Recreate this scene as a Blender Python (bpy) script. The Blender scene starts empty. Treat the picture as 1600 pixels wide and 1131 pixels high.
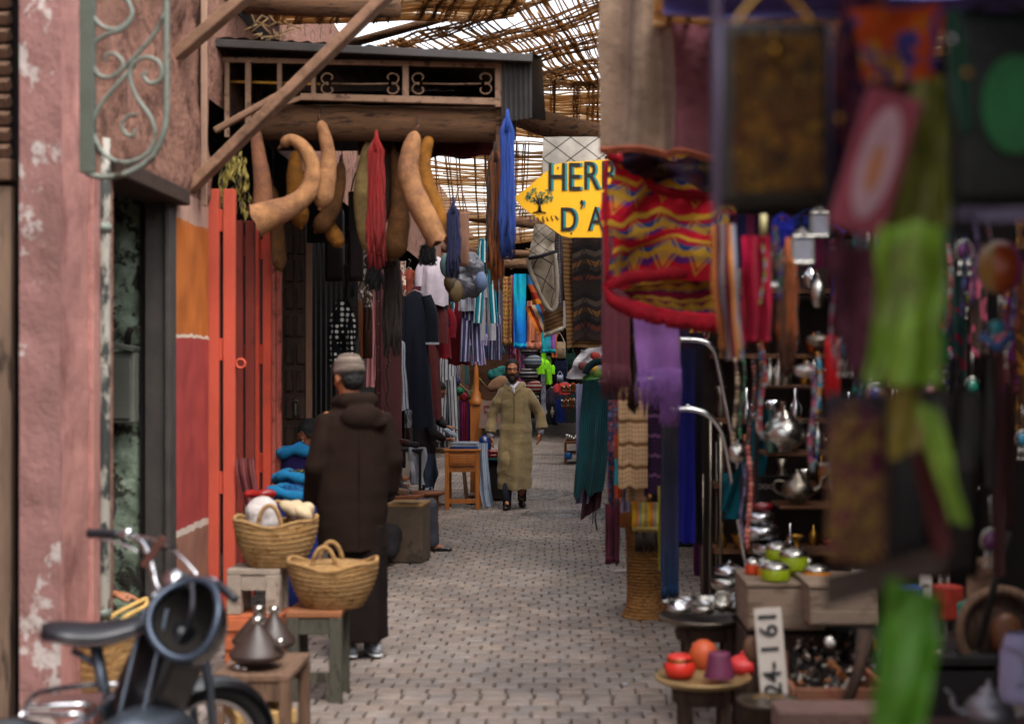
import bpy, bmesh, math, random
from mathutils import Vector, Matrix, Euler, noise
R = math.radians; PI = math.pi
random.seed(7)
rnd = random.random
def ru(a, b): return a + (b - a) * rnd()
SC = bpy.context.scene
COL = SC.collection
F = 2222.0; EYE = 1.68
def at(px, py, Y): return Vector(((px - 875) * Y / F, Y, EYE - (py - 574) * Y / F))
def V(*a): return Vector(a)
def H(h, k=1.0):
    h = h.lstrip('#'); c = [int(h[i:i+2], 16) / 255 for i in (0, 2, 4)]
    return tuple([min(1, ((x / 12.92 if x <= .04045 else ((x + .055) / 1.055) ** 2.4) ** 1.12) * k) for x in c] + [1])

# ---------------------------------------------------------------- materials
class NT:
    def __init__(s, name):
        s.m = bpy.data.materials.new(name); s.m.use_nodes = True
        s.t = s.m.node_tree; s.b = s.t.nodes['Principled BSDF']
    def n(s, typ, **kw):
        nd = s.t.nodes.new(typ)
        for k, v in kw.items():
            if k.startswith('i_'): nd.inputs[k[2:].replace('_', ' ')].default_value = v
            else: setattr(nd, k, v)
        return nd
    def l(s, a, b): s.t.links.new(a, b)
    def math(s, op, a, b=None, c=None):
        nd = s.n('ShaderNodeMath', operation=op)
        for i, x in enumerate((a, b, c)):
            if x is None: continue
            if isinstance(x, (int, float)): nd.inputs[i].default_value = x
            else: s.l(x, nd.inputs[i])
        return nd.outputs[0]
    def ramp(s, fac, stops, const=False):
        nd = s.n('ShaderNodeValToRGB'); cr = nd.color_ramp
        cr.interpolation = 'CONSTANT' if const else 'LINEAR'
        while len(cr.elements) < len(stops): cr.elements.new(0.5)
        for e, (p, c) in zip(cr.elements, stops):
            e.position = p; e.color = c if not isinstance(c, (int, float)) else (c, c, c, 1)
        s.l(fac, nd.inputs[0]); return nd.outputs[0]
    def mix(s, fac, a, b, mode='MIX'):
        nd = s.n('ShaderNodeMix', data_type='RGBA', blend_type=mode)
        for i, x in ((0, fac), (6, a), (7, b)):
            if isinstance(x, (int, float)): nd.inputs[i].default_value = x
            elif isinstance(x, tuple): nd.inputs[i].default_value = x
            else: s.l(x, nd.inputs[i])
        return nd.outputs[2]
    def noise(s, co, scale, detail=5, rough=.6, stretch=None, dist=0):
        if stretch:
            mp = s.n('ShaderNodeMapping'); mp.inputs['Scale'].default_value = stretch
            s.l(co, mp.inputs[0]); co = mp.outputs[0]
        nd = s.n('ShaderNodeTexNoise'); nd.inputs['Scale'].default_value = scale
        nd.inputs['Detail'].default_value = detail; nd.inputs['Roughness'].default_value = rough
        nd.inputs['Distortion'].default_value = dist
        s.l(co, nd.inputs['Vector']); return nd.outputs[0]
MC = {}
def mat(key, col=None, rough=.8, metal=0, var=.3, vs=5, bump=.25, bs=50, col2=None, c2s=4, c2=(.52, .6), stretch=None,
        coat=0, spec=.4, trans=0, alpha=1, sheen=0, bd=.01, zb=None):
    if key in MC: return MC[key]
    if isinstance(col, str): col = H(col)
    if isinstance(col2, str): col2 = H(col2)
    k = NT(key); b = k.b; MC[key] = k.m
    co = k.n('ShaderNodeTexCoord').outputs['Object']
    oi = k.n('ShaderNodeObjectInfo').outputs['Random']
    n1 = k.noise(co, vs, 6, .65, stretch)
    base = col
    if zb:
        ge = k.n('ShaderNodeNewGeometry'); sx = k.n('ShaderNodeSeparateXYZ'); k.l(ge.outputs['Position'], sx.inputs[0])
        wob = k.math('MULTIPLY', k.math('SUBTRACT', k.noise(co, 9, 4), .5), .05)
        zz = k.math('DIVIDE', k.math('ADD', sx.outputs[2], wob), 5.0)
        base = k.ramp(zz, [(max(0, z / 5.0), H(c)) for z, c in zb], True)
    if col2:
        n2 = k.noise(co, c2s, 8, .7, stretch, .3)
        f2 = k.ramp(n2, [(c2[0], 0.0), (c2[1], 1.0)])
        base = k.mix(f2, base, col2)
    v = k.ramp(n1, [(.25, 1 - var), (.75, 1 + var * .6)])
    base = k.mix(1.0, base, v, 'MULTIPLY')
    v3 = k.ramp(oi, [(0, .88), (1, 1.1)])
    base = k.mix(1.0, base, v3, 'MULTIPLY')
    k.l(base, b.inputs['Base Color'])
    rr = k.math('MULTIPLY_ADD', n1, .25, rough - .12); k.l(rr, b.inputs['Roughness'])
    b.inputs['Metallic'].default_value = metal
    b.inputs['Specular IOR Level'].default_value = spec
    if coat: b.inputs['Coat Weight'].default_value = coat
    if trans: b.inputs['Transmission Weight'].default_value = trans
    if sheen: b.inputs['Sheen Weight'].default_value = sheen
    if alpha < 1: b.inputs['Alpha'].default_value = alpha
    if bump:
        nb = k.noise(co, bs, 6, .7, stretch)
        bp = k.n('ShaderNodeBump'); bp.inputs['Strength'].default_value = bump; bp.inputs['Distance'].default_value = bd
        k.l(nb, bp.inputs['Height']); k.l(bp.outputs[0], b.inputs['Normal'])
    return k.m

def cloth(key, cols, pat='plain', n=8, m=6, rough=.9, sheen=.04, var=.3, gloss=None, bump=.35):
    """woven fabric, pattern follows the cloth's own UVs"""
    if key in MC: return MC[key]
    if isinstance(cols, str): cols = [cols]
    C = [H(c) for c in cols]
    k = NT(key); b = k.b; MC[key] = k.m
    tc = k.n('ShaderNodeTexCoord'); uv = tc.outputs['UV']; ob = tc.outputs['Object']
    sp = k.n('ShaderNodeSeparateXYZ'); k.l(uv, sp.inputs[0]); u, v = sp.outputs[0], sp.outputs[1]
    def const(fac, cs, ws=None):
        if ws is None: ws = [1] * len(cs)
        t = sum(ws); p = 0; st = []
        for c, w in zip(cs, ws): st.append((p / t, c)); p += w
        return k.ramp(fac, st, True)
    fr = lambda x, q, ph=0: k.math('FRACT', k.math('MULTIPLY_ADD', x, q, ph))
    if pat == 'plain': base = C[0]
    elif pat == 'v': base = const(fr(u, n), C)
    elif pat == 'vthin': base = const(fr(u, n), C, [3] + [1] * (len(C) - 1))
    elif pat == 'h': base = const(fr(v, n), C)
    elif pat == 'plaid':
        a = const(fr(u, n), [C[0], C[1]]); d = const(fr(v, m), [C[0], C[1]])
        base = k.mix(.5, a, d)
        if len(C) > 2: base = k.mix(const(fr(v, m / 5), [(0, 0, 0, 1), (1, 1, 1, 1)], [5, 1]), base, C[2])
    elif pat == 'kilim':
        zz = k.math('ABSOLUTE', k.math('SUBTRACT', fr(u, n), .5))
        w = k.math('ADD', v, k.math('MULTIPLY', zz, .22 / m))
        a = const(fr(w, m), C)
        band = const(fr(v, m / 2.0), [(0, 0, 0, 1), (1, 1, 1, 1), (0, 0, 0, 1)], [4, 1, 3])
        dd = k.math('ADD', zz, k.math('ABSOLUTE', k.math('SUBTRACT', fr(v, m), .5)))
        dm = k.ramp(dd, [(0, 1.0), (.28, 0.0), (.36, 1.0), (.42, 0.0)], True)
        base = k.mix(k.math('MULTIPLY', dm, .8), a, C[-1]); base = k.mix(band, base, C[0])
    elif pat == 'dots':
        vo = k.n('ShaderNodeTexVoronoi'); vo.inputs['Scale'].default_value = n; vo.inputs['Randomness'].default_value = .15
        k.l(ob, vo.inputs['Vector']); base = k.mix(k.ramp(vo.outputs[0], [(0, 1.0), (m / 100, 0.0)], True), C[0], C[1])
    elif pat == 'flor':
        vo = k.n('ShaderNodeTexVoronoi'); vo.inputs['Scale'].default_value = n; k.l(ob, vo.inputs['Vector'])
        no = k.noise(ob, n * .45, 3, .5, None, 2.0)
        a = const(no, C, None) if False else k.ramp(no, [(.3 + .4 * i / len(C), c) for i, c in enumerate(C)], True)
        ring = k.ramp(vo.outputs[0], [(0, 0.0), (.22, 1.0), (.32, 0.0)], True)
        base = k.mix(k.math('MULTIPLY', ring, .85), a, C[-1])
    elif pat == 'grad': base = k.ramp(v, [(i / max(1, len(C) - 1), c) for i, c in enumerate(C)])
    elif pat == 'berber':
        a = k.math('ABSOLUTE', k.math('SUBTRACT', fr(k.math('ADD', u, k.math('MULTIPLY', v, 1.6)), n), .5))
        d = k.math('ABSOLUTE', k.math('SUBTRACT', fr(k.math('SUBTRACT', u, k.math('MULTIPLY', v, 1.6)), n), .5))
        mn = k.math('MINIMUM', a, d); base = k.mix(k.ramp(mn, [(0, 1.0), (.03, 0.0)], True), C[0], C[1])
    n1 = k.noise(ob, 7, 6, .6)
    base = k.mix(1.0, base, k.ramp(n1, [(.25, 1 - var), (.75, 1 + var * .4)]), 'MULTIPLY')
    k.l(base, b.inputs['Base Color'])
    b.inputs['Roughness'].default_value = rough; b.inputs['Sheen Weight'].default_value = sheen
    b.inputs['Specular IOR Level'].default_value = .15 if rough > .6 else .5
    if gloss: b.inputs['Metallic'].default_value = gloss
    nb = k.noise(ob, 260, 3, .6); nf = k.noise(ob, 22, 3, .5)
    hh = k.math('ADD', k.math('MULTIPLY', nb, .25), nf)
    bp = k.n('ShaderNodeBump'); bp.inputs['Strength'].default_value = bump; bp.inputs['Distance'].default_value = .012
    k.l(hh, bp.inputs['Height']); k.l(bp.outputs[0], b.inputs['Normal'])
    return k.m

# ---------------------------------------------------------------- mesh builder
class MB:
    def __init__(s): s.v = []; s.f = []; s.uv = []; s.sm = []; s.mi = []; s.cm = 0
    def add(s, vs, fs, uvs=None, smooth=True):
        o = len(s.v); s.v += [Vector(p) for p in vs]
        for i, f in enumerate(fs):
            s.f.append([o + a for a in f]); s.uv.append(uvs[i] if uvs else None); s.sm.append(smooth); s.mi.append(s.cm)
        return s
    def box(s, c, size, rot=None, bev=0, taper=1.0):
        hx, hy, hz = [a / 2 for a in size]; c = Vector(c)
        Mx = rot.to_matrix() if isinstance(rot, Euler) else (rot if rot else Matrix.Identity(3))
        if bev <= 0:
            P = [(x * hx * (taper if z > 0 else 1), y * hy * (taper if z > 0 else 1), z * hz) for z in (-1, 1) for y in (-1, 1) for x in (-1, 1)]
            fs = [(0, 2, 3, 1), (4, 5, 7, 6), (0, 1, 5, 4), (2, 6, 7, 3), (0, 4, 6, 2), (1, 3, 7, 5)]
            return s.add([c + Mx @ Vector(p) for p in P], fs, None, False)
        bm = bmesh.new(); bmesh.ops.create_cube(bm, size=1)
        for v in bm.verts:
            t = taper if v.co.z > 0 else 1
            v.co = Vector((v.co.x * size[0] * t, v.co.y * size[1] * t, v.co.z * size[2]))
        bmesh.ops.bevel(bm, geom=bm.edges[:], offset=min(bev, min(size) * .45), segments=2, affect='EDGES', profile=.5)
        bm.verts.index_update()
        s.add([c + Mx @ v.co for v in bm.verts], [[v.index for v in f.verts] for f in bm.faces], None, False); bm.free()
        return s
    def beam(s, a, b, w, h, bev=0, wob=0):
        a, b = Vector(a), Vector(b); d = b - a; z = d.normalized()
        x = z.cross(V(0, 0, 1)) if abs(z.z) < .95 else V(1, 0, 0); x.normalize(); y = z.cross(x)
        M3 = Matrix((x, y, z)).transposed()
        return s.box((a + b) / 2, (w, h, d.length), M3, bev)
    def loft(s, rings, cap=(False, False), closed=True, uvr=(1, 1), smooth=True):
        n = len(rings[0]); vs = []; fs = []; uvs = []
        for r in rings: vs += r
        nn = n if closed else n - 1; K = len(rings) - 1
        for j in range(K):
            for i in range(nn):
                i2 = (i + 1) % n
                fs.append((j * n + i, j * n + i2, (j + 1) * n + i2, (j + 1) * n + i))
                u0, u1 = i / nn * uvr[0], (i + 1) / nn * uvr[0]; v0, v1 = (1 - j / K) * uvr[1], (1 - (j + 1) / K) * uvr[1]
                uvs.append([(u0, v0), (u1, v0), (u1, v1), (u0, v1)])
        if cap[0]: fs.append(tuple(range(n))[::-1]); uvs.append([(.5, .5)] * n)
        if cap[1]: fs.append(tuple(K * n + i for i in range(n))); uvs.append([(.5, .5)] * n)
        return s.add(vs, fs, uvs, smooth)
    def tube(s, pts, r, n=8, cap=True, jit=0):
        pts = [Vector(p) for p in pts]; K = len(pts)
        rs = r if isinstance(r, (list, tuple)) else [r] * K
        rings = []; px = None
        for i, p in enumerate(pts):
            d = (pts[min(i + 1, K - 1)] - pts[max(i - 1, 0)])
            if d.length < 1e-9: d = V(0, 0, 1)
            d.normalize()
            if px is None:
                px = d.cross(V(0, 0, 1)) if abs(d.z) < .9 else d.cross(V(0, 1, 0))
            px = (px - d * px.dot(d))
            if px.length < 1e-6: px = d.orthogonal()
            px.normalize(); py = d.cross(px)
            rings.append([p + (px * math.cos(2 * PI * k / n) + py * math.sin(2 * PI * k / n)) * rs[i] * (1 + (ru(-jit, jit) if jit else 0)) for k in range(n)])
        return s.loft(rings, (cap, cap))
    def lathe(s, prof, c=(0, 0, 0), n=24, axis=None, ang=2 * PI):
        c = Vector(c); rings = []
        for r, z in prof: rings.append([V(max(r, 1e-4) * math.cos(2 * PI * k / n), max(r, 1e-4) * math.sin(2 * PI * k / n), z) for k in range(n)])
        if axis is not None: rings = [[axis @ p for p in r] for r in rings]
        return s.loft([[c + p for p in r] for r in rings][::-1])
    def sphere(s, c, r, n=12, M3=None, m=None):
        c = Vector(c); r = Vector((r, r, r)) if isinstance(r, (int, float)) else Vector(r); m = m or max(5, n // 2 + 1)
        rings = []
        for j in range(m + 1):
            th = PI * j / m
            ring = []
            for k in range(n):
                p = V(r.x * math.sin(th) * math.cos(2 * PI * k / n), r.y * math.sin(th) * math.sin(2 * PI * k / n), r.z * math.cos(th))
                if j in (0, m): p = V(1e-5 * math.cos(2 * PI * k / n), 1e-5 * math.sin(2 * PI * k / n), p.z)
                ring.append(c + (M3 @ p if M3 else p))
            rings.append(ring[::-1])
        return s.loft(rings, (True, True))
    def cap(s, a, ra, b, rb, n=12):
        s.sphere(a, ra, n); s.sphere(b, rb, n)
        return s.tube([a, b], [ra, rb], n)
    def chain(s, pr, n=10):
        for (a, ra), (b, rb) in zip(pr, pr[1:]): s.cap(a, ra, b, rb, n)
        return s
    def sheet(s, A, B, L, n=5, amp=.02, nu=28, nv=18, taper=1.0, sway=(0, 0), hem=0., seed=0, gather=None, uvr=(1, 1), sag=0):
        A, B = Vector(A), Vector(B); c = (A + B) / 2; d = (B - A); nm = V(-d.y, d.x, 0)
        nm = nm.normalized() if nm.length > 1e-6 else V(0, 1, 0)
        vs = []; fs = []; uvs = []; ph = seed * 1.7
        for j in range(nv + 1):
            v = j / nv
            for i in range(nu + 1):
                u = i / nu
                w = 1 + (taper - 1) * v
                if gather: w *= gather + (1 - gather) * min(1, v / .35) ** .7
                p = c + (A + d * u - c) * w
                q = noise.noise(V(u * 3 + seed, v * 2, seed))
                off = amp * (.35 + .65 * v) * math.sin(2 * PI * n * u + ph + 1.2 * noise.noise(V(u * 2, v * 1.3, seed + 5))) + amp * 1.6 * q
                LL = L * (1 + hem * noise.noise(V(u * 4, seed, 3)))
                p = p + nm * off; p.z -= LL * v + sag * 4 * u * (1 - u) * (1 - v)
                p.x += sway[0] * v * v + .3 * amp * noise.noise(V(v * 3, seed, u)); p.y += sway[1] * v * v
                vs.append(p)
        for j in range(nv):
            for i in range(nu):
                a = j * (nu + 1) + i
                fs.append((a, a + 1, a + nu + 2, a + nu + 1))
                u0, u1, v0, v1 = i / nu * uvr[0], (i + 1) / nu * uvr[0], (1 - j / nv) * uvr[1], (1 - (j + 1) / nv) * uvr[1]
                uvs.append([(u0, v0), (u1, v0), (u1, v1), (u0, v1)])
        s.add(vs, fs, uvs); s.last = vs[-(nu + 1):]; return s
    def fringe(s, pts, L, w=.003, per=3, jit=.3):
        for a, b in zip(pts, pts[1:]):
            for k in range(per):
                p = a.lerp(b, (k + rnd()) / per); l = L * ru(1 - jit, 1)
                q = p + V(ru(-.25, .25) * L * .4, ru(-.1, .1) * L, -l)
                mid = (p + q) / 2 + V(ru(-1, 1), ru(-1, 1), 0) * L * .06
                s.tube([p + V(0, 0, .004), mid, q], [w, w, w * .7], 3)
        return s
    def mesh(s, name, off=None):
        me = bpy.data.meshes.new(name)
        vs = [tuple(v - off) if off else tuple(v) for v in s.v]
        me.from_pydata(vs, [], s.f)
        me.polygons.foreach_set('use_smooth', s.sm); me.polygons.foreach_set('material_index', s.mi)
        ul = me.uv_layers.new(name='UVMap'); data = []
        for f, u in zip(s.f, s.uv):
            for a in (u if u else [(0, 0)] * len(f)): data += [a[0], a[1]]
        ul.data.foreach_set('uv', data); me.validate(); return me
    def build(s, name, m, parent=None, local=False, origin=None):
        """parts are children of their thing; verts given in world space unless local"""
        if parent is not None:
            if not local:
                W = wm(parent).inverted(); s.v = [W @ v for v in s.v]
            me = s.mesh(name); o = bpy.data.objects.new(name, me); o.parent = parent
        else:
            if origin is None:
                xs = [v.x for v in s.v]; ys = [v.y for v in s.v]; zs = [v.z for v in s.v]
                origin = V((min(xs) + max(xs)) / 2, (min(ys) + max(ys)) / 2, min(zs))
            me = s.mesh(name, origin); o = bpy.data.objects.new(name, me); o.location = origin
        for mm in (m if isinstance(m, (list, tuple)) else [m]): me.materials.append(mm)
        COL.objects.link(o); return o
def wm(o):
    M = o.matrix_basis.copy()
    while o.parent: o = o.parent; M = o.matrix_basis @ M
    return M
def tag(o, label=None, cat=None, group=None, kind=None):
    if label: o['label'] = label
    if cat: o['category'] = cat
    if group: o['group'] = group
    if kind: o['kind'] = kind
    return o
def thing(name, label, cat, loc=(0, 0, 0), rz=0, group=None, rot=None):
    o = bpy.data.objects.new(name, None); COL.objects.link(o); o.empty_display_size = .1
    o.location = loc; o.rotation_euler = rot if rot else (0, 0, rz)
    return tag(o, label, cat, group)
def dup(root, loc, rz=0, label=None, group=None, scale=None, name=None):
    def cp(o, par):
        c = o.copy(); COL.objects.link(c)
        if par: c.parent = par
        for ch in [x for x in bpy.data.objects if x.parent == o]: cp(ch, c)
        return c
    r = cp(root, None); r.location = loc; r.rotation_euler = (0, 0, rz)
    if label: r['label'] = label
    if group: r['group'] = group
    if scale: r.scale = (scale,) * 3 if isinstance(scale, (int, float)) else scale
    return r
def remesh(mb, voxel, smooth=2, disp=None, sub=None):
    me = mb.mesh('tmp'); o = bpy.data.objects.new('tmp', me); COL.objects.link(o)
    md = o.modifiers.new('r', 'REMESH'); md.mode = 'VOXEL'; md.voxel_size = voxel; md.use_smooth_shade = True
    if smooth:
        ms = o.modifiers.new('s', 'SMOOTH'); ms.iterations = smooth; ms.factor = .5
    dg = bpy.context.evaluated_depsgraph_get(); dg.update()
    m2 = bpy.data.meshes.new_from_object(o.evaluated_get(dg))
    bpy.data.objects.remove(o); bpy.data.meshes.remove(me)
    if disp:
        ns = [v.normal.copy() for v in m2.vertices]
        for v, nn in zip(m2.vertices, ns): v.co += nn * disp(v.co)
    m2.polygons.foreach_set('use_smooth', [True] * len(m2.polygons)); m2.update()
    return m2
def link_mesh(name, me, m, parent=None, loc=None):
    o = bpy.data.objects.new(name, me); me.materials.clear(); me.materials.append(m)
    if parent: o.parent = parent
    if loc: o.location = loc
    COL.objects.link(o); return o
def one(name, label, cat, mb, m, group=None, kind=None):
    return tag(mb.build(name, m), label, cat, group, kind)
def arc(c, r, a0, a1, n=12, plane='xz', ry=None):
    c = Vector(c); out = []
    for i in range(n + 1):
        a = a0 + (a1 - a0) * i / n; x, y = r * math.cos(a), (ry or r) * math.sin(a)
        out.append(c + (V(x, 0, y) if plane == 'xz' else V(x, y, 0) if plane == 'xy' else V(0, x, y)))
    return out
def spline(pts, k=6):
    P = [Vector(p) for p in pts]; P = [P[0] * 2 - P[1]] + P + [P[-1] * 2 - P[-2]]; out = []
    for i in range(1, len(P) - 2):
        for j in range(k):
            t = j / k; a, b, c, d = P[i - 1], P[i], P[i + 1], P[i + 2]
            out.append(.5 * ((2 * b) + (c - a) * t + (2 * a - 5 * b + 4 * c - d) * t * t + (3 * b - a - 3 * c + d) * t ** 3))
    out.append(P[-2]); return out
def lerpr(rs, n):
    out = []
    for i in range(n):
        t = i / (n - 1) * (len(rs) - 1); a = min(int(t), len(rs) - 2); out.append(rs[a] + (rs[a + 1] - rs[a]) * (t - a))
    return out
def text_mesh(body, size, ext=.002, bold=0):
    cu = bpy.data.curves.new('t', 'FONT'); cu.body = body; cu.size = size; cu.extrude = ext; cu.offset = bold
    cu.align_x = 'CENTER'; cu.align_y = 'CENTER'
    o = bpy.data.objects.new('t', cu); COL.objects.link(o)
    dg = bpy.context.evaluated_depsgraph_get(); dg.update()
    me = bpy.data.meshes.new_from_object(o.evaluated_get(dg)); bpy.data.objects.remove(o); return me
def text_part(name, body, size, m, parent, loc, rot=(PI / 2, 0, 0), sc=(1, 1, 1), bold=0):
    me = text_mesh(body, size, .002, bold); o = link_mesh(name, me, m, parent); o.location = loc; o.rotation_euler = rot; o.scale = sc
    return o
SKY_S = 0.15
# ================================================================ camera, light, render settings
cam = bpy.data.cameras.new('camera'); co_ = bpy.data.objects.new('camera', cam); COL.objects.link(co_)
co_.location = (0, 0, EYE); co_.rotation_euler = (PI / 2, 0, 0)
cam.sensor_width = 36; cam.lens = F / 1600 * 36; cam.shift_x = -75 / 1600; cam.shift_y = 8.5 / 1600
cam.clip_start = .1; cam.clip_end = 1500
cam.dof.use_dof = True; cam.dof.focus_distance = 16.9; cam.dof.aperture_fstop = 1.75; cam.dof.aperture_blades = 0
SC.camera = co_
SC.view_settings.view_transform = 'Standard'; SC.view_settings.look = 'None'; SC.view_settings.exposure = 0
cy = SC.cycles; cy.use_denoising = True; cy.max_bounces = 7; cy.diffuse_bounces = 4; cy.glossy_bounces = 3
cy.transmission_bounces = 3; cy.transparent_max_bounces = 6; cy.sample_clamp_indirect = 6; cy.use_adaptive_sampling = True
cy.adaptive_threshold = .015; cy.caustics_reflective = False; cy.caustics_refractive = False
W = bpy.data.worlds.new('World'); SC.world = W; W.use_nodes = True
wt = W.node_tree; sky = wt.nodes.new('ShaderNodeTexSky'); sky.sky_type = 'NISHITA'; sky.sun_disc = False
SUN_EL, SUN_AZ = R(60), R(148)     # azimuth clockwise from +Y
sky.sun_elevation = SUN_EL; sky.sun_rotation = SUN_AZ; sky.dust_density = 4; sky.air_density = 1.2
hs = wt.nodes.new('ShaderNodeHueSaturation'); hs.inputs['Saturation'].default_value = .3; hs.inputs['Value'].default_value = 3.2
wt.links.new(sky.outputs[0], hs.inputs['Color'])
bg = wt.nodes['Background']; wt.links.new(hs.outputs[0], bg.inputs['Color']); bg.inputs['Strength'].default_value = SKY_S
sl = bpy.data.lights.new('sun', 'SUN'); so = bpy.data.objects.new('sun', sl); COL.objects.link(so)
sl.energy = 1.3; sl.angle = R(14); sl.color = (1, .95, .87)
sd = V(math.sin(SUN_AZ) * math.cos(SUN_EL), math.cos(SUN_AZ) * math.cos(SUN_EL), math.sin(SUN_EL))
so.rotation_euler = sd.to_track_quat('Z', 'Y').to_euler()

# ================================================================ common materials
m_sand = mat('ground_dirt', '#6f6055', .95, var=.4, vs=3, bump=.6)
m_pink = mat('pink_plaster', '#94706b', .95, var=.4, vs=2.6, bump=.9, bs=18, col2='#b5aba6', c2s=5, c2=(.585, .61), stretch=(1, 1, .75), bd=.02)  # pillar front: darker than its side, the shade is put into the colour
m_pinklit = mat('lit_pink_plaster', '#b9877e', .95, var=.3, vs=2.5, bump=.7, bs=20, col2='#9a6a62', c2s=4, c2=(.5, .62), stretch=(1, 1, .6), bd=.02)  # same plaster on the street side, painted lighter as the lit face
m_rough = mat('rough_plaster', '#a07563', .95, var=.55, vs=5, bump=1.0, bs=14, col2='#6d4c3f', c2s=5, c2=(.5, .6), bd=.04)
m_band = mat('painted_bands', '#a44b45', .85, var=.35, vs=4, bump=.3, bs=30, stretch=(1, 1, .4), col2='#8b6a58', c2s=6, c2=(.66, .7),
             zb=[(0, '#9a6e5c'), (.70, '#cfc0b2'), (.725, '#a9443f'), (1.84, '#d8c5b2'), (1.865, '#b96a26'), (2.52, '#b39080')])
m_green = mat('green_grey_plaster', '#8c9a88', .95, var=.5, vs=4, bump=1, bs=12, col2='#3c3a33', c2s=7, c2=(.5, .56), bd=.03)
m_dwood = mat('dark_wood', '#4b3629', .8, var=.5, vs=5, bump=.6, bs=30, stretch=(6, 6, .6), col2='#2a1d16', c2s=5)
m_wood = mat('weathered_wood', '#806552', .85, var=.45, vs=5, bump=.6, bs=40, stretch=(7, 7, .7), col2='#4e3b2f', c2s=6, c2=(.5, .65))
m_pole = mat('old_timber', '#74543a', .9, var=.5, vs=4, bump=.8, bs=25, stretch=(.8, 6, 6), col2='#38261a', c2s=5, c2=(.52, .62), bd=.02)
m_brace = mat('brace_timber', '#93725c', .9, var=.35, vs=5, bump=.5, bs=30, col2='#644b3a', c2s=4, c2=(.5, .65))
m_black = mat('black_and_shade', '#1d1714', .9, var=.5, vs=2, bump=.3)  # near black of small fittings; on shop walls and ceilings paints interior shade
m_maroonp = mat('maroon_paint', '#5e2f30', .6, var=.35, vs=4, bump=.3)
m_orange = mat('orange_red_paint', '#c65a43', .75, var=.25, vs=3, bump=.3, col2='#9c3a2a', c2s=6, c2=(.62, .7), stretch=(1, 1, .4))
m_oranged = mat('dark_orange_paint', '#803022', .8, var=.3, vs=3, bump=.3, col2='#5f2015', c2s=5, c2=(.55, .7))
m_iron = mat('painted_iron', '#7d8379', .5, metal=.3, var=.3, vs=9, bump=.3, bs=60, col2='#4c4438', c2s=12, c2=(.56, .62))
m_iront = mat('tan_iron', '#94765f', .6, metal=.2, var=.3, vs=9, bump=.3, bs=60, col2='#5a4030', c2s=12, c2=(.56, .62))
m_pipe = mat('flaking_pipe', '#a29c92', .8, var=.4, vs=5, bump=.6, bs=25, col2='#3f413f', c2s=7, c2=(.47, .52), stretch=(1, 1, .4))
def reedm(key, c):
    m_ = mat(key, c, .85, var=.5, vs=3, bump=.3); t = m_.node_tree; b_ = t.nodes['Principled BSDF']; o_ = t.nodes['Material Output']
    tr = t.nodes.new('ShaderNodeBsdfTranslucent'); tr.inputs[0].default_value = H('#c2a078'); mx = t.nodes.new('ShaderNodeMixShader'); mx.inputs[0].default_value = .6
    t.links.new(b_.outputs[0], mx.inputs[1]); t.links.new(tr.outputs[0], mx.inputs[2]); t.links.new(mx.outputs[0], o_.inputs[0]); return m_
m_reed = reedm('reed', '#bca27c'); m_reedd = reedm('reed_binding', '#93765a')
m_tin = mat('corrugated_tin', '#575250', .55, metal=.5, var=.3, vs=4, bump=.3)
m_chrome = mat('chrome', '#c9c9cc', .16, metal=1, var=.12, vs=4, bump=.05)
m_silver = mat('silver', '#c2bfb8', .24, metal=1, var=.2, vs=5, bump=.12, bs=25)
m_tarn = mat('tarnished_silver', '#8c8478', .32, metal=1, var=.4, vs=8, bump=.25, bs=30)
m_brass = mat('brass', '#a8803e', .3, metal=1, var=.3, vs=6, bump=.1)

# ================================================================ ground and paving
g = MB(); g.add([(-300, -60, -.045), (300, -60, -.045), (300, 900, -.045), (-300, 900, -.045)], [(0, 1, 2, 3)], None, False)
tag(g.build('ground', m_sand), kind='structure')
k = NT('paving_stone'); at_ = k.n('ShaderNodeAttribute', attribute_name='Tint')
co = k.n('ShaderNodeTexCoord').outputs['Object']
c = k.mix(k.ramp(k.noise(co, 1.1, 5, .6), [(.35, 0.0), (.65, 1.0)]), H('#877c75'), H('#998c83'))
c = k.mix(1.0, c, at_.outputs['Color'], 'MULTIPLY')
c = k.mix(1.0, c, k.ramp(k.noise(co, 60, 4, .7), [(.3, .75), (.7, 1.1)]), 'MULTIPLY')
c = k.mix(k.ramp(k.noise(co, .7, 6, .7, None, .6), [(.50, 0.0), (.66, .6)]), c, H('#5d5350'))
c = k.mix(k.ramp(k.noise(co, 5, 7, .75), [(.56, 0.0), (.66, .5)]), c, H('#4d4440'))
c = k.mix(k.ramp(k.noise(co, 1.9, 5, .6), [(.58, 0.0), (.7, .35)]), c, H('#b8a493'))
k.l(c, k.b.inputs['Base Color'])
k.l(k.ramp(k.noise(co, .9, 4), [(.4, .72), (.62, .42)]), k.b.inputs['Roughness']); k.b.inputs['Specular IOR Level'].default_value = .35
bp = k.n('ShaderNodeBump'); bp.inputs['Strength'].default_value = .4; bp.inputs['Distance'].default_value = .004
k.l(k.noise(co, 90, 5), bp.inputs['Height']); k.l(bp.outputs[0], k.b.inputs['Normal']); m_pave = k.m
vs, fs, cols = [], [], []
PW, PD = .135, .128
def gz(x, y): return .008 * noise.noise(V(x * .9, y * .5, 0)) + .004 * noise.noise(V(x * 3, y * 3, 4))
row = 0; y = 3.0
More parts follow.
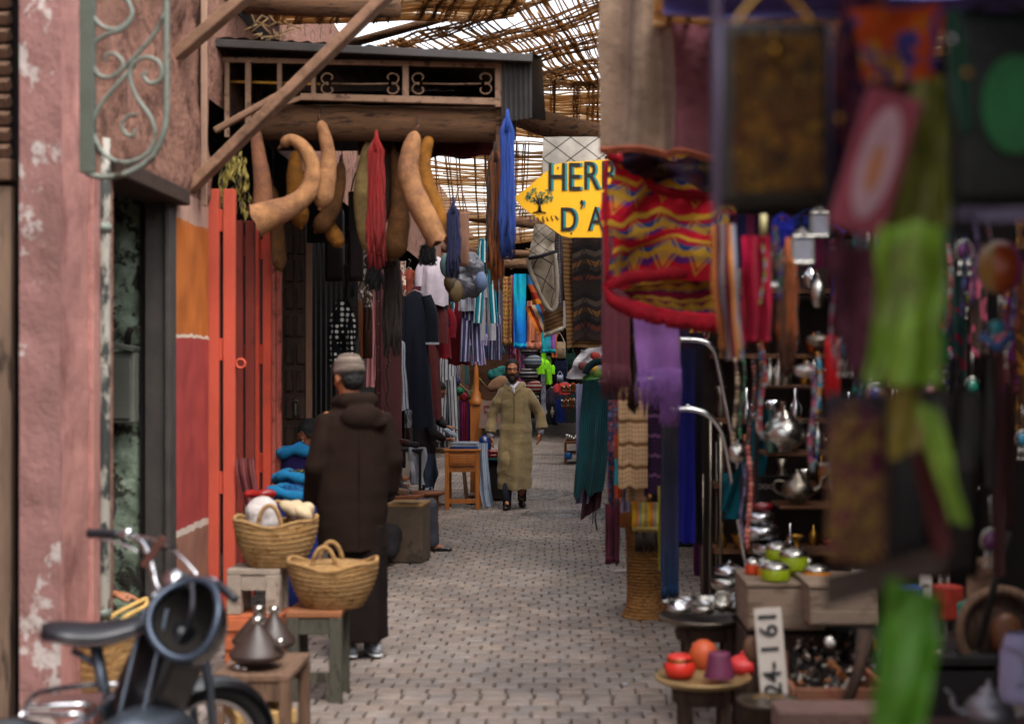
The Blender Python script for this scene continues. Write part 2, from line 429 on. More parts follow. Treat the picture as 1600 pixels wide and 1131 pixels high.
while y < 52:
    off = (.5 * PW if row % 2 else 0) + .012 * noise.noise(V(0, y * .5, 9)); pd = PD * ru(.97, 1.03)
    x = -2.3 + off
    if rnd() < .03: x += ru(0, PW)
    while x < 2.3:
        w = PW * ru(.975, 1.025); split = rnd() < .04
        gx, gy = .0115, .0065; x0, x1, y0, y1 = x + gx / 2, x + w - gx / 2, y + gy / 2, y + pd - gy / 2
        z = gz(x, y) + ru(-.0022, .0022); tx, ty = ru(-.012, .012), ru(-.014, .014); b = .010
        xm, ym = (x0 + x1) / 2, (y0 + y1) / 2; o = len(vs)
        zt = lambda a, q: z + (a - xm) * tx + (q - ym) * ty
        j = ru(-.003, .003)
        for (a, q, dz) in ((x0, y0, 0), (x1 + j, y0, 0), (x1, y1, 0), (x0 + j, y1, 0)): vs.append((a, q, -.035))
        for (a, q) in ((x0, y0), (x1 + j, y0), (x1, y1), (x0 + j, y1)): vs.append((a, q, zt(a, q) - b * .6))
        for (a, q) in ((x0 + b, y0 + b), (x1 - b, y0 + b), (x1 - b, y1 - b), (x0 + b, y1 - b)): vs.append((a, q, zt(a, q)))
        ff = [(8, 9, 10, 11)] + [(4 + i, 4 + (i + 1) % 4, 8 + (i + 1) % 4, 8 + i) for i in range(4)] + [(i, (i + 1) % 4, 4 + (i + 1) % 4, 4 + i) for i in range(4)]
        fs += [[o + q for q in f] for f in ff]
        t = ru(.78, 1.12); hh = ru(-.05, .05); cc = (t * (1 + hh), t, t * (1 - hh), 1)
        cols += [cc] * 12
        x += w
    y += pd; row += 1
me = bpy.data.meshes.new('alley_paving'); me.from_pydata(vs, [], fs)
ca = me.color_attributes.new('Tint', 'FLOAT_COLOR', 'POINT'); ca.data.foreach_set('color', [q for c in cols for q in c])
me.materials.append(m_pave); o = bpy.data.objects.new('alley_paving', me); COL.objects.link(o); tag(o, kind='structure')
# wet patches lying on the paving
k = NT('water_film'); k.b.inputs['Metallic'].default_value = .6; k.b.inputs['Base Color'].default_value = (.5, .5, .52, 1); k.b.inputs['Roughness'].default_value = .04
k.b.inputs['Specular IOR Level'].default_value = .6; co = k.n('ShaderNodeTexCoord').outputs['Object']
k.l(k.ramp(k.noise(co, 13, 5, .6), [(.48, 0.0), (.53, .8)], False), k.b.inputs['Alpha'])
bp = k.n('ShaderNodeBump'); bp.inputs['Strength'].default_value = 1; bp.inputs['Distance'].default_value = .02
k.l(k.noise(co, 14, 3), bp.inputs['Height']); k.l(bp.outputs[0], k.b.inputs['Normal']); m_water = k.m
for (px, py, rx, ry) in ((868, 803, .42, .5), (838, 771, .5, .8), (945, 803, .35, .6), (780, 772, .25, .4)):
    Y = 3733 / (py - 574); c = at(px, py, Y); n = 40; m = MB()
    vv = [(c.x, c.y, .010)] + [(c.x + rx * (1 + .35 * noise.noise(V(math.cos(2 * PI * i / n) * 1.5, math.sin(2 * PI * i / n) * 1.5, px))) * math.cos(2 * PI * i / n),
                            c.y + ry * (1 + .35 * noise.noise(V(math.cos(2 * PI * i / n) * 1.5, math.sin(2 * PI * i / n) * 1.5, px + 7))) * math.sin(2 * PI * i / n), .010) for i in range(n)]
    m.add(vv, [(0, 1 + i, 1 + (i + 1) % n) for i in range(n)], None, False)
    tag(m.build('puddle', m_water), kind='structure')

# ================================================================ left side building near the camera
XL = -2.2
def wall_grid(m, p0, du, dv, nu, nv, amp, sc=3, nrm=V(1, 0, 0)):
    p0, du, dv = Vector(p0), Vector(du), Vector(dv); vs = []; fs = []
    for j in range(nv + 1):
        for i in range(nu + 1):
            p = p0 + du * (i / nu) + dv * (j / nv); e = 1 if 0 < i < nu and 0 < j < nv else .3
            vs.append(p + nrm * amp * e * (noise.fractal(p * sc, 1, 2, 5)))
    for j in range(nv):
        for i in range(nu): a = j * (nu + 1) + i; fs.append((a, a + 1, a + nu + 2, a + nu + 1))
    m.add(vs, fs)
B = thing('plaster_building', 'pink plastered building corner with rough upper wall and striped painted pier on the left', 'building', (-2.6, 7.4, 0))
m = MB(); wall_grid(m, (-2.384, 6.27, 0), (.184, 0, 0), (0, 0, 5.2), 8, 120, .012, 5, V(0, -1, 0)); m.box((-2.335, 6.53, 2.6), (.09, .46, 5.2))
m.build('pillar', m_pink, B)
m = MB(); wall_grid(m, (XL, 6.27, 0), (0, .47, 0), (0, 0, 5.2), 12, 120, .010, 5); m.box((XL - .07, 6.52, 2.6), (.1, .44, 5.2))
m.box((XL + .006, 6.69, 1.3), (.03, .1, 2.6), None, .006); m.build('pillar_side', m_pinklit, B)
m = MB(); wall_grid(m, (XL, 6.74, 2.70), (0, 2.16, 0), (0, 0, 2.5), 70, 80, .05, 2.2); m.box((XL - .12, 7.82, 3.96), (.14, 2.16, 2.5))
m.build('upper_wall', m_rough, B)
m = MB(); m.box((XL - .1, 6.87, 1.35), (.2, .26, 2.7)); m.build('door_jamb', m_rough, B)
m = MB(); wall_grid(m, (XL, 8.15, 0), (0, .75, 0), (0, 0, 2.70), 16, 60, .012, 4); m.box((XL - .07, 8.535, 1.35), (.1, .72, 2.7)); m.build('painted_pier', m_band, B)
m = MB(); m.box((XL - .05, 7.58, 2.655), (.24, 1.24, .09), None, .01); m.build('lintel', m_dwood, B)
m = MB(); wall_grid(m, (-2.9, 8.15, 0), (.53, 0, 0), (0, 0, 2.65), 26, 100, .05, 5, V(0, -1, 0)); m.build('recess_wall', m_green, B)
m = MB(); m.box((-2.285, 8.11, 1.32), (.14, .10, 2.64), None, .008); m.box((-2.215, 8.09, 1.32), (.03, .14, 2.64), None, .006); m.build('door_frame', mat('grey_frame', '#4a4541', .8, bump=.5, var=.4), B)
m = MB(); m.box((-2.375, 8.13, 1.32), (.035, .06, 2.64)); m.build('dark_slot', m_black, B)  # near black strip filling the slot beside the frame
m = MB(); m.box((-3.1, 7.45, 1.5), (.1, 1.5, 3)); m.box((-2.75, 7.45, 2.76), (.7, 1.5, .1)); m.build('recess_back', m_black, B)
m = MB(); m.box((-3.0, 9, 4.2), (1.5, 5.4, 3.0)); m.build('inner_wall', m_rough, B) if False else None
Vv = [at(195, 540, 8.08)]
Eb = thing('meter_box', 'grey metal meter box fixed to green flaking plaster in the dark doorway', 'meter box', at(192, 662, 8.05))
m = MB(); c = at(192, 605, 8.02); m.box(c, (.155, .10, .40), None, .008); m.build('case', mat('box_grey', '#66685f', .7, var=.3), Eb)
m = MB(); m.box(c + V(0, -.058, -.01), (.12, .012, .33), None, .004); m.box(c + V(-.0, -.02, .23), (.17, .14, .03), Euler((0, .2, 0)), .005)
m.build('lid', mat('box_grey2', '#55574f', .7, var=.3), Eb)
m = MB(); m.tube([c + V(.02, 0, .2), c + V(.03, 0, .3), c + V(.05, -.02, .33)], .02, 8); m.build('cable', m_black, Eb)
# down pipe
P = thing('drain_pipe', 'flaking white and black drain pipe down the corner of the pink pillar', 'pipe', at(161, 1100, 6.8))
m = MB(); pc = at(161, 600, 6.84); m.tube([(pc.x, pc.y, z) for z in [0, .6, 1.2, 1.8, 2.4, 2.78]], .034, 14); m.build('pipe', m_pipe, P)
for z in (.5, 2.35):
    m = MB(); m.tube([(pc.x, pc.y, z - .02), (pc.x, pc.y, z + .02)], .041, 14); m.build('clamp', m_iron, P)
# louvred shutter door at the far left
DX = -.05
S = thing('shutter_door', 'brown wooden door leaf with slatted louvres at the top, cut by the left edge', 'door', (-2.62, 6.4, 0))
m = MB(); m.box((-2.68, 6.45, 1.25), (.40, .05, 2.5), None, .006); m.build('panel', mat('door_brown', '#8f7866', .85, var=.5, vs=3, bump=.6, stretch=(3, 3, .4), col2='#52443a', c2s=4), S)
m = MB(); m.box((-2.68, 6.43, 2.57), (.42, .07, .1), None, .01); m.build('rail', m_wood, S)
m = MB()
for i in range(16): m.box((-2.68, 6.44, 2.66 + i * .075), (.38, .05, .05), Euler((.6, 0, 0)), .004)
m.build('louvre', m_wood, S)
m = MB(); m.box((-2.63, 6.56, 3), (.5, .04, 6)); m.build('backing', m_black, S)  # black sheet put behind the gap to paint its darkness
m = MB(); m.box((-3.0, 2.2, 2.6), (.5, 8, 5.2)); o = one('street_wall', 'plain pink plaster wall of the building before the pillar', 'wall', m, m_pink)

# wrought iron bracket
YB = 5.85
I = thing('iron_bracket', 'scrolled grey green wrought iron bracket hanging from the pink pillar', 'bracket', at(137, 270, YB))
m = MB(); a, b = at(137, -60, YB), at(137, 270, YB); m.box((a + b) / 2, (.062, .03, (a - b).length), None, .004)
m.build('mounting_bar', mat('bracket_green', '#5d6358', .6, metal=.2, var=.3, bump=.3), I)
def trace(pts, r, k=6, Y=YB):
    m = MB(); m.tube(spline([at(x, y, Y + (q[0] if q else 0)) for x, y, *q in pts], k), r, 8); return m
trace([(130, 262), (140, 272), (165, 277), (200, 270), (235, 248), (255, 210), (260, 170), (260, 80), (260, -40)], .0125).build('outer_bar', m_iron, I)
trace([(212, 100, .01), (190, 125), (160, 160), (146, 190), (148, 215), (165, 243), (195, 254), (228, 242), (242, 215), (236, 185), (212, 150), (203, 118), (210, 98), (230, 90), (250, 100), (252, 122), (236, 131), (224, 120), (228, 112)], .009).build('scroll', m_iron, I)
trace([(258, 20), (240, 55), (205, 95), (175, 120), (155, 118), (143, 95), (146, 70), (165, 55), (190, 47), (205, 30), (203, 8), (185, -10)], .009).build('scroll', m_iron, I)
trace([(140, -10), (143, 20), (160, 42), (185, 45), (206, 25), (200, 0)], .009).build('scroll', m_iron, I)
trace([(165, 96), (167, 86), (180, 85), (192, 98), (188, 113), (172, 122), (155, 118)], .007).build('scroll', m_iron, I)
trace([(215, 180), (200, 182), (190, 195), (197, 210), (208, 212), (210, 203)], .008).build('scroll', m_iron, I)

# timber post + braces that carry the canopy
T = thing('timber_post', 'dark timber post on the rough plaster wall with a pale batten nailed to it', 'post', at(305, 300, 8.75))
m = MB(); m.beam(at(303, 285, 8.75), at(303, -60, 8.75), .125, .12, .01); m.build('beam', m_dwood, T)
m = MB(); m.beam(at(319, 322, 8.66), at(319, -20, 8.66), .035, .03, .004); m.build('batten', mat('pale_batten', '#a98a76', .8, var=.3), T)
m = MB(); m.beam(at(292, 300, 8.55), at(610, -12, 8.45), .12, .06, .01); one('diagonal_brace', 'long sloping timber brace running up across the iron railing panels', 'brace', m, m_brace)
m = MB(); m.beam(at(235, 122, 8.3), at(408, -25, 8.3), .13, .06, .01); one('diagonal_brace', 'shorter sloping timber brace at the top left beside the patch of white sky', 'brace', m, m_brace)
m = MB(); m.beam(at(335, 205, 8.9), at(470, 130, 8.9), .05, .04, .01); one('diagonal_brace', 'thin batten tucked behind the long sloping timber brace', 'brace', m, m_brace)
m = MB(); m.tube([at(380, 5, 9), at(480, 8, 9), at(625, 14, 9)], [.07, .075, .06], 12, jit=.04); one('roof_pole', 'dark round pole across the very top above the sloping brace', 'pole', m, m_pole)

# ================================================================ canopy with railing, log beam
YC = 9.4
K = thing('shop_canopy', 'timber and tin shop canopy with scrolled iron railing panels jutting over the alley', 'canopy', at(560, 215, YC))
m = MB()
zc = at(0, 78, YC).z; nC = 60; vsx = []; fsx = []
for j in range(2):
    for i in range(nC + 1):
        x = -2.3 + (2.18) * i / nC; yy = YC - .12 + j * 2.6
        vsx.append((x, yy, zc + .035 - .12 * (x + 2.3) / 2.2 + j * .05 + .008 * math.sin(i * 2.2)))
for i in range(nC): fsx.append((i, i + 1, nC + 2 + i, nC + 1 + i))
m.add(vsx, fsx); m.add([V(p) + V(0, 0, .02) if False else Vector(p) + V(0, 0, .025) for p in vsx], fsx)
m.build('tin_roof', m_tin, K)
m = MB(); m.beam(at(326, 68, YC - .13), at(832, 92, YC - .13), .055, .05, .004); m.build('roof_edge', m_tin, K)
m = MB()
a, b = at(345, 94, YC), at(783, 103, YC); m.beam(a, b, .035, .035, .004)
m.beam(at(470, 152, YC), at(783, 160, YC), .045, .045, .004); m.beam(at(400, 178, YC), at(475, 152, YC), .03, .03, .003)
for x, y0, y1, w in ((355, 95, 215, .03), (388, 95, 200, .036), (437, 96, 145, .03), (490, 97, 152, .03), (634, 100, 157, .04), (779, 100, 168, .045)): m.beam(at(x, y0, YC), at(x, y1, YC), w, w * .9, .003)
m.build('railing_frame', m_iront, K)
for x0, x1 in ((500, 625), (642, 770)):
    for s, xc in ((1, x0 + 13), (-1, x1 - 13)):
        m = MB()
        for q in (1, -1):
            yc = 131 + q * 9
            pts = [at(xc - s * (13 * math.cos(t) * rr), yc + (10.5 * math.sin(t) * rr) * q, YC) for t, rr in [(-PI * .5 + i * .42, 1 - i * .045) for i in range(14)]]
            m.tube(pts, .0055, 6)
        m.build('scroll', m_iront, K)
    m = MB(); m.tube([at(x0 + 18, 131, YC), at((x0 + x1) / 2, 132, YC), at(x1 - 18, 131, YC)], .006, 6); m.build('twisted_bar', m_iront, K)
m = MB(); m.beam(at(355, 128, YC + .1), at(500, 132, YC + .1), .015, .015); m.build('rod', m_brass, K)
m = MB()
n = 40; rings = []
for i in range(n + 1):
    t = i / n; p = at(392 + (790 - 392) * t, 190 + 6 * t, YC + .15); w = .115 + .008 * noise.noise(V(t * 9, 0, 0))
    rings.append([p + V(0, w * math.cos(q * 2 * PI / 16) * 1.0, w * 1.05 * math.sin(q * 2 * PI / 16) * (1 + .05 * noise.noise(V(t * 12, q, 1)))) for q in range(16)])
m.loft(rings, (True, True)); m.build('log_beam', m_pole, K)
m = MB(); m.beam(at(781, 165, YC + .05), at(781, 262, YC + .05), .055, .05, .006); m.build('end_post', m_pole, K)
m = MB(); m.box((-1.28, YC + 1.3, 3.57), (1.9, .05, .36)); m.box((-1.28, YC + .9, 3.36), (1.84, 1.3, .03)); m.build('boarding_and_dark_back', m_black, K)  # upright sheet paints the dark interior behind the railing; flat one is planking
m = MB(); zz0, zz1 = at(0, 192, YC).z, at(0, 92, YC).z; m.loft([[V(-.385 + .2 * q / 24 , YC - .06 + .012 * math.sin(q * 1.6) + .04 * (1 - j), zz0 + (zz1 - zz0) * j + (.03 * q / 24 if j == 0 else 0)) for q in range(25)] for j in (0, .5, 1)], closed=False)
m.build('tin_side', mat('dark_tin', '#4c4846', .6, metal=.4, var=.4), K)
m = MB(); m.sheet(at(560, 212, YC + .4), at(792, 218, YC + .4), .14, 5, .02, taper=1, hem=.5, seed=3, sag=.04); one('cloth_valance', 'dark red cloth valance sagging under the log beam of the canopy', 'cloth', m, cloth('valance', '#4a1518'))

# ================================================================ reed roof
def reed_mat(label, c00, c10, c01, c11, nreed, bands, along='v', skip=.08, sag=.1, wid=.018, seed=0, name='reed_mat'):
    """bilinear patch; reeds run along v, bindings across; holes stay open to the sky"""
    random.seed(seed + 11)
    c00, c10, c01, c11 = map(Vector, (c00, c10, c01, c11))
    def P(u, v):
        p = (c00 * (1 - u) + c10 * u) * (1 - v) + (c01 * (1 - u) + c11 * u) * v
        p.z += -sag * 4 * v * (1 - v) * (1 if u < 2 else 1) - sag * 2 * u * (1 - u) + .05 * noise.noise(V(u * 4, v * 4, seed))
        return p
    T = thing(name, label, 'reed mat', (c00 + c11) / 2)
    m = MB(); ns = 10
    for i in range(nreed):
        u0 = (i + ru(-.3, .3)) / nreed; v0 = 0 if rnd() > .25 else ru(0, .4); v1 = 1 if rnd() > .25 else ru(.6, 1)
        if rnd() < skip: continue
        du = ru(-.012, .012); w = wid * ru(.5, 1.3); pts = []
        for q in range(ns + 1):
            v = v0 + (v1 - v0) * q / ns
            pts.append(P(u0 + du * v + .006 * noise.noise(V(v * 9, i, seed)), v) + V(0, 0, ru(-.012, .012)))
        m.tube(pts, w / 2, 4, False)
    m.build('reeds', m_reed, T)
    for j in range(bands):
        m = MB(); v = (j + .5 + ru(-.2, .2)) / bands
        for q in range(6):
            dv = ru(-.3, .3) / bands; pts = [P(u / 12, v + dv + .008 * noise.noise(V(u * .4, j, q))) + V(0, 0, ru(-.02, .02)) for u in range(13)]
            m.tube(pts, ru(.005, .012), 5, False)
        m.build('binding', m_reedd, T)
    return T
reed_mat('near reed mat with long slanting gaps, rising to the right above the yellow sign', at(545, 84, 12), at(1010, -70, 10.2), at(790, 150, 14.2), at(1020, 122, 13.0), 115, 8, seed=1, skip=.26, sag=.02, wid=.022)
reed_mat('reed mat beyond the canopy corner with short level gaps, before the round log', at(760, 128, 13.2), at(760, 212, 17), at(1060, 128, 13.2), at(1060, 222, 16.5), 90, 10, seed=2, skip=.3, sag=.0, wid=.022)
reed_mat('far reed mat sloping down the alley behind the hanging blue yarn', at(600, 205, 15.6), at(640, 392, 31), at(1050, 215, 15.6), at(1000, 350, 30), 130, 11, seed=3, skip=.35, sag=.1, wid=.022)
reed_mat('reed mat over the top left, above the strip of open white sky', at(330, -30, 9.6), at(330, 32, 11.4), at(860, -60, 9.6), at(800, 26, 11.6), 95, 16, seed=4, skip=.15, sag=.03, wid=.022)
reed_mat('frayed reed mat over the right hand stall', at(1020, -40, 4.8), at(1020, 130, 9.5), at(1720, -200, 4.8), at(1650, 60, 9.5), 95, 9, seed=5, skip=.05, sag=.05, wid=.034)
random.seed(21)
m = MB(); m.tube([at(795, 176, 13.6), at(860, 196, 13.4), at(935, 212, 13.2), at(1000, 224, 13)], [.11, .12, .11, .1], 14, jit=.05); one('roof_log', 'heavy round log crossing under the reed roof beside the tin canopy', 'log', m, m_pole)
for i, (x0, y0, x1, y1, Y, r, lb) in enumerate(((700, 333, 860, 352, 24, .09, 'roof pole crossing the alley above the turquoise striped trousers'), (640, 385, 900, 400, 27, .07, 'thin roof pole beyond the pale sky gap in the reeds'), (640, 405, 860, 414, 30, .10, 'farthest roof pole above the hanging turquoise shawl'), (520, 76, 810, -8, 11.6, .035, 'slanting cane that edges the near reed mat'))):
    m = MB(); m.tube([at(x0, y0, Y), at((x0 + x1) / 2, (y0 + y1) / 2 + 2, Y), at(x1, y1, Y)], r, 10, jit=.05); one('roof_pole', lb, 'pole', m, m_pole)
m = MB()
for i in range(60):
    a = at(ru(640, 880), ru(395, 420), ru(30, 31)); m.tube([a, a + V(ru(-.5, .5), 0, ru(-.12, .12))], .012, 3)
one('straw', 'ragged straw along the farthest roof pole', 'straw', m, m_reed, kind='stuff')
m = MB()
for i in range(45):
    a = at(ru(400, 450), ru(20, 85), 9.7); m.tube([a, a + V(ru(-.12, .12), 0, ru(-.12, .12))], .006, 3)
one('straw', 'loose straw sticking into the white sky gap above the canopy', 'straw', m, m_reed, kind='stuff')
m = MB()
for i in range(40):
    a = at(ru(1180, 1310), ru(-30, 45), 6.4); m.tube([a, a + V(ru(-.12, .12), 0, ru(-.12, .12))], .005, 3)
one('straw', 'loose straw at the frayed edge of the right stall roof', 'straw', m, m_reed, kind='stuff')

# ================================================================ left shops further down
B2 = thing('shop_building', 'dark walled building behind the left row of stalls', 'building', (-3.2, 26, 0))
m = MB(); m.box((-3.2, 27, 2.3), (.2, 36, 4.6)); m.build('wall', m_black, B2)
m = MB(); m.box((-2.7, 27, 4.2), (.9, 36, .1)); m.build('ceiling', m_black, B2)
m = MB(); wall_grid(m, (-2.25, 8.9, 3.4), (0, 35, 0), (0, 0, 1.7), 80, 12, .04, 1.5); m.build('upper_wall', m_rough, B2)
# folded orange accordion gates
def gate(label, x0, x1, Y, y0, y1, dy=0, m1=None, bars=((0, .42), (.58, 1)), rings=False):
    G = thing('folding_gate', label, 'gate', at((x0 + x1) / 2, y1, Y)); m1 = m1 or m_orange
    for a, b in bars:
        m = MB(); xa, xb = x0 + (x1 - x0) * a, x0 + (x1 - x0) * b; c = (at(xa, y0, Y) + at(xb, y1, Y)) / 2
        m.box(c, ((xb - xa) * Y / F, .05, (y1 - y0) * Y / F), None, .004); m.build('upright', m1, G)
    for t in (.07, .36, .66, .93):
        m = MB(); c = at((x0 + x1) / 2, y0 + (y1 - y0) * t, Y); m.box(c + V(0, .012, 0), ((x1 - x0) * Y / F * .5, .03, .14), None, .004); m.build('hinge', m1, G)
    if rings:
        m = MB(); c = at(x1 + 8, 568, Y); m.tube(arc(c, .028, 0, 2 * PI, 16), .008, 6, False); m.build('ring_handle', m1, G)
    return G
gate('bright orange red folded gate leaf beside the striped pier, nearest of the gates', 325, 368, 8.95, 296, 990, rings=True)
gate('dark orange red gate leaf just behind the nearest bright one', 371, 398, 9.7, 345, 930, m1=m_oranged, bars=((0, .35), (.5, 1)))
gate('slim orange red gate bars between the dark leaf and the painted panel', 391, 424, 10.0, 350, 915, bars=((0, .45), (.62, 1)), m1=mat('orange3', '#b8452c', .6, var=.3, bump=.3))
gate('salmon painted gate panel with ornaments beside the carved brown door', 424, 440, 10.4, 395, 900, m1=mat('salmon', '#b8604f', .6, var=.3, bump=.3, col2='#7a3226', c2s=7), bars=((0, .5), (.54, 1)))
D = thing('carved_door', 'dark brown carved door with rows of raised panels, open against the left wall', 'door', at(460, 900, 11.2))
m = MB(); c = at(460, 600, 11.3); m.box((at(442, 500, 11.3) + at(478, 900, 11.3)) / 2 + V(0, 0, .4), (.19, .05, 3.1), None, .005); m.build('leaf', m_dwood, D)
for i in range(11):
    for j in range(2):
        m = MB(); c = at(452 + j * 17, 380 + i * 43, 11.26); m.box(c, (.062, .03, .17), None, .012); m.build('panel', m_dwood, D)
m = MB(); c = at(462, 640, 11.2); m.box(c, (.02, .03, .09), None, .006); m.tube(arc(c + V(0, 0, .06), .018, 0, PI, 8), .004, 5); m.build('padlock', m_tarn, D)
m = MB(); m.beam(at(483, 380, 11.3), at(483, 690, 11.3), .045, .04, .004); one('door_post', 'pale reddish post between the carved door and the black shop opening', 'post', m, mat('palepost', '#8a6653', .8, var=.3))
D = thing('maroon_door', 'tall maroon painted metal door post between pink scarf and dark garments', 'door', at(605, 700, 14.2))
m = MB(); m.box((at(588, 430, 14.2) + at(628, 820, 14.2)) / 2, (.25, .06, 2.6), None, .006); m.build('leaf', m_maroonp, D)
m = MB(); m.beam(at(597, 425, 14.15), at(597, 820, 14.15), .03, .04, .004); m.build('rib', m_maroonp, D)
for i in range(8):
    m = MB(); m.sphere(at(592, 470 + i * 36, 14.12), .008, 6); m.build('stud', m_tarn, D)
m = MB()
for i in range(7): m.beam(at(490 + i * 8, 380, 12.6 + .1 * (i % 3)), at(490 + i * 8, 760, 12.6 + .1 * (i % 3)), .03, .02)
one('slatted_screen', 'near black slatted screen in the opening behind the man in brown', 'screen', m, m_black)

# ================================================================ right side building
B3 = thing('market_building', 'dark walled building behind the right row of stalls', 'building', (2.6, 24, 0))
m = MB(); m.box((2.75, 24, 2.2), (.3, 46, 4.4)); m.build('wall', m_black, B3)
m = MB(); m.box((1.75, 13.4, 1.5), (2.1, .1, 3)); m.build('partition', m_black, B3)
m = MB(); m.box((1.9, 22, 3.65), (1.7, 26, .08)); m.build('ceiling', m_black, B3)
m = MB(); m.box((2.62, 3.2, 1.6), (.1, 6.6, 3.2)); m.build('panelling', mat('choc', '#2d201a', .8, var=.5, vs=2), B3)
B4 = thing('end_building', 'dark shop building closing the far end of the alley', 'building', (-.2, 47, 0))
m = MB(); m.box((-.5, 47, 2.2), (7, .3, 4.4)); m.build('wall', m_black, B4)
m = MB(); m.box((-.4, 39.5, 4.5), (5.5, 17, .1)); m.build('shading_ceiling', m_black, B4)  # opaque ceiling added so the far end of the lane stays dark
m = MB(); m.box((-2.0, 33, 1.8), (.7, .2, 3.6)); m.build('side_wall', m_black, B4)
# ================================================================ people
m_skin = mat('skin', '#a8704f', .55, var=.15, vs=12, bump=.1, bs=80, spec=.4)
m_skin2 = mat('skin_dark', '#8a553b', .55, var=.15, vs=12, bump=.1, bs=80)
m_hair = mat('black_hair', '#15110f', .7, var=.4, vs=20, bump=.6, bs=120)
m_eye = mat('eye', '#20140e', .2, var=0, bump=0); m_eyew = mat('eye_white', '#cfc6bb', .3, var=0, bump=0)
def hand(mb, w, d, n, thumb, s=1.0, curl=.35, spread=.10):
    """palm + four unequal bent fingers + a thumb from the side of the palm"""
    w, d, n, t = Vector(w), Vector(d).normalized(), Vector(n).normalized(), Vector(thumb).normalized()
    L = [.076, .083, .076, .060]
    k0 = w + d * .085 * s
    for i in range(4):
        o = (1.5 - i) * .0205 * s; kn = k0 + t * o - d * abs(i - 1) * .004 * s
        mb.chain([(w + t * o * .5, .017 * s), (kn, .0125 * s)], 8)
        dd = (d + t * (1.5 - i) * spread).normalized(); p = kn; cc = curl * (1 + .18 * i)
        r = [.0105, .0095, .0085, .0075]; seg = [.45, .31, .24]; pr = [(p, r[0] * s)]
        for j in range(3):
            a = cc * (j + .6); dj = (dd * math.cos(a) + n * math.sin(a)).normalized()
            p = p + dj * L[i] * seg[j] * s; pr.append((p, r[j + 1] * s))
        mb.chain(pr, 8)
    b = w + d * .022 * s + t * .026 * s
    p1 = b + (d * .55 + t * .65 + n * .25).normalized() * .042 * s; p2 = p1 + (d * .85 + t * .25 + n * .35).normalized() * .032 * s
    mb.chain([(w + d * .01 * s, .016 * s), (b, .0145 * s), (p1, .0115 * s), (p2, .0095 * s), (p2 + (d * .9 + n * .4).normalized() * .018 * s, .008 * s)], 8)
def head(mb, c, M3, s=1.0):
    q = lambda x, y, z: Vector(c) + M3 @ V(x, y, z) * s
    e = lambda x, y, z, a, b, cc: mb.sphere(q(x, y, z), (a * s, b * s, cc * s), 16, M3)
    e(0, .012, .035, .076, .096, .088); e(0, -.022, -.02, .062, .072, .092); e(0, -.048, -.082, .042, .044, .032)
    e(.034, -.062, -.02, .024, .024, .024); e(-.034, -.062, -.02, .024, .024, .024)
    mb.chain([(q(-.045, -.074, .034), .011 * s), (q(0, -.086, .032), .011 * s), (q(.045, -.074, .034), .011 * s)])
    mb.chain([(q(0, -.088, .02), .009 * s), (q(0, -.108, -.018), .0135 * s)]); e(.012, -.096, -.024, .010, .012, .009); e(-.012, -.096, -.024, .010, .012, .009)
    mb.chain([(q(-.02, -.086, -.052), .006 * s), (q(0, -.093, -.050), .007 * s), (q(.02, -.086, -.052), .006 * s)])
    mb.chain([(q(-.017, -.085, -.064), .006 * s), (q(0, -.091, -.065), .0075 * s), (q(.017, -.085, -.064), .006 * s)])
    for sx in (-1, 1): e(sx * .079, .008, -.002, .012, .020, .032)
def eyes(root, c, M3, s=1.0, brow=True):
    q = lambda x, y, z: Vector(c) + M3 @ V(x, y, z) * s
    for sx in (-1, 1):
        m = MB(); m.sphere(q(sx * .031, -.078, .012), (.0125 * s, .009 * s, .0085 * s), 10, M3); o = m.build('eye', m_eyew, root, True)
        m = MB(); m.sphere(q(sx * .031, -.0855, .012), (.006 * s, .003 * s, .006 * s), 8, M3); m.build('iris', m_eye, root, True)
        m = MB(); m.chain([(q(sx * .013, -.093, .032), .0045 * s), (q(sx * .03, -.092, .038), .0055 * s), (q(sx * .05, -.08, .031), .004 * s)], 6); m.build('eyebrow', m_hair, root, True)
def hairmesh(root, c, M3, s=1.0, back=True):
    q = lambda x, y, z: Vector(c) + M3 @ V(x, y, z) * s
    mb = MB(); mb.sphere(q(0, .026, .054), (.082 * s, .098 * s, .084 * s), 18, M3); mb.sphere(q(0, .055, .0), (.072 * s, .062 * s, .07 * s), 14, M3)
    for sx in (-1, 1): mb.sphere(q(sx * .070, -.02, .025), (.012 * s, .02 * s, .03 * s), 8, M3)
    me = remesh(mb, .008, 1, lambda p: .005 * noise.noise(p * 60)); return link_mesh('hair', me, m_hair, root)
def folds(a=.008, sx=7, b=.004):
    return lambda p: a * noise.noise(V(p.x * sx, p.y * sx, p.z * 1.4)) + b * noise.noise(V(p.x * 16, p.y * 16, p.z * 7)) + .002 * noise.noise(p * 35)
def ring(c, rx, ry, n=20, rot=0):
    c = Vector(c); return [c + V(rx * math.cos(2 * PI * i / n + rot), ry * math.sin(2 * PI * i / n + rot), 0) for i in range(n)]
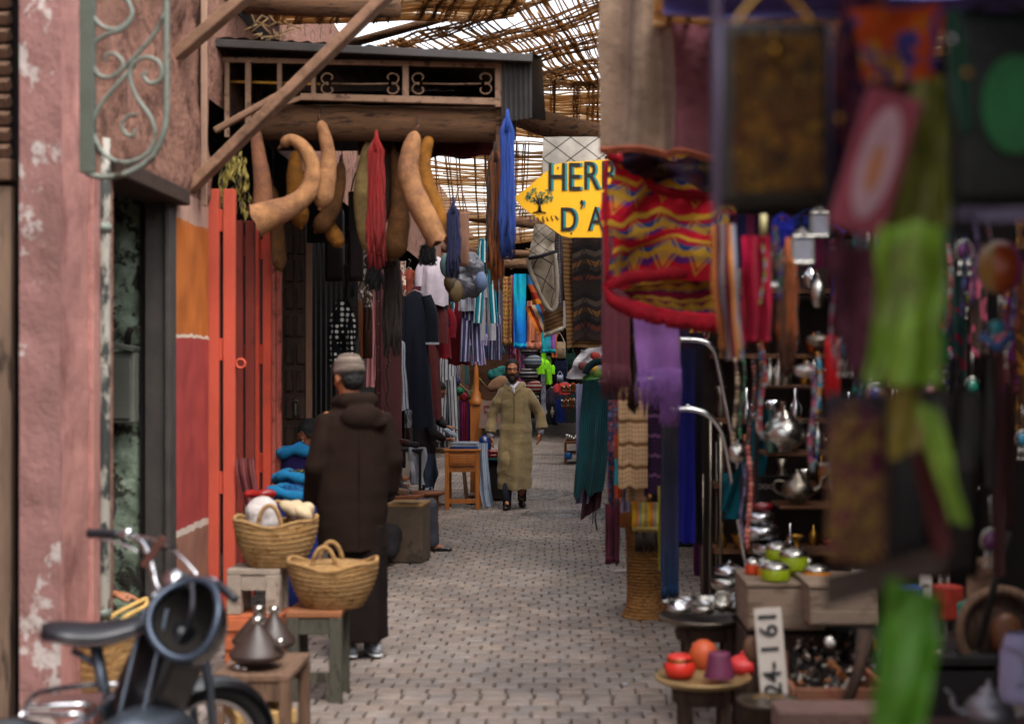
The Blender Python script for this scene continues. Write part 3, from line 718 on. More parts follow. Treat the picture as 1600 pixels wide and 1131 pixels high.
def shoe(name, root, c, d, m, s=1.0, pitch=0, sole=None):
    d = Vector((d[0], d[1], 0)).normalized(); x = V(-d.y, d.x, 0); up = V(0, 0, 1)
    M3 = Matrix((x, d, up)).transposed() @ Euler((pitch, 0, 0)).to_matrix(); c = Vector(c)
    q = lambda a, b, e: c + M3 @ V(a, b, e) * s
    mb = MB(); mb.sphere(q(0, -.07, .035), (.036 * s, .05 * s, .04 * s), 12, M3); mb.sphere(q(0, .04, .030), (.043 * s, .075 * s, .032 * s), 12, M3); mb.sphere(q(0, .10, .024), (.036 * s, .045 * s, .024 * s), 12, M3)
    mb.sphere(q(0, -.04, .07), (.033 * s, .045 * s, .04 * s), 12, M3)
    sh = link_mesh(name, remesh(mb, .009, 2), m, root)
    mb = MB(); mb.sphere(q(0, .01, .006), (.046 * s, .15 * s, .012 * s), 16, M3); mb.build('sole', sole or m_black, root, True); return sh

# ---- walking man in olive djellaba
m_olive = mat('olive_wool', '#94805a', .92, var=.16, vs=6, bump=.45, bs=260, stretch=(1, 1, .35), sheen=.25, bd=.004)
w0 = at(805, 574, 17.0)
A = thing('person', 'bearded man in a long olive brown djellaba walking down the middle of the alley', 'person', (w0.x, 17.0, .012))
I3 = Euler((R(4), 0, R(2))).to_matrix(); hc = V(-.035, -.03, 1.632)
mb = MB(); head(mb, hc, I3, 1.0)
mb.chain([((-.03, 0, 1.45), .058), ((-.035, -.012, 1.56), .052)])
mb.chain([((0, 0, .95), .10), ((0, 0, 1.15), .095), ((0, 0, 1.33), .085)]); mb.cap((-.12, 0, 1.35), .042, (.12, 0, 1.35), .042)
mb.chain([((-.14, 0, 1.34), .042), ((-.272, .02, 1.10), .036), ((-.287, -.06, .85), .028)]); mb.chain([((.14, 0, 1.34), .042), ((.285, .03, 1.12), .036), ((.300, -.02, .885), .028)])
hand(mb, (-.287, -.06, .85), (.0, -.1, -1), (.5, .4, 0), (.2, -1, 0), .95, .45); hand(mb, (.300, -.02, .885), (-.08, -.15, -1), (-.5, .4, 0), (-.3, -1, 0), .95, .45)
mb.chain([((-.07, 0, .90), .07), ((-.08, -.08, .5), .045), ((-.09, -.19, .14), .036), ((-.09, -.27, .055), .025)])
mb.chain([((.07, 0, .90), .07), ((.08, .04, .5), .045), ((.075, .14, .13), .040), ((.075, .08, .06), .025)])
link_mesh('body', remesh(mb, .0065, 1), m_skin, A); eyes(A, hc, I3); hairmesh(A, hc, I3)
q = lambda x, y, z: hc + I3 @ V(x, y, z)
mb = MB(); mb.sphere(q(0, -.058, -.098), (.052, .045, .042), 14, I3); mb.chain([(q(-.062, -.02, -.02), .014), (q(-.056, -.045, -.07), .022), (q(0, -.075, -.11), .032), (q(.056, -.045, -.07), .022), (q(.062, -.02, -.02), .014)], 10)
mb.chain([(q(-.034, -.085, -.052), .009), (q(0, -.101, -.040), .009), (q(.034, -.085, -.052), .009)], 8); mb.chain([(q(-.034, -.085, -.052), .010), (q(-.036, -.078, -.09), .014)], 8); mb.chain([(q(.034, -.085, -.052), .010), (q(.036, -.078, -.09), .014)], 8)
link_mesh('beard', remesh(mb, .007, 1, lambda p: .006 * noise.noise(p * 70)), m_hair, A)
mb = MB()
def wob(c, rx, ry, ph, a=.06, n=36, kk=5): return [Vector(c) + V(rx * (1 + a * math.sin(kk * t + ph)) * math.cos(t), ry * (1 + a * math.sin(kk * t + ph)) * math.sin(t), 0) for t in [2 * PI * i / n for i in range(n)]]
mb.loft([wob((-.02, 0, 1.475), .07, .07, 0, 0), wob((-.01, 0, 1.44), .12, .09, 0, 0), wob((0, 0, 1.40), .165, .10, 0, 0), wob((0, 0, 1.35), .185, .115, 0, .01), wob((0, 0, 1.2), .18, .13, 1, .03),
         wob((0, 0, 1.0), .19, .145, 1.5, .05), wob((-.002, -.02, .8), .20, .165, 2, .08), wob((-.004, -.04, .6), .20, .195, 2.3, .11), wob((-.004, -.05, .4), .195, .21, 2.6, .14), wob((-.004, -.05, .225), .19, .225, 2.9, .15)], (True, True))
mb.sphere((-.09, -.16, .52), (.09, .07, .16), 14); mb.sphere((.08, -.02, .62), (.1, .12, .2), 14)
for sx, el, cu in ((-1, (-.278, .02, 1.10), (-.297, -.05, .885)), (1, (.29, .03, 1.12), (.318, -.01, .935))):
    mb.chain([((sx * .145, 0, 1.365), .060), (((sx * .15 + el[0]) / 2, 0, 1.24), .068), (el, .066)], 14); mb.tube([el, [(a + b) / 2 for a, b in zip(el, cu)], cu], [.066, .068, .072], 16)
def sl_f(p): return .015 * noise.noise(V(p.x * 9, p.y * 9, p.z * 1.6)) + .013 * noise.noise(V(p.x * 4 + p.z * 5, p.y * 4, p.z * 9)) * (1 if p.z < 1.3 else .4) + .003 * noise.noise(p * 30)
mb.chain([((-.10, -.03, 1.435), .030), ((-.10, .06, 1.45), .04), ((-.02, .11, 1.45), .05), ((.08, .07, 1.455), .048), ((.085, -.02, 1.44), .038), ((.04, -.085, 1.405), .022), ((0, -.115, 1.36), .012)], 12)
mb.chain([((-.10, -.03, 1.435), .030), ((-.05, -.085, 1.40), .022), ((0, -.115, 1.36), .012)], 12); mb.sphere((.0, .14, 1.37), (.12, .06, .11), 14)
link_mesh('djellaba', remesh(mb, .009, 2, sl_f), m_olive, A)
m = MB(); m.tube(spline([(-.008, -.131, 1.36), (-.006, -.150, 1.2), (-.006, -.163, 1.02)], 6), .0045, 6); m.build('placket', mat('olive_d', '#6e5836', .9), A, True)
mb = MB(); mb.chain([((-.075, -.045, 1.485), .022), ((-.02, -.105, 1.42), .020), ((.035, -.06, 1.48), .022)], 10); mb.chain([((-.02, -.10, 1.43), .025), ((-.01, -.118, 1.37), .012)], 10)
link_mesh('shirt_collar', remesh(mb, .006, 1), mat('white_stripe', '#b9b6bd', .85, var=.15, vs=40), A)
for e, cu in (((-.297, -.05, .89), (-.288, -.058, .835)), ((.316, -.01, .94), (.302, -.02, .872))):
    m = MB(); m.tube([e, cu], [.045, .040], 14); m.build('shirt_cuff', MC['white_stripe'], A, True)
for x, y, z, zz in ((-.09, -.20, .24, .09), (.078, .16, .24, .12)):
    m = MB(); m.tube([(x, y + .04, z + .05), (x, y, z - .08), (x, y - .03, zz - .06)], [.060, .054, .050], 14); m.build('sock', mat('navy_sock', '#191d2b', .9), A, True)
shoe('shoe', A, (-.09, -.25, .005), (-.1, -1), mat('dark_leather', '#241a17', .35, var=.2, spec=.6), 1.0, R(-4)); shoe('shoe', A, (.078, .09, .02), (.12, -1), MC['dark_leather'], 1.0, R(-10))

# ---- standing man seen from behind
m_brown = mat('brown_wool', '#2e221d', .95, var=.25, vs=9, bump=.6, bs=300, bd=.005, spec=.08)
m_brown2 = mat('dark_grey_wool', '#2a2220', .95, var=.25, vs=9, bump=.5, bs=200, spec=.08)
w0 = at(552, 574, 8.28)
A = thing('person', 'man seen from behind in a near black hooded coat and grey knitted cap', 'person', (w0.x, 8.28, .012), R(24)); A.scale = (.99, 1.0, 1)
HR = Euler((R(8), 0, R(180 + 14))).to_matrix(); hc = V(-.025, .02, 1.605)
mb = MB(); head(mb, hc, HR, 1.0); mb.chain([((-.01, -.01, 1.40), .06), ((-.02, .01, 1.55), .056)])
mb.chain([((0, 0, .95), .13), ((0, 0, 1.15), .13), ((0, 0, 1.36), .12)]); mb.cap((-.15, 0, 1.36), .055, (.16, 0, 1.36), .055)
mb.chain([((-.18, 0, 1.35), .05), ((-.22, -.02, 1.08), .042), ((-.17, .13, .93), .03)]); mb.chain([((.18, 0, 1.35), .05), ((.235, 0, 1.08), .042), ((.20, .12, .90), .03)])
hand(mb, (-.17, .13, .93), (.2, .6, -.5), (.8, 0, 0), (0, .4, 1), .95, .5); hand(mb, (.20, .12, .90), (-.2, .6, -.5), (-.8, 0, 0), (0, .4, 1), .95, .5)
for sx in (-.03, .115): mb.chain([((sx, 0, .92), .09), ((sx, 0, .5), .06), ((sx, -.01, .11), .045), ((sx, .1, .05), .03)])
link_mesh('body', remesh(mb, .008, 1), m_skin, A); eyes(A, hc, HR)
q = lambda x, y, z: hc + HR @ V(x, y, z)
hairmesh(A, hc - V(0, 0, .012), HR, .98)
mb = MB(); mb.sphere(q(0, .016, .06), (.089, .106, .090), 22, HR); mb.tube([q(0, .02, .025), q(0, .02, .045)], [.094, .098], 22)
k = NT('knit_cap'); tc = k.n('ShaderNodeTexCoord').outputs['Object']; sx_ = k.n('ShaderNodeSeparateXYZ'); k.l(tc, sx_.inputs[0])
st = k.ramp(k.math('FRACT', k.math('MULTIPLY', sx_.outputs[2], 26)), [(0, H('#6b5d54')), (.62, H('#8f8176'))], True)
k.l(k.mix(1.0, st, k.ramp(k.noise(tc, 90, 4), [(.3, .7), (.7, 1.1)]), 'MULTIPLY'), k.b.inputs['Base Color']); k.b.inputs['Roughness'].default_value = .95
bp = k.n('ShaderNodeBump'); bp.inputs['Distance'].default_value = .006; k.l(k.noise(tc, 130, 3), bp.inputs['Height']); k.l(bp.outputs[0], k.b.inputs['Normal'])
link_mesh('knitted_cap', remesh(mb, .007, 2, lambda p: .0025 * math.sin(p.z * 160)), k.m, A)
mb = MB()
mb.loft([wob((-.0, .0, 1.47), .085, .085, 0, 0), wob((0, 0, 1.43), .13, .10, 0, 0), wob((.005, 0, 1.395), .185, .12, 0, 0), wob((.005, 0, 1.34), .215, .135, 0, .01), wob((0, 0, 1.15), .215, .15, 1, .02), wob((-.01, 0, .95), .215, .155, 2, .03), wob((-.01, 0, .75), .205, .155, 2.5, .04), wob((-.01, 0, .61), .20, .155, 3, .05)], (True, True))
mb.chain([((-.165, 0, 1.34), .07), ((-.225, -.02, 1.10), .072), ((-.20, .1, .93), .07)], 14); mb.chain([((.175, 0, 1.34), .07), ((.238, .0, 1.13), .072), ((.225, .06, .96), .068)], 14)
# hood lying on the back
mb.chain([((-.10, .0, 1.465), .040), ((-.07, -.055, 1.475), .048), ((.0, -.085, 1.475), .055), ((.08, -.06, 1.475), .050), ((.10, .01, 1.465), .042), ((.04, .09, 1.44), .035), ((-.05, .09, 1.44), .035), ((-.10, .0, 1.465), .040)], 12)
mb.sphere((.02, -.12, 1.385), (.13, .045, .075), 16); mb.sphere((.10, -.125, 1.35), (.07, .03, .04), 12)
link_mesh('hooded_coat', remesh(mb, .010, 2, lambda p: .010 * noise.noise(V(p.x * 6, p.y * 6, p.z * 3)) + .006 * noise.noise(V(p.x * 9, p.y * 9, p.z * 14)) * (1 if abs(p.x) > .15 else .4)), m_brown, A)
m = MB(); m.tube([(-.005, -.152, 1.3), (-.008, -.162, 1.1), (-.012, -.162, .8), (-.012, -.158, .62)], .0035, 5); m.build('seam', m_brown2, A, True)
mb = MB(); mb.loft([wob((.02, 0, .75), .18, .13, 0, .02), wob((.03, 0, .5), .175, .14, 1, .05), wob((.03, 0, .3), .17, .15, 1.5, .06), wob((.03, 0, .085), .175, .16, 2, .08)], (True, True))
link_mesh('robe', remesh(mb, .010, 2, folds(.012, 8)), m_brown2, A)
m_shoe = mat('grey_trainer', '#8b8f96', .6, var=.3, vs=20, bump=.2)
for sx, yy in ((-.02, .02), (.115, -.02)):
    shoe('shoe', A, (sx, yy, .0), (.05, 1), m_shoe, 1.0, 0, mat('sole_white', '#b8b8ba', .7))
    m = MB(); m.tube([(sx, yy - .04, .17), (sx, yy - .04, .08)], [.045, .04], 12); m.build('sock', mat('tan_sock', '#8f664e', .8), A, True)

def clothed(root, J, HR, hc, m_top, m_bot, skin=None, s=1.0, hair=True, hands=(), vox=.010):
    skin = skin or m_skin
    mb = MB(); head(mb, hc, HR, s); mb.cap(J['neck'], .055 * s, Vector(J['neck']).lerp(hc, .75), .05 * s)
    mb.chain([(J['hip'], .13 * s), (J['chest'], .12 * s), (J['neck'], .055 * s)])
    for a in ('l', 'r'):
        if a + 'sh' in J: mb.chain([(J['chest'], .07 * s), (J[a + 'sh'], .05 * s), (J[a + 'el'], .042 * s), (J[a + 'wr'], .029 * s)])
        if a + 'kn' in J: mb.chain([(J['hip'], .09 * s), (J[a + 'kn'], .06 * s), (J[a + 'an'], .04 * s), (J[a + 'toe'], .028 * s)])
    for h in hands: hand(mb, *h)
    link_mesh('body', remesh(mb, .0075, 1), skin, root)
    eyes(root, hc, HR, s)
    if hair: hairmesh(root, hc, HR, s)
    mb = MB(); mb.chain([(J['hip'], .155 * s), (J['chest'], .155 * s)], 18); mb.cap(J['chest'], .13 * s, J['neck'], .075 * s)
    for a in ('l', 'r'):
        if a + 'sh' in J:
            w = Vector(J[a + 'el']).lerp(Vector(J[a + 'wr']), .86); mb.chain([(J['chest'], .09 * s), (J[a + 'sh'], .078 * s), (J[a + 'el'], .066 * s), (w, .050 * s)], 14)
    link_mesh('jacket', remesh(mb, vox, 2, folds(.012, 7, .008)), m_top, root)
    if 'lkn' in J:
        mb = MB(); mb.sphere(J['hip'], .15 * s, 16)
        for a in ('l', 'r'):
            hp = Vector(J['hip']); w = Vector(J[a + 'kn']).lerp(Vector(J[a + 'an']), .92); mb.chain([(hp, .13 * s), (J[a + 'kn'], .085 * s), (w, .068 * s)], 14)
        link_mesh('trousers', remesh(mb, vox, 2, folds(.010, 7, .010)), m_bot, root)
m_jean = mat('jeans', '#3a4457', .9, var=.35, vs=8, bump=.4, bs=200); m_blackj = mat('black_jacket', '#2b2328', .85, var=.3, vs=6, bump=.3)
# ---- young man bending over the folding table
w0 = at(665, 574, 17.3); f = 17.3 / F; L = lambda px, py, y=0: V((px - 665) * f, y, EYE - (py - 574) * f)
A = thing('person', 'young man in black jacket and blue jeans bending over the small pine table', 'person', (w0.x, 17.3, .012))
HR = Euler((0, R(0), R(75))).to_matrix() @ Euler((R(38), 0, 0)).to_matrix()
J = dict(hip=L(664, 702), chest=L(662, 655), neck=L(673, 632), lsh=L(668, 648, -.15), lel=L(680, 678, -.2), lwr=L(696, 687, -.16), rsh=L(672, 645, .15), rel=L(688, 662, .16), rwr=L(697, 668, .06),
         lkn=L(668, 745, -.1), lan=L(670, 781, -.1), ltoe=L(689, 787, -.14), rkn=L(674, 742, .1), ran=L(664, 778, .1), rtoe=L(676, 786, .1))
clothed(A, J, HR, L(685, 613), m_blackj, m_jean, s=.9, hands=((L(697, 687, -.15), (1, .1, .1), (0, 0, -1), (0, 1, 0), .9), (L(698, 668, .06), (1, -.2, -.1), (0, 0, -1), (0, -1, 0), .9)))
for c in (V(.03, -.10, .0), V(-.06, .1, .0)):
    m = MB(); m.sphere(c + V(.09, 0, .015), (.13, .048, .014), 14); m.build('sandal', m_blackj, A, True)
    m = MB(); m.tube(arc(c + V(.13, 0, .02), .046, 0, PI, 8, 'yz'), .012, 6); m.build('sandal_strap', mat('white_strap', '#c9c6c4', .6), A, True)
m = MB(); m.tube([L(668, 762, -.1), L(672, 783, -.1)], [.075, .078], 12); m.build('turn_up', cloth('camo', ['#5f6878', '#272a35', '#9aa3b0'], 'flor', 9), A, True)
# ---- seated man, mostly hidden behind the standing man
w0 = at(592, 574, 12.8); f = 12.8 / F; L = lambda px, py, y=0: V((px - 592) * f, y, EYE - (py - 574) * f)
A = thing('person', 'seated man in black sleeves and grey trousers working wood beside the carton', 'person', (w0.x, 12.8, .012))
HR = Euler((0, 0, R(80))).to_matrix() @ Euler((R(30), 0, 0)).to_matrix()
J = dict(hip=L(575, 800), chest=L(577, 730), neck=L(582, 703), lsh=L(585, 722, -.17), lel=L(600, 772, -.22), lwr=L(620, 778, -.14), rsh=L(588, 722, .17), rel=L(612, 762, .22), rwr=L(642, 786, .12),
         lkn=L(628, 812, -.24), lan=L(612, 858, -.24), ltoe=L(628, 864, -.26), rkn=L(668, 796, .16), ran=L(672, 858, .2), rtoe=L(690, 863, .2))
clothed(A, J, HR, L(592, 680), m_blackj, mat('grey_trousers', '#55565f', .9, var=.3, bump=.3), s=.95, hands=((L(621, 779, -.14), (1, .35, -.15), (0, .3, -1), (0, 1, .2), .95), (L(644, 785, .10), (-.6, -.8, .0), (0, 0, -1), (-.8, .5, 0), .95)))
for t in ('l', 'r'): shoe('shoe', A, Vector(J[t + 'an']) * 1.0 - V(-.05, 0, .06), (1, .1), MC['dark_leather'], .95)
# ---- figure in shadow behind the blue sacks
w0 = at(480, 574, 10.9); f = 10.9 / F; L = lambda px, py, y=0: V((px - 480) * f, y, EYE - (py - 574) * f)
A = thing('person', 'dark haired person in navy with bowed head sitting behind the blue sacks', 'person', (w0.x, 10.9, .012))
HR = Euler((0, 0, R(-60))).to_matrix() @ Euler((R(35), 0, 0)).to_matrix()
J = dict(hip=L(478, 800), chest=L(470, 735), neck=L(476, 708), lsh=L(450, 728, 0), lel=L(440, 770, -.1), lwr=L(462, 780, -.25), rsh=L(495, 728, 0), rel=L(505, 770, -.1), rwr=L(490, 785, -.25),
         lkn=L(455, 800, -.35), lan=L(455, 880, -.35), ltoe=L(455, 885, -.45), rkn=L(500, 800, -.35), ran=L(500, 880, -.35), rtoe=L(500, 885, -.45))
clothed(A, J, HR, L(484, 684), mat('navy_top', '#272a3c', .9, var=.3), m_blackj, m_skin2, s=.95)
# ---- person hidden in the recess, hand on the straw bag
A = thing('person', 'person sitting behind the pink pillar, only the hand on the straw bag showing', 'person', (-2.62, 7.75, .012))
L = lambda px, py, Y: at(px, py, Y) - V(-2.62, 7.75, .012)
HR = Euler((0, 0, R(40))).to_matrix() @ Euler((R(20), 0, 0)).to_matrix()
J = dict(hip=V(0, 0, .42), chest=V(.0, -.03, .82), neck=V(.0, -.05, 1.0), lsh=V(-.18, 0, .93), lel=V(-.2, -.2, .66), lwr=V(-.05, -.38, .55), rsh=V(.17, -.1, .92), rel=V(.16, -.33, .62), rwr=L(176, 928, 7.32),
         lkn=V(-.12, -.4, .48), lan=V(-.12, -.42, .08), ltoe=V(-.12, -.52, .04), rkn=V(.1, -.38, .45), ran=V(.1, -.42, .08), rtoe=V(.1, -.52, .04))
mb_h = (L(174, 927, 7.32), (1, 0, -.12), (0, .4, -1), (0, -1, .2), 1.1, .45)
clothed(A, J, HR, V(0, -.07, 1.18), mat('grey_sleeve', '#3a3638', .9, var=.3), m_blackj, s=.95, hands=(mb_h,))
# ================================================================ goods: makers
m_hang = mat('hanger_wire', '#8f8a84', .4, metal=.8, var=.2)
def robe_loft(m, w, L, flare, fold, ph, dep=.10, n=40, c=(0, 0, 0), top=.5):
    c = Vector(c); prof = [(0, top), (.05, .9), (.12, 1.0), (.35, .96), (.6, (1 + flare) / 2), (.8, .25 + .75 * flare), (1, flare)]
    rings = []
    for i in range(21):
        t = i / 20
        for (a, ra), (b, rb) in zip(prof, prof[1:]):
            if a <= t <= b: r = ra + (rb - ra) * (t - a) / (b - a); break
        am = fold * min(1, t * 2.5); rr = []
        for k in range(n):
            th = 2 * PI * k / n; q = 1 + am * math.sin(7 * th + ph + 1.5 * noise.noise(V(th, t * 2, ph))) * .6 + am * noise.noise(V(math.cos(th) * 2, math.sin(th) * 2, t * 3 + ph))
            rr.append(c + V(w / 2 * r * q * math.cos(th), dep * (.35 + .65 * min(1, t * 3)) * q * math.sin(th) * (1 + am * 2), -L * t + .012 * math.sin(5 * th + ph) * t))
        rings.append(rr)
    return m.loft(rings, uvr=(1, 1))
def hanger(T, w, z=0, y=0):
    m = MB(); m.tube([(-w * .45, y, z - .07), (-w * .2, y, z - .005), (0, y, z + .02), (w * .2, y, z - .005), (w * .45, y, z - .07)], .006, 6)
    m.tube([V(0, y, z + .02), V(0, y, z + .07)] + [V(.02 * math.sin(a), y, z + .09 - .02 * math.cos(a)) for a in (.3, 1.2, 2.1, 3.0, 3.9)], .003, 5); m.build('hanger', m_hang, T, True)
def place(name, label, cat, x0, x1, y0, Y, group=None, rz=0):
    return thing(name, label, cat, at((x0 + x1) / 2, y0, Y), rz, group)
def dress(label, x0, x1, y0, y1, Y, m, flare=1.2, sleeve=.45, name='dress', cat='dress', group=None, rz=0, hang=True, fold=.08, trim=None, slw=.06):
    T = place(name, label, cat, x0, x1, y0, Y, group, rz); w = (x1 - x0) * Y / F / max(1, flare); L = (y1 - y0) * Y / F
    b = MB(); robe_loft(b, w * .82, L, flare * 1.18, fold, x0 * .1, top=.35); b.build('body_panel', m, T, True)
    if sleeve:
        for sx in (-1, 1):
            b = MB(); a = V(sx * w * .36, 0, -.045); e = V(sx * (w * .36 + w * .18), .0, -L * sleeve)
            b.tube(spline([a, a.lerp(e, .4) + V(sx * .03, 0, 0), e], 5), lerpr([slw * .8, slw, slw * 1.1], 11), 12, False); b.build('sleeve', m, T, True)
            if trim: b = MB(); b.tube([e + V(0, 0, .01), e - V(0, 0, .012)], slw * 1.13, 12, False); b.build('cuff', trim, T, True)
    if hang: hanger(T, w)
    return T
def trousers(label, x0, x1, y0, y1, Y, m, split=.28, spread=1.25, group=None, rz=0, name='trousers', tie=None, lean=0):
    T = place(name, label, 'trousers', x0, x1, y0, Y, group, rz); W = (x1 - x0) * Y / F; L = (y1 - y0) * Y / F; w = W / spread
    b = MB(); n = 32; rg = []
    for i in range(7):
        t = i / 6; q = .78 + .22 * min(1, t * 2.5); rg.append([V(w / 2 * q * math.cos(a) * (1 + .05 * math.sin(9 * a)), .055 * math.sin(a) * (1 + .12 * math.sin(9 * a)), -L * split * t * (1.0)) for a in [2 * PI * k / n for k in range(n)]])
    b.loft(rg); b.build('waist', m, T, True)
    for sx in (-1, 1):
        b = MB(); rg = []
        for i in range(13):
            t = i / 12; c = V(sx * (w * .25 + (W - w) * .5 * t) + lean * t, .0, -L * split * .85 - L * (1 - split * .85) * t); r = w * .265
            rg.append([c + V(r * math.cos(a) * (1 + .07 * math.sin(4 * a + 3 * t + sx)), .055 * math.sin(a) * (1 + .15 * math.sin(5 * a + 4 * t)), 0) for a in [2 * PI * k / 24 for k in range(24)]])
        b.loft(rg, uvr=(.5, 1)); b.build('trouser_leg', m, T, True)
    b = MB(); b.tube([V(w * .39 * math.cos(a), .045 * math.sin(a), .0) for a in [2 * PI * k / 20 for k in range(21)]], .012, 6, False); b.build('waistband', tie or m, T, True)
    return T
def scarf(label, x0, x1, y0, y1, Y, m, fr=0, n=3, amp=.018, name='scarf', cat='scarf', group=None, dY=0, taper=1, frm=None, back=True, hem=.03, sway=(0, 0), gather=None, nv=18, uvr=(1, 1), seed=None, nu=28, tilt=0):
    """a cloth folded over a line: front drop and slightly longer back drop, fringe as its own part"""
    T = place(name, label, cat, x0, x1, y1, Y, group); b = MB(); A_, B_ = at(x0, y0 + tilt, Y), at(x1, y0 - tilt, Y + dY); L = (y1 - y0) * Y / F; fl = fr * Y / F
    sd_ = x0 * .37 + y0 * .11 if seed is None else seed
    b.sheet(A_, B_, L - fl, n, amp, taper=taper, hem=hem, seed=sd_, sway=sway, gather=gather, nv=nv, uvr=uvr, nu=nu); last = b.last[:]
    if back: b.sheet(A_ + V(0, .035, 0), B_ + V(0, .035, 0), (L - fl) * .93, n, amp, taper=taper, hem=hem, seed=sd_ + 3, sway=sway, gather=gather, nv=nv, uvr=uvr, nu=nu)
    b.build('cloth', m, T)
    if fr:
        b = MB(); b.fringe(last, fl, .0035 * Y / 9, 3); b.build('fringe', frm or m, T)
    return T
def yarn(label, x0, x1, y0, y1, Y, m, m2=None, cut=.75, name='yarn_hank', n=70, cat='yarn'):
    T = place(name, label, cat, x0, x1, y1, Y); b = MB(); b2 = MB(); w = (x1 - x0) * Y / F / 2; c = at((x0 + x1) / 2, y0, Y); L = (y1 - y0) * Y / F
    n = int(n * 1.7)
    for i in range(n):
        a = ru(0, 2 * PI); r = w * math.sqrt(rnd()) * ru(.85, 1.15); dx, dy = r * math.cos(a), r * math.sin(a) * .6; l = L * ru(.72, 1)
        pts = [c + V(dx * .25, dy * .25, 0)] + [c + V(dx * (.8 + .25 * t) + .02 * w * math.sin(t * 9 + i) * 9, dy * (.8 + .2 * t), -l * t) for t in (.12, .35, .6, .85, 1)]
        if m2 and rnd() > cut:
            b2.tube(pts[:1] + [p for p in pts[1:]] + [pts[-1] - V(0, 0, L * ru(.05, .2))], .007, 4)
        else: b.tube(pts, ru(.003, .0075), 4)
    b.tube([c + V(0, 0, .06), c, c - V(0, 0, L * .1)], [.008, w * .32, w * .6], 10); b.build('strands', m, T)
    if m2: b2.build('tip_strands', m2, T)
    return T
def bag(label, x0, x1, y0, y1, Y, m, strap=30, name='bag', cat='bag', mstrap=None, depth=.05, rz=0, group=None, flap=True, tilt=0, piping=None):
    T = thing(name, label, cat, at((x0 + x1) / 2, (y0 + y1) / 2, Y), 0, group, rot=(0, R(tilt), rz)); w = (x1 - x0) * Y / F; h = (y1 - y0) * Y / F
    b = MB(); rg = []
    for i in range(15):
        t = i / 14; q = (math.sin(PI * min(1, max(0.0, t)) * .96 + .06)) ** .22; ww = w / 2 * (.93 + .07 * q) * (1 if 0 < i < 14 else .96)
        rg.append([V(ww * (abs(math.cos(a)) ** .35) * (1 if math.cos(a) > 0 else -1), depth * (.25 + .75 * math.sin(PI * (.15 + .8 * t))) * .5 * math.sin(a) , h / 2 - h * t) for a in [2 * PI * k / 32 for k in range(32)]])
    b.loft(rg, (True, True)); b.f = b.f
    # planar uvs on the pouch
    for fi, f_ in enumerate(b.f): b.uv[fi] = [((b.v[a].x / w + .5), (b.v[a].z / h + .5)) for a in f_]
    b.build('pouch', m, T, True)
    if flap:
        b = MB(); b.sheet(V(-w * .47, -depth * .5 - .004, h * .49), V(w * .47, -depth * .5 - .004, h * .49), h * .42, 2, .003, taper=.92); b.build('flap', m, T, True)
    if piping:
        b = MB(); z0, z1 = h / 2, -h / 2; b.tube([(-w / 2, 0, z0), (-w / 2, 0, z1), (w / 2, 0, z1), (w / 2, 0, z0), (-w / 2, 0, z0)], .006 * Y / 3, 6); b.build('piping', piping, T, True)
    if strap:
        s = strap * Y / F; b = MB(); b.tube(spline([V(-w * .42, 0, h * .45), V(-w * .2, .01, h / 2 + s * .6), V(0, .01, h / 2 + s), V(w * .2, .01, h / 2 + s * .6), V(w * .42, 0, h * .45)], 5), .006, 6); b.build('strap', mstrap or m, T, True)
    return T
def gourd(label, pts, Y, m, open_end=False, name='gourd'):
    T = thing(name, label, 'gourd', at(pts[-1][0], pts[-1][1], Y)); P_ = [at(x, y, Y + (q[1] if len(q) > 1 else 0)) for x, y, *q in pts]
    n = 26; sp = spline(P_, 6); rs = lerpr([q[0] * Y / F * .78 for x, y, *q in pts], len(sp)); b = MB()
    def e(i): 
        t = i / (len(sp) - 1); s_ = 1
        if i == 0: s_ = .3
        if i == 1: s_ = .8
        if not open_end: s_ *= math.sqrt(max(.02, 1 - max(0, (t - .82) / .18) ** 2))
        return s_
    b.tube(sp, [r * e(i) * (1 + .07 * noise.noise(V(i * .35, pts[0][0], 0))) for i, r in enumerate(rs)], 18, not open_end)
    if not open_end: b.sphere(sp[-1], rs[-1] * .3, 8)
    if open_end:
        for j in range(18):
            v = b.v[-1 - j]; v += (sp[-1] - sp[-3]).normalized() * .035 * (rnd() - .3)
    b.build('shell', m, T)
    s0 = (sp[0] - sp[2]).normalized(); b = MB(); b.tube([sp[0] - s0 * .01, sp[0] + s0 * .025, sp[0] + s0 * .04 + V(.008, 0, 0)], [.016, .010, .007], 8); b.build('stem', m_gdark, T)
    if open_end:
        b = MB(); b.tube(sp[-8:-1], [r * .86 for r in rs[-8:-1]], 18, False); b.build('hollow', m_gdark, T)
    b = MB(); b.tube([sp[0], sp[0] + V(0, .06, .10), at(pts[0][0], min(205, pts[0][1] - 6), 9.5)], .004, 5); b.build('cord', m_black, T)
    return T
def gmat(key, c, c2): return mat(key, c, .85, var=.5, vs=11, bump=.9, bs=55, col2=c2, c2s=6, c2=(.42, .68), spec=.2, bd=.012)
m_g1 = gmat('gourd_orange', '#ad8058', '#7f5a48'); m_g2 = gmat('gourd_amber', '#9c6a2c', '#7d5325'); m_g3 = gmat('gourd_pink', '#a57253', '#8e6657')
m_g4 = gmat('gourd_brown', '#74502f', '#4f3420'); m_g5 = gmat('gourd_pale', '#8c774d', '#6b5637'); m_gdark = mat('gourd_inside', '#5a3a22', .9, var=.4)
gourd('dull pinkish gourd hanging straight, leftmost of the hanging gourds', [(398, 196, 10), (404, 240, 14), (410, 285, 18), (411, 330, 21), (408, 356, 17)], 9.45, m_g3)
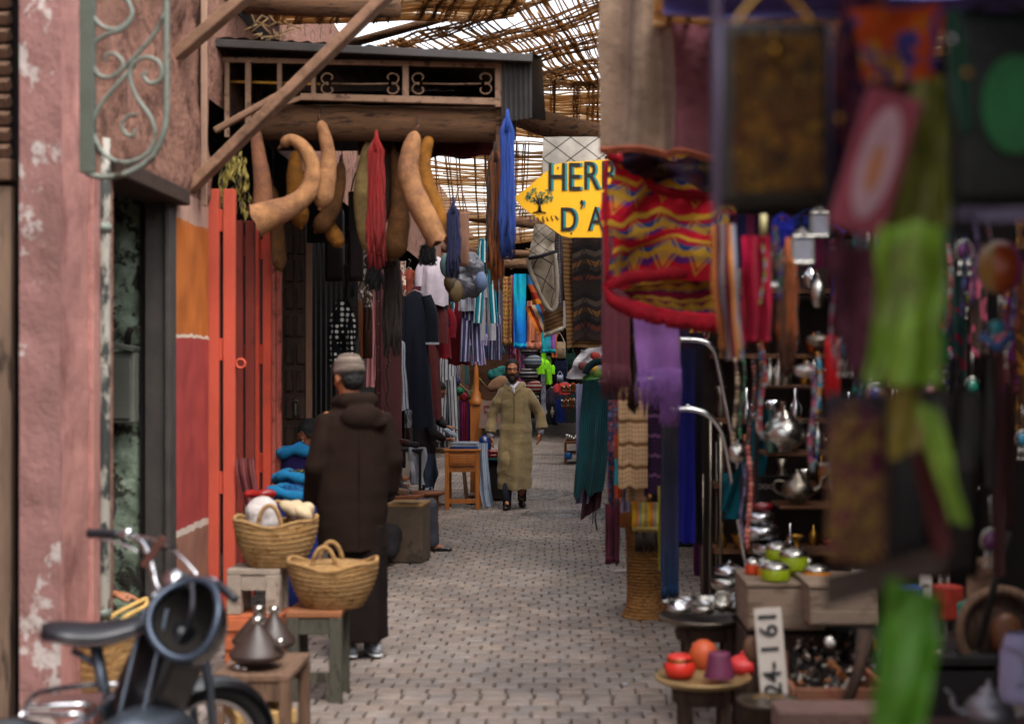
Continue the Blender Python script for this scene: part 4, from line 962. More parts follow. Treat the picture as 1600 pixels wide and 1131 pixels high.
gourd('hook necked gourd sawn open with its wide mouth pointing left', [(440, 228, 11, -.04), (455, 218, 11, -.05), (475, 232, 14, -.06), (488, 262, 16, -.08), (482, 298, 18, -.1), (455, 322, 22, -.14), (420, 336, 28, -.18), (399, 345, 33, -.2)], 9.3, m_g1, True)
gourd('smooth orange gourd with a straight neck, highest of the gourds', [(500, 188, 10), (508, 215, 13), (513, 245, 15), (510, 275, 20), (505, 305, 21), (500, 326, 16)], 9.3, m_g1)
gourd('amber gourd hanging behind the sawn open gourd', [(462, 235, 10), (461, 270, 17), (463, 305, 20), (467, 335, 20), (470, 356, 14)], 9.6, m_g2)
gourd('dark brown gourd curving to the left under the smooth orange gourd', [(533, 250, 8), (531, 290, 12), (520, 325, 16), (505, 348, 19), (493, 362, 15)], 9.65, m_g4)
gourd('small amber gourd tip pointing down right behind the dark brown gourd', [(505, 340, 9), (515, 355, 14), (525, 372, 16), (533, 386, 11)], 9.75, m_g2)
gourd('long dim brown gourd hanging low behind the sawn open gourd', [(425, 290, 9), (430, 330, 13), (434, 370, 15), (436, 405, 15), (438, 424, 10)], 9.8, m_g4)
gourd('pale olive gourd half hidden by the red yarn', [(578, 215, 8), (569, 260, 14), (566, 310, 18), (570, 360, 16), (580, 400, 12)], 9.6, m_g5)
gourd('big pale orange gourd sweeping down right with a ragged torn tip', [(650, 205, 12), (642, 235, 19), (638, 270, 22), (650, 310, 23), (668, 345, 24), (684, 378, 20)], 9.3, m_g1, True)
gourd('amber brown gourd tucked behind the big torn gourd', [(672, 210, 11), (663, 245, 14), (664, 280, 16), (680, 320, 16), (692, 352, 14), (698, 380, 12)], 9.5, m_g2)
gourd('broad dull brown gourd between the red yarn and the big torn gourd', [(615, 230, 9), (622, 290, 14), (624, 340, 21), (618, 380, 25), (612, 405, 20)], 9.7, m_g4)
gourd('dark gourd with only its upper part showing beside the red yarn', [(604, 215, 9), (608, 250, 16), (606, 300, 17), (603, 345, 12)], 9.85, mat('gourd_dk', '#4a3425', .7, var=.3))
ym = lambda k_, c: mat(k_, c, .95, var=.35, vs=14, bump=.3, bs=120, stretch=(1, 1, .3), sheen=.05)
yarn('bright red yarn hank hanging between the gourds', 575, 601, 218, 422, 9.35, ym('yarn_red', '#8e1a18'), n=90)
yarn('black yarn hank hanging below the red one', 572, 598, 395, 455, 9.75, ym('yarn_black', '#141318'), n=50)
yarn('brown black horsehair hank beside the black dress', 598, 628, 395, 560, 9.9, ym('yarn_brown', '#33261f'), n=60)
yarn('navy blue yarn hank right of the big torn gourd', 698, 718, 322, 436, 9.4, ym('yarn_navy', '#171c44'), n=60)
yarn('short black yarn hank under the torn tip of the big gourd', 655, 680, 382, 416, 9.5, MC['yarn_black'], n=40)
yarn('royal blue yarn hank hanging at the canopy corner, beside the yellow sign', 781, 805, 185, 408, 9.3, ym('yarn_blue', '#27458a'), n=90)
yarn('dark brown and rust yarn hank hanging left of the royal blue one', 762, 786, 235, 425, 9.4, ym('yarn_dk', '#3b2d26'), ym('yarn_rust', '#8d4f1c'), cut=.45, n=90)
# dried herbs
T = thing('herb_bunch', 'bunch of dry yellow green leaves hanging behind the sloping brace', 'herbs', at(365, 330, 9.2))
for k_, nn_, mm in (('leaves', 170, mat('dry_leaf', '#9c8b45', .8, var=.5, vs=20)), ('dark_leaves', 90, mat('dry_leaf2', '#564a2c', .8, var=.5, vs=20))):
    b = MB()
    for i in range(nn_):
        t = rnd(); c = at(366 + ru(-32, 32) * (.5 + .5 * t), 235 + 95 * t, 9.2 + ru(-.1, .15)); d = V(ru(-.5, .5), ru(-.4, .4), -1).normalized() * ru(.04, .09); s_ = d.cross(V(ru(-1, 1), ru(-1, 1), 0)).normalized() * .009
        b.add([c, c + d * .5 + s_, c + d, c + d * .5 - s_], [(0, 1, 2, 3)], None, False)
    b.build(k_, mm, T)

# ================================================================ left goods, middle distance
bags = [('dark brown leather satchel on a long strap in the black shop opening', 508, 538, 330, 440, 12.2, '#33221c', 50), ('narrow black leather bag hanging beside the polka dot cloth', 536, 560, 415, 530, 12.0, '#241a18', 60),
        ('oxblood leather bag hanging above the grey knitted cap', 545, 568, 300, 440, 11.6, '#35191a', 30), ('stubby chestnut leather pouch left of the pink scarf', 567, 582, 480, 560, 12.6, '#4e2b1b', 20)]
for lb, x0, x1, y0, y1, Y, c, st in bags: bag(lb, x0, x1, y0, y1, Y, mat('leather' + c, c, .5, var=.3, bump=.3, vs=7), st, depth=.12)
scarf('black cloth with white polka dots hanging over the knitted cap', 512, 556, 468, 572, 11.4, cloth('polka', ['#16151a', '#d8d2cb'], 'dots', 22, 34), n=2, amp=.04, gather=.35, back=False)
scarf('silver patterned shawl hanging beside the red yarn', 556, 582, 388, 482, 13.2, cloth('silverflor', ['#8b7b70', '#55443d', '#b8a89c', '#d8cfc6'], 'flor', 14), n=2, name='shawl')
scarf('pink cotton scarf hanging behind the knitted cap', 570, 586, 448, 604, 13.6, cloth('pinkc', '#c98c8e', n=3), n=2)
scarf('pale blue top of a scarf above the pink one', 569, 585, 400, 452, 13.9, cloth('paleb', '#9fb0bd'), n=2)
m = MB(); m.beam(at(562, 470, 12.9), at(566, 560, 12.9), .035, .03, .004); one('wooden_rod', 'orange brown wooden rod beside the chestnut leather pouch', 'rod', m, mat('rodw', '#8a4d22', .6, var=.3))
b = MB(); c = at(583, 318, 12.6); T = thing('camera_case', 'round black lens like lamp in front of a bright metal panel, between the gourds', 'lamp', at(583, 330, 12.6))
b.tube([c + V(0, -.06, 0), c + V(0, .1, 0)], .05, 16); b.build('housing', m_black, T); b = MB(); b.box(at(585, 345, 13.1), (.15, .02, .55)); b.build('bracket_plate', m_tin, T)
# garments around X -1.6, Y 14..22
m_blk = cloth('black_linen', '#1b1e2b'); m_mar = cloth('maroon_linen', '#5e2a2b')
dress('long black short sleeved dress on a wire hanger, largest garment of the left stalls', 617, 680, 456, 668, 15.0, m_blk, flare=1.35, sleeve=.38, trim=cloth('whitetrim', '#b9b9c0'), slw=.075)
dress('dull maroon dress hanging half behind the long black one', 646, 690, 458, 654, 15.6, m_mar, flare=1.15, sleeve=.4, slw=.07)
dress('dark maroon tunic low behind the bending man', 616, 642, 600, 700, 15.8, cloth('mar2', '#431b20'), sleeve=0, hang=False)
dress('white cotton tunic hanging high behind the gourd tips', 655, 702, 402, 478, 15.6, cloth('whitec', '#c3b6bf'), flare=1.1, sleeve=.6, slw=.05)
dress('navy blouse hanging below the white tunic', 664, 702, 432, 510, 15.9, cloth('navyc', '#20223e'), flare=1.1, sleeve=.5, slw=.06)
dress('crimson tunic hanging below the navy blouse', 680, 706, 478, 560, 16.3, cloth('crims', '#7d1a26'), sleeve=.6, slw=.05)
dress('second crimson tunic, beside the gold patterned strip', 700, 735, 470, 570, 16.6, cloth('crims2', '#6d1420'), sleeve=.6, slw=.05)
scarf('gold and brown patterned strip between the crimson tunics', 690, 703, 455, 560, 16.4, cloth('goldst', ['#8b6a3c', '#3b2518', '#c0a070'], 'flor', 18), n=1, name='patterned_strip', cat='strip')
trousers('turquoise trousers with thin white stripes hanging under the roof poles', 740, 778, 374, 505, 16.3, cloth('turqst', ['#1f8c9b', '#1f8c9b', '#d4e4e4', '#155b68'], 'v', 9), spread=1.5, lean=.0)
trousers('short turquoise striped trousers behind the silver plastic sacks', 704, 724, 440, 496, 16.6, MC['turqst'], spread=1.2)
trousers('purple and white striped trousers hanging below the grey waistband cloth', 718, 752, 476, 565, 16.4, cloth('purpst', ['#4a4668', '#4a4668', '#a9a6c0'], 'v', 12), spread=1.2)
trousers('purple striped trousers furthest right, ending beside the blue shawl', 762, 784, 490, 562, 17.2, MC['purpst'], spread=1.1)
trousers('pale grey trousers hanging behind the turquoise striped pair', 745, 775, 440, 532, 16.9, cloth('greyw', '#b7b3ba'), spread=1.2)
scarf('grey and white striped cloth tied above the purple trousers', 716, 752, 450, 486, 16.3, cloth('gst', ['#a5a4ab', '#5d6070'], 'vthin', 16), n=4, amp=.02, name='striped_cloth', cat='cloth')
scarf('thin white sleeve hanging beside the short turquoise trousers', 711, 722, 455, 528, 16.7, MC['greyw'], n=1, name='sleeve_cloth', cat='cloth')
trousers('baggy white trousers with fine grey stripes on a white hanger behind the bending man', 682, 716, 553, 690, 17.9, cloth('wgst', ['#c5c4c8', '#c5c4c8', '#4f5058'], 'v', 14), spread=1.35, split=.3)
trousers('dark grey striped trousers half hidden by the white striped pair', 672, 700, 610, 700, 18.3, cloth('dgst', ['#3b3c40', '#8a8a90'], 'vthin', 12), spread=1.1)
dress('grey and black striped tunic left of the long black dress', 604, 640, 530, 640, 14.6, cloth('gbst', ['#a2a6b0', '#30323c'], 'vthin', 20), flare=1.25, sleeve=0, hang=False)
scarf('black skirt hanging under the grey striped tunic', 611, 634, 636, 730, 14.7, cloth('bks', ['#1e1f26', '#34363f'], 'v', 10), n=4, name='skirt', cat='skirt')
scarf('small checked cloth beside the black skirt', 632, 643, 640, 668, 14.5, cloth('gck', ['#8d8c90', '#4a4a50'], 'plaid', 6, 8), n=1, name='checked_cloth', cat='cloth')
scarf('cream strip hanging right of the maroon door', 612, 619, 500, 575, 14.4, cloth('cream', '#c4bda0'), n=1, name='cream_strip', cat='strip')
for i, (x, y0, y1, c1, lb) in enumerate(((606, 440, 640, '#3a2a24', 'brown beaded strand left of the black dress'), (622, 470, 560, '#6c4a33', 'amber beaded strand touching the black dress'), (592, 395, 470, '#1d1b20', 'black tasselled strand under the pale olive gourd'))):
    b = MB()
    n_ = int((y1 - y0) / 3)
    for j in range(n_): b.sphere(at(x + 2 * math.sin(j * .5), y0 + (y1 - y0) * j / n_, 13.6), ru(.009, .014), 6)
    one('bead_strand', lb, 'beads', b, mat('beads' + c1, c1, .35, var=.6, vs=30))
scarf('red and white spotted scarf peeping right of the brown hank', 618, 634, 408, 462, 14.8, cloth('rws', ['#9b4140', '#c9b5a5', '#5b1f26'], 'flor', 16), n=1)
# plastic wrapped bundle
T = thing('plastic_bundle', 'bundle of silver grey plastic sacks and slippers tied under the roof', 'bundle', at(730, 455, 14.6)); f_ = 14.6 / F
mb = MB()
for x, y, r in ((715, 425, 17), (735, 418, 20), (745, 435, 16), (725, 445, 18), (738, 450, 14)): mb.sphere(at(x, y, 14.6), (r * f_, r * f_ * .8, r * f_ * 1.1), 14)
link_mesh('plastic_sack', remesh(mb, .012, 1, lambda p: .03 * noise.noise(p * 9 + V(300, 0, 0)) + .02 * abs(noise.noise(p * 22))), mat('grey_plastic', '#77767e', .25, var=.3, spec=.7, bump=.2), T).matrix_parent_inverse = Matrix.Translation(-T.location)
for x, y, r, c in ((700, 415, 13, '#6f8f8c'), (712, 455, 12, '#8a7350'), (752, 440, 10, '#7c8fb0'), (705, 445, 11, '#5c4a30')):
    b = MB(); b.sphere(at(x, y, 14.45), (r * f_, .05, r * f_ * 1.5), 12, Euler((0, ru(-.5, .5), 0)).to_matrix()); b.build('slipper', mat('slip' + c, c, .5, var=.3), T)
bag('blush pink cloth bag with a drawstring above the plastic bundle', 704, 733, 332, 416, 13.0, cloth('blush', '#b58a75'), 40, depth=.14, flap=False)
# blue sacks
for i, (x0, x1, y0, y1, Y, lb, fill) in enumerate(((437, 500, 700, 800, 10.4, 'tall blue cloth sack at the back, topmost of the blue sacks', None), (430, 496, 738, 830, 10.0, 'middle blue sack with rolled rim full of green dried leaves', '#6e6a3a'), (415, 498, 762, 850, 9.6, 'front blue sack with a rolled turquoise rim and purple body', '#1a4a80'))):
    T = thing('blue_sack', lb, 'sack', V(at((x0 + x1) / 2, 574, Y).x, Y, 0)); w = (x1 - x0) * Y / F / 2; zt = at(0, y0, Y).z
    b = MB(); b.loft([[V(w * s * (1 + .05 * math.sin(3 * a + i)) * math.cos(a), w * .8 * s * math.sin(a), z + .012 * math.sin(4 * a + i)) for a in [2 * PI * k / 32 for k in range(32)]] for s, z in ((.85, .0), (1.0, zt * .3), (1.02, zt * .6), (.98, zt * .85), (.95, zt - .03))], (True, False)); b.build('body_cloth', cloth('sackp' + str(i), ['#241b4a', '#123a70', '#1d2c66'][i]), T, True)
    b = MB(); b.tube([V(w * .95 * math.cos(a), w * .76 * math.sin(a), zt - .03 + .018 * math.sin(3 * a + i)) for a in [2 * PI * k / 32 for k in range(33)]], [.035 + .008 * math.sin(k * 1.3) for k in range(33)], 10, False); b.build('rolled_rim', cloth('sackrim', ['#1b6690', '#22759c'], 'v', 20), T, True)
    b = MB(); 
    if fill:
        for j in range(260): a = ru(0, 2 * PI); r = w * .85 * math.sqrt(rnd()); p = V(r * math.cos(a), r * .8 * math.sin(a), zt - .03 + .04 * (1 - (r / w) ** 2)); d = V(ru(-1, 1), ru(-1, 1), ru(-.2, .6)).normalized() * .02; b.add([p, p + d + V(.006, 0, 0), p + d * 1.4], [(0, 1, 2)], None, False)
        b.loft([[V(w * .9 * s * math.cos(a), w * .72 * s * math.sin(a), zt - .05 + .05 * (1 - s)) for a in [2 * PI * k / 20 for k in range(20)]] for s in (1, .6, .01)])
        b.build('dried_leaves', mat('fill' + fill, fill, .9, var=.5, vs=30), T, True)
    else:
        b.loft([[V(w * .92 * s * math.cos(a), w * .74 * s * math.sin(a), zt - .02 + .07 * (1 - s)) for a in [2 * PI * k / 20 for k in range(20)]] for s in (1, .8, .4, .01)]); b.build('cover_cloth', cloth('cov', '#1d74a8'), T, True)
# red / green patterned cloth + white bag near baskets
scarf('red and green striped woven cloth slumped behind the left basket', 368, 398, 716, 810, 8.9, cloth('rgst', ['#8c1e2c', '#1d5a48', '#a34a52', '#1c1c2c'], 'v', 8), n=2, sway=(.08, 0), name='woven_cloth', cat='cloth', back=False)
mb = MB(); mb.sphere(at(404, 772, 8.6), (.10, .05, .03), 10); tag(link_mesh('red_bag', remesh(mb, .01, 1, lambda p: .02 * noise.noise(p * 16)), mat('redp', '#8f1d1a', .35, var=.3), None), 'small red plastic bag behind the white sack in the left basket', 'plastic bag')

# ================================================================ baskets, stools, tagines
m_straw = mat('plaited_straw', '#ad8a5c', .9, var=.45, vs=12, bump=.9, bs=90, stretch=(1, 1, 2.5), col2='#8a6231', c2s=16, c2=(.5, .62), bd=.01)
def basket(label, cx, yb, yt, w_top, Y, handles=((-.4, 1),), m_=None, dep=.75):
    T = thing('straw_basket', label, 'basket', at(cx, yb, Y)); f_ = Y / F; W = w_top * f_ / 2; Hh = (yb - yt) * f_
    b = MB(); nb = 9
    prof = []
    for i in range(nb):
        t = i / nb; r = 0
        for q in range(3): tt = (i + q / 3) / nb; rr = (.60 + .40 * math.sin(tt * PI / 2) ** .8) * W; prof.append((rr + .010 * math.sin(PI * q / 3 + .3), tt * Hh))
    prof.append((W, Hh)); n = 64
    rg = [[V(r * math.cos(a) * (1 + .012 * math.sin(5 * a + z * 9)), dep * r * math.sin(a), z + .035 * (z / Hh) * (math.cos(a) ** 2) + .003 * math.sin(26 * a + i * 1.6)) for a in [2 * PI * k / n for k in range(n)]] for i, (r, z) in enumerate(prof)]
    b.loft(rg, (True, False)); inner = [[V(p.x * .95, p.y * .95, p.z) for p in r] for r in rg[::-3]]; b.loft(inner, (False, True)); b.build('basket_body', m_ or m_straw, T, True)
    b = MB(); b.tube([V(W * math.cos(a), dep * W * math.sin(a), Hh + .035 * math.cos(a) ** 2 + .008 * math.sin(5 * a)) for a in [2 * PI * k / 48 for k in range(49)]], .011, 7, False); b.build('rim', m_ or m_straw, T, True)
    for hx, hs in handles:
        for sy in (-1, 1):
            b = MB(); c = V(hx * W, sy * dep * W * .75, Hh - .02); b.tube([c + V(.062 * math.cos(a) * 1.0, sy * -.015, .13 * hs * math.sin(a)) for a in [PI * k / 14 for k in range(15)]], .012, 8); b.build('handle', m_ or m_straw, T, True)
    return T
basket('round straw basket holding a white sack, standing on the white stool', 431, 884, 818, 128, 7.75, ((-.05, 1),))
basket('wide straw basket with a lid of straw on the dark stool', 520, 948, 884, 138, 7.3, ((-.12, 1),))
T = thing('straw_cover', 'flat straw lid resting on the wide basket of the dark stool', 'basket cover', at(520, 885, 7.3)); b = MB(); b.lathe([(.0, .03), (.1, .028), (.17, .02), (.2, .0)], (0, 0, 0), 32, Matrix.Diagonal((1.05, .75, 1))); b.build('plaited_disc', m_straw, T, True)
mb = MB(); f_ = 7.75 / F
for x, y, r in ((408, 800, 26), (412, 815, 24), (400, 822, 20)): mb.sphere(at(x, y, 7.75), (r * f_, r * f_ * .8, r * f_), 14)
me = remesh(mb, .010, 2, lambda p: .014 * noise.noise(p * 12) + .004 * noise.noise(p * 40)); o = link_mesh('white_sack', me, mat('thin_plastic', '#b5aca8', .45, var=.15, bump=.3), None)
tag(o, 'knotted white plastic sack in the left straw basket', 'sack')
for i, (x, y, lb) in enumerate(((455, 795, 'cream cloth folded in the left basket'), (472, 800, 'second cream cloth piece at the right rim of the left basket'))):
    mb = MB(); mb.sphere(at(x, y, 7.8), (.07, .06, .035), 12, Euler((0, ru(.1, .6), 0)).to_matrix()); mb.sphere(at(x + 6, y - 4, 7.85), (.05, .05, .04), 12)
    tag(link_mesh('folded_cloth', remesh(mb, .01, 1, lambda p: .012 * noise.noise(p * 20)), mat('creamcl', '#b9a587', .9, var=.2), None), lb, 'cloth')
def stool(label, x0, x1, yt, yb, Y, m_, legw=.06, z0=None, name='stool', seat=.03, dep=.28, m_seat=None, gap=True):
    c = at((x0 + x1) / 2, yb, Y); w = (x1 - x0) * Y / F; h = (yb - yt) * Y / F
    T = thing(name, label, name.replace('_', ' '), c); b = MB(); b.box((0, 0, h - seat / 2), (w, dep, seat), None, .005); b.build('seat', m_seat or m_, T, True)
    for sx in (-1, 1):
        for sy in (-1, 1): b = MB(); b.box((sx * (w / 2 - legw / 2), sy * (dep / 2 - legw / 2), (h - seat) / 2 - .001), (legw, legw, h - seat), None, .005); b.build('leg', m_, T, True)
    for sy in (-1, 1): b = MB(); b.box((0, sy * (dep / 2 - .02), h - seat - .045), (w - legw * 2, .025, .08), None, .003); b.build('apron', m_, T, True)
    b = MB(); b.box((0, -dep / 2 + .03, h * .28), (w - legw * 2, .025, .05), None, .003); b.build('stretcher', m_, T, True) if gap else None
    return T
m_wht = mat('chalky_white_wood', '#a39486', .9, var=.35, vs=5, bump=.5, bs=30, col2='#7d695b', c2s=6, c2=(.52, .62))
m_grw = mat('grey_green_wood', '#5a574b', .85, var=.45, vs=5, bump=.6, bs=30, stretch=(4, 4, 1), col2='#37342d', c2s=5)
stool('low whitewashed stool on the orange crate, under the left basket', 363, 444, 884, 953, 7.75, m_wht, .075, dep=.26, gap=False)
T = thing('orange_crate', 'faded orange box carrying the whitewashed stool', 'box', V(at(404, 0, 7.75).x, 7.75, 0)); b = MB(); zt = at(0, 954, 7.75).z; b.box((0, 0, zt / 2), (.30, .3, zt), None, .008); b.build('box_body', mat('faded_orange', '#b96a44', .85, var=.35, bump=.4, col2='#7c4630'), T, True)
b = MB(); b.box((0, -.155, zt - .05), (.29, .012, .06), None, .003); b.build('slat', MC['faded_orange'], T, True); b = MB(); b.box((0, -.155, zt - .15), (.29, .012, .06), None, .003); b.build('slat', MC['faded_orange'], T, True)
stool('dark grey green wooden stool under the wide straw basket', 455, 540, 948, 1089, 7.28, m_grw, .062, dep=.3, m_seat=mat('worn_orange', '#8f5f3f', .8, var=.4))
T = stool('low grey plank table crowded with tagines, at the lower left', 352, 470, 1036, 1210, 6.4, m_wood, .05, dep=.5, name='low_table', gap=False)
m_tag = mat('glazed_brown', '#3f2f28', .5, var=.35, vs=8, bump=.15, bs=30, spec=.6)
def tagine(lb, px, py, w, Y):
    T = thing('tagine', lb, 'tagine', at(px, py, Y)); r = w * Y / F / 2
    b = MB(); b.lathe([(r * .6, 0), (r * .95, .012), (r * 1.04, .035), (r * .98, .04)], n=28); b.build('dish', m_tag, T, True)
    b = MB(); b.lathe([(r * 1.0, .038), (r * .95, .05), (r * .7, .085), (r * .42, .125), (r * .2, .155), (r * .16, .165)], n=28); b.build('conical_lid', m_tag, T, True)
    b = MB(); b.lathe([(r * .16, .163), (r * .25, .178), (r * .2, .195), (0, .2)], n=16); b.build('knob', m_silver, T, True); return T
tagine('dark brown tagine, nearest and widest on the low plank table', 402, 1032, 84, 6.3); tagine('brown tagine standing behind the nearest one', 404, 1010, 80, 6.75); tagine('tagine furthest right on the plank table, half hidden', 428, 1012, 66, 6.7)
for i, (x, y, r, mm, lb) in enumerate(((438, 1008, 8, m_silver, 'tiny silver lidded jar beside the rightmost tagine'), (383, 1050, 9, m_silver, 'little silver bowl at the front of the tagine table'), (372, 1048, 8, m_chrome, 'tiny chrome cup at the corner of the tagine table'))):
    b = MB(); b.lathe([(r * .0028 * .5, 0), (r * .0028, .012), (r * .0028 * .8, .028), (r * .001, .034)], at(x, y, 6.25), 14); one('small_jar', lb, 'jar', b, mm)
T = thing('trinket_tray', 'wooden tray of red and silver trinkets on the ground below the tagines', 'tray', at(405, 1120, 6.3)); b = MB(); b.box((0, 0, .03), (.26, .35, .06), Euler((0, 0, .4)), .006); b.build('tray', mat('traywood', '#a98a58', .8, var=.3), T, True)
for i in range(26):
    b = MB(); b.sphere((ru(-.1, .1), ru(-.12, .12), .075 + ru(0, .05)), ru(.012, .022), 8); b.build('trinket', [mat('trred', '#b5291e', .35, var=.2), m_silver, MC['trred'], mat('trcream', '#c9b48c', .5)][i % 4], T, True)
b = MB()
for i in range(5): b.sphere(at(545 + ru(-2, 4), 1062 + ru(-1, 1), 7.65), (.012, .01, .003), 6)
one('paper_scrap', 'scrap of white paper on the paving by the dark stool leg', 'litter', b, mat('paper', '#b9bcc4', .8))
# straw bag held by the hand
T = basket('straw shopping bag with long pale handles behind the moped', 160, 1090, 985, 110, 6.6, ((-.1, 0.1),), dep=.6)
b = MB()
for dx in (0, 22):
    b.tube(spline([at(150 + dx, 992, 6.75), at(172 + dx, 965, 6.9), at(205 + dx, 946, 7.1), at(228, 935, 7.2)], 6), .012, 8)
b.build('long_handle', mat('pale_straw', '#c9a867', .8, var=.25), T)
# ================================================================ right side: sign
YS = 10.8
T = thing('shop_sign', 'yellow arrow shaped hand painted sign with black lettering and a small tree, pointing left', 'sign', at(960, 372, YS))
pts = [(803, 309), (818, 298), (866, 258), (880, 254), (1110, 238), (1110, 371), (890, 371), (877, 368), (816, 324)]
b = MB(); fr_ = [at(x, y, YS) for x, y in pts]; bk_ = [p + V(0, .025, 0) for p in fr_]; n = len(pts)
b.add(fr_ + bk_, [tuple(range(n)), tuple(range(2 * n - 1, n - 1, -1))] + [(i, n + i, n + (i + 1) % n, (i + 1) % n) for i in range(n)], None, False)
b.build('board', mat('sign_yellow', '#f2b705', .45, var=.08, vs=3, bump=.15, bs=40, col2='#c98f08', c2s=9, c2=(.68, .74)), T)
f_ = YS / F; m_ink = mat('sign_ink', '#1d150f', .6, var=.2); m_teal = mat('sign_teal', '#2c8d8d', .6, var=.2)
for body, px, py, sz in (('H', 870, 279, 66), ('E', 897, 279, 66), ('R', 923, 277, 66), ('B', 950, 276, 66), ('O', 979, 275, 62), ('R', 1010, 274, 62), ('D', 888, 345, 56), ("’", 909, 334, 56), ('A', 931, 344, 56), ('R', 960, 343, 56), ('G', 990, 342, 56), ('A', 1020, 341, 56), ('N', 1050, 340, 56)):
    for mm, dx, dy, nm in ((m_teal, 4, 0, 'letter_shadow'), (m_ink, 0, -.002, 'letter')):
        p = at(px + dx, py, YS) - T.location + V(0, -.004 + dy, 0)
        me = text_mesh(body, sz * f_ * .90, .0015, .0015 if nm == 'letter' else 0); o = link_mesh(nm, me, mm, T); o.location = p; o.rotation_euler = (PI / 2, 0, 0); o.scale = (.74, 1.05, 1)
b = MB(); c = at(843, 318, YS) + V(0, -.005, 0); b.tube([c + V(0, 0, -.06), c + V(.002, 0, -.02), c + V(0, 0, .04)], [.016, .008, .008], 6)
for a in (-.8, -.35, .3, .8): b.tube([c + V(0, 0, -.01), c + V(.07 * math.sin(a), 0, .07 * math.cos(a))], [.007, .003], 5)
for i in range(5): b.tube([c + V(0, 0, -.058), c + V(-.05 + .025 * i, 0, -.072)], .005, 4)
b.build('tree_trunk', m_ink, T)
b = MB()
for i in range(90):
    a = ru(0, 2 * PI); r = math.sqrt(rnd()); p = c + V(.105 * r * math.cos(a), -.001, .055 + .062 * r * math.sin(a)); s_ = ru(.006, .012); b.add([p + V(-s_, 0, 0), p + V(0, 0, -s_ * .7), p + V(s_, 0, 0), p + V(0, 0, s_ * .7)], [(0, 1, 2, 3)], None, False)
b.build('tree_leaves', mat('signleaf', '#4f7d63', .6, var=.6, vs=60), T)
for i in range(13):
    a = PI * (1.03 + .62 * i / 12); p = at(849 + 44 * math.cos(a), 316 - 27 * math.sin(a), YS) + V(0, -.004, 0)
    b = MB(); t = V(-math.sin(a) * 44, 0, -27 * math.cos(a) * -1).normalized() if False else V(.6 + .03 * i, 0, -.6 + .1 * i).normalized(); u_ = V(-t.z, 0, t.x) * .017
    b.tube([p - u_, p + u_], .0035, 4)
    if i % 2: b.tube([p + u_, p + u_ + t * .014], .003, 4)
    if i % 3 == 0: b.tube([p, p + t * .012], .003, 4); b.tube([p - u_, p - u_ + t * .014], .003, 4)
    b.build('small_letter', m_ink, T)
for x, y in ((872, 262), (893, 364), (1098, 250), (1098, 362)): b = MB(); b.sphere(at(x, y, YS - .004), .008, 8); b.build('screw', m_tarn, T)
scarf('white cloth printed with thin dark lattice lines behind the yellow sign', 848, 945, 214, 330, 11.4, cloth('lattice', ['#c9c1b6', '#5b5148'], 'berber', 2.2), n=1, amp=.02, name='lattice_cloth', cat='cloth')
# berber rug, dark rug
m_berb = cloth('berber', ['#b8ac9c', '#3a3436'], 'berber', 1.6, bump=1.0); m_berb2 = cloth('berber2', ['#a09280', '#40383a'], 'berber', 1.2, bump=1)
T = thing('wool_rug', 'cream woollen rug with dark lozenge lines folded back on itself beside the dark bordered rug', 'rug', at(855, 480, 13))
def quad_cloth(P, nu=14, nv=14, amp=.02, seed=0):
    b = MB(); P = [Vector(p) for p in P]; vs = []; fs = []; uv = []
    for j in range(nv + 1):
        for i in range(nu + 1):
            u, v = i / nu, j / nv; p = (P[0] * (1 - u) + P[1] * u) * (1 - v) + (P[3] * (1 - u) + P[2] * u) * v
            vs.append(p + V(amp * .8 * noise.noise(V(u * 1.5, v * 3.5, seed + 8)), amp * 1.5 * noise.noise(V(u * 2.5, v * 2.5, seed)) + amp * .6 * math.sin(u * 9 + seed + 2 * v), amp * .8 * noise.noise(V(u * 3, v * 3, seed + 4))))
    for j in range(nv):
        for i in range(nu):
            a = j * (nu + 1) + i; fs.append((a, a + 1, a + nu + 2, a + nu + 1)); uv.append([(x / nu, 1 - y / nv) for x, y in ((i, j), (i + 1, j), (i + 1, j + 1), (i, j + 1))])
    return b.add(vs, fs, uv)
quad_cloth([at(835, 350, 12.9), at(866, 352, 12.9), at(868, 396, 12.9), at(826, 404, 12.9)], seed=1).build('folded_top', m_berb, T)
quad_cloth([at(826, 406, 13.0), at(868, 396, 13.1), at(872, 470, 13.1), at(850, 487, 13.0)], seed=2).build('underside', m_berb2, T)
b = MB(); b.tube(spline([at(826, 404, 12.95), at(828, 420, 12.95), at(842, 456, 12.95), at(858, 484, 12.95), at(868, 478, 12.95), at(870, 440, 12.95), at(867, 396, 12.95)], 5), .022, 7, jit=.2); b.build('wool_edge', mat('wool', '#b5aa9c', .95, bump=1, bs=100), T)
b = MB(); b.tube([at(826, 404, 12.87), at(846, 400, 12.85), at(868, 393, 12.87)], .018, 6); b.build('dark_edge', mat('wooldk', '#37333a', .95), T)
T = thing('kilim_rug', 'dark striped kilim rug with a wide tan border hanging below the yellow sign', 'rug', at(912, 545, 12.4))
quad_cloth([at(878, 366, 12.4), at(965, 362, 12.4), at(970, 541, 12.4), at(886, 544, 12.4)], seed=5, amp=.015).build('border', cloth('tanb', ['#8a6a48', '#8a6a48', '#5f452e'], 'h', 26), T)
quad_cloth([at(893, 366, 12.37), at(965, 362, 12.37), at(970, 531, 12.37), at(897, 533, 12.37)], seed=5, amp=.015).build('field', cloth('darkkilim', ['#2a2120', '#3b2c2a', '#33292a', '#5a2f25', '#1f1a1c', '#3a302c', '#6a4a2c', '#2c2426', '#4b4038', '#1e191b'], 'kilim', 2, 2.2), T)
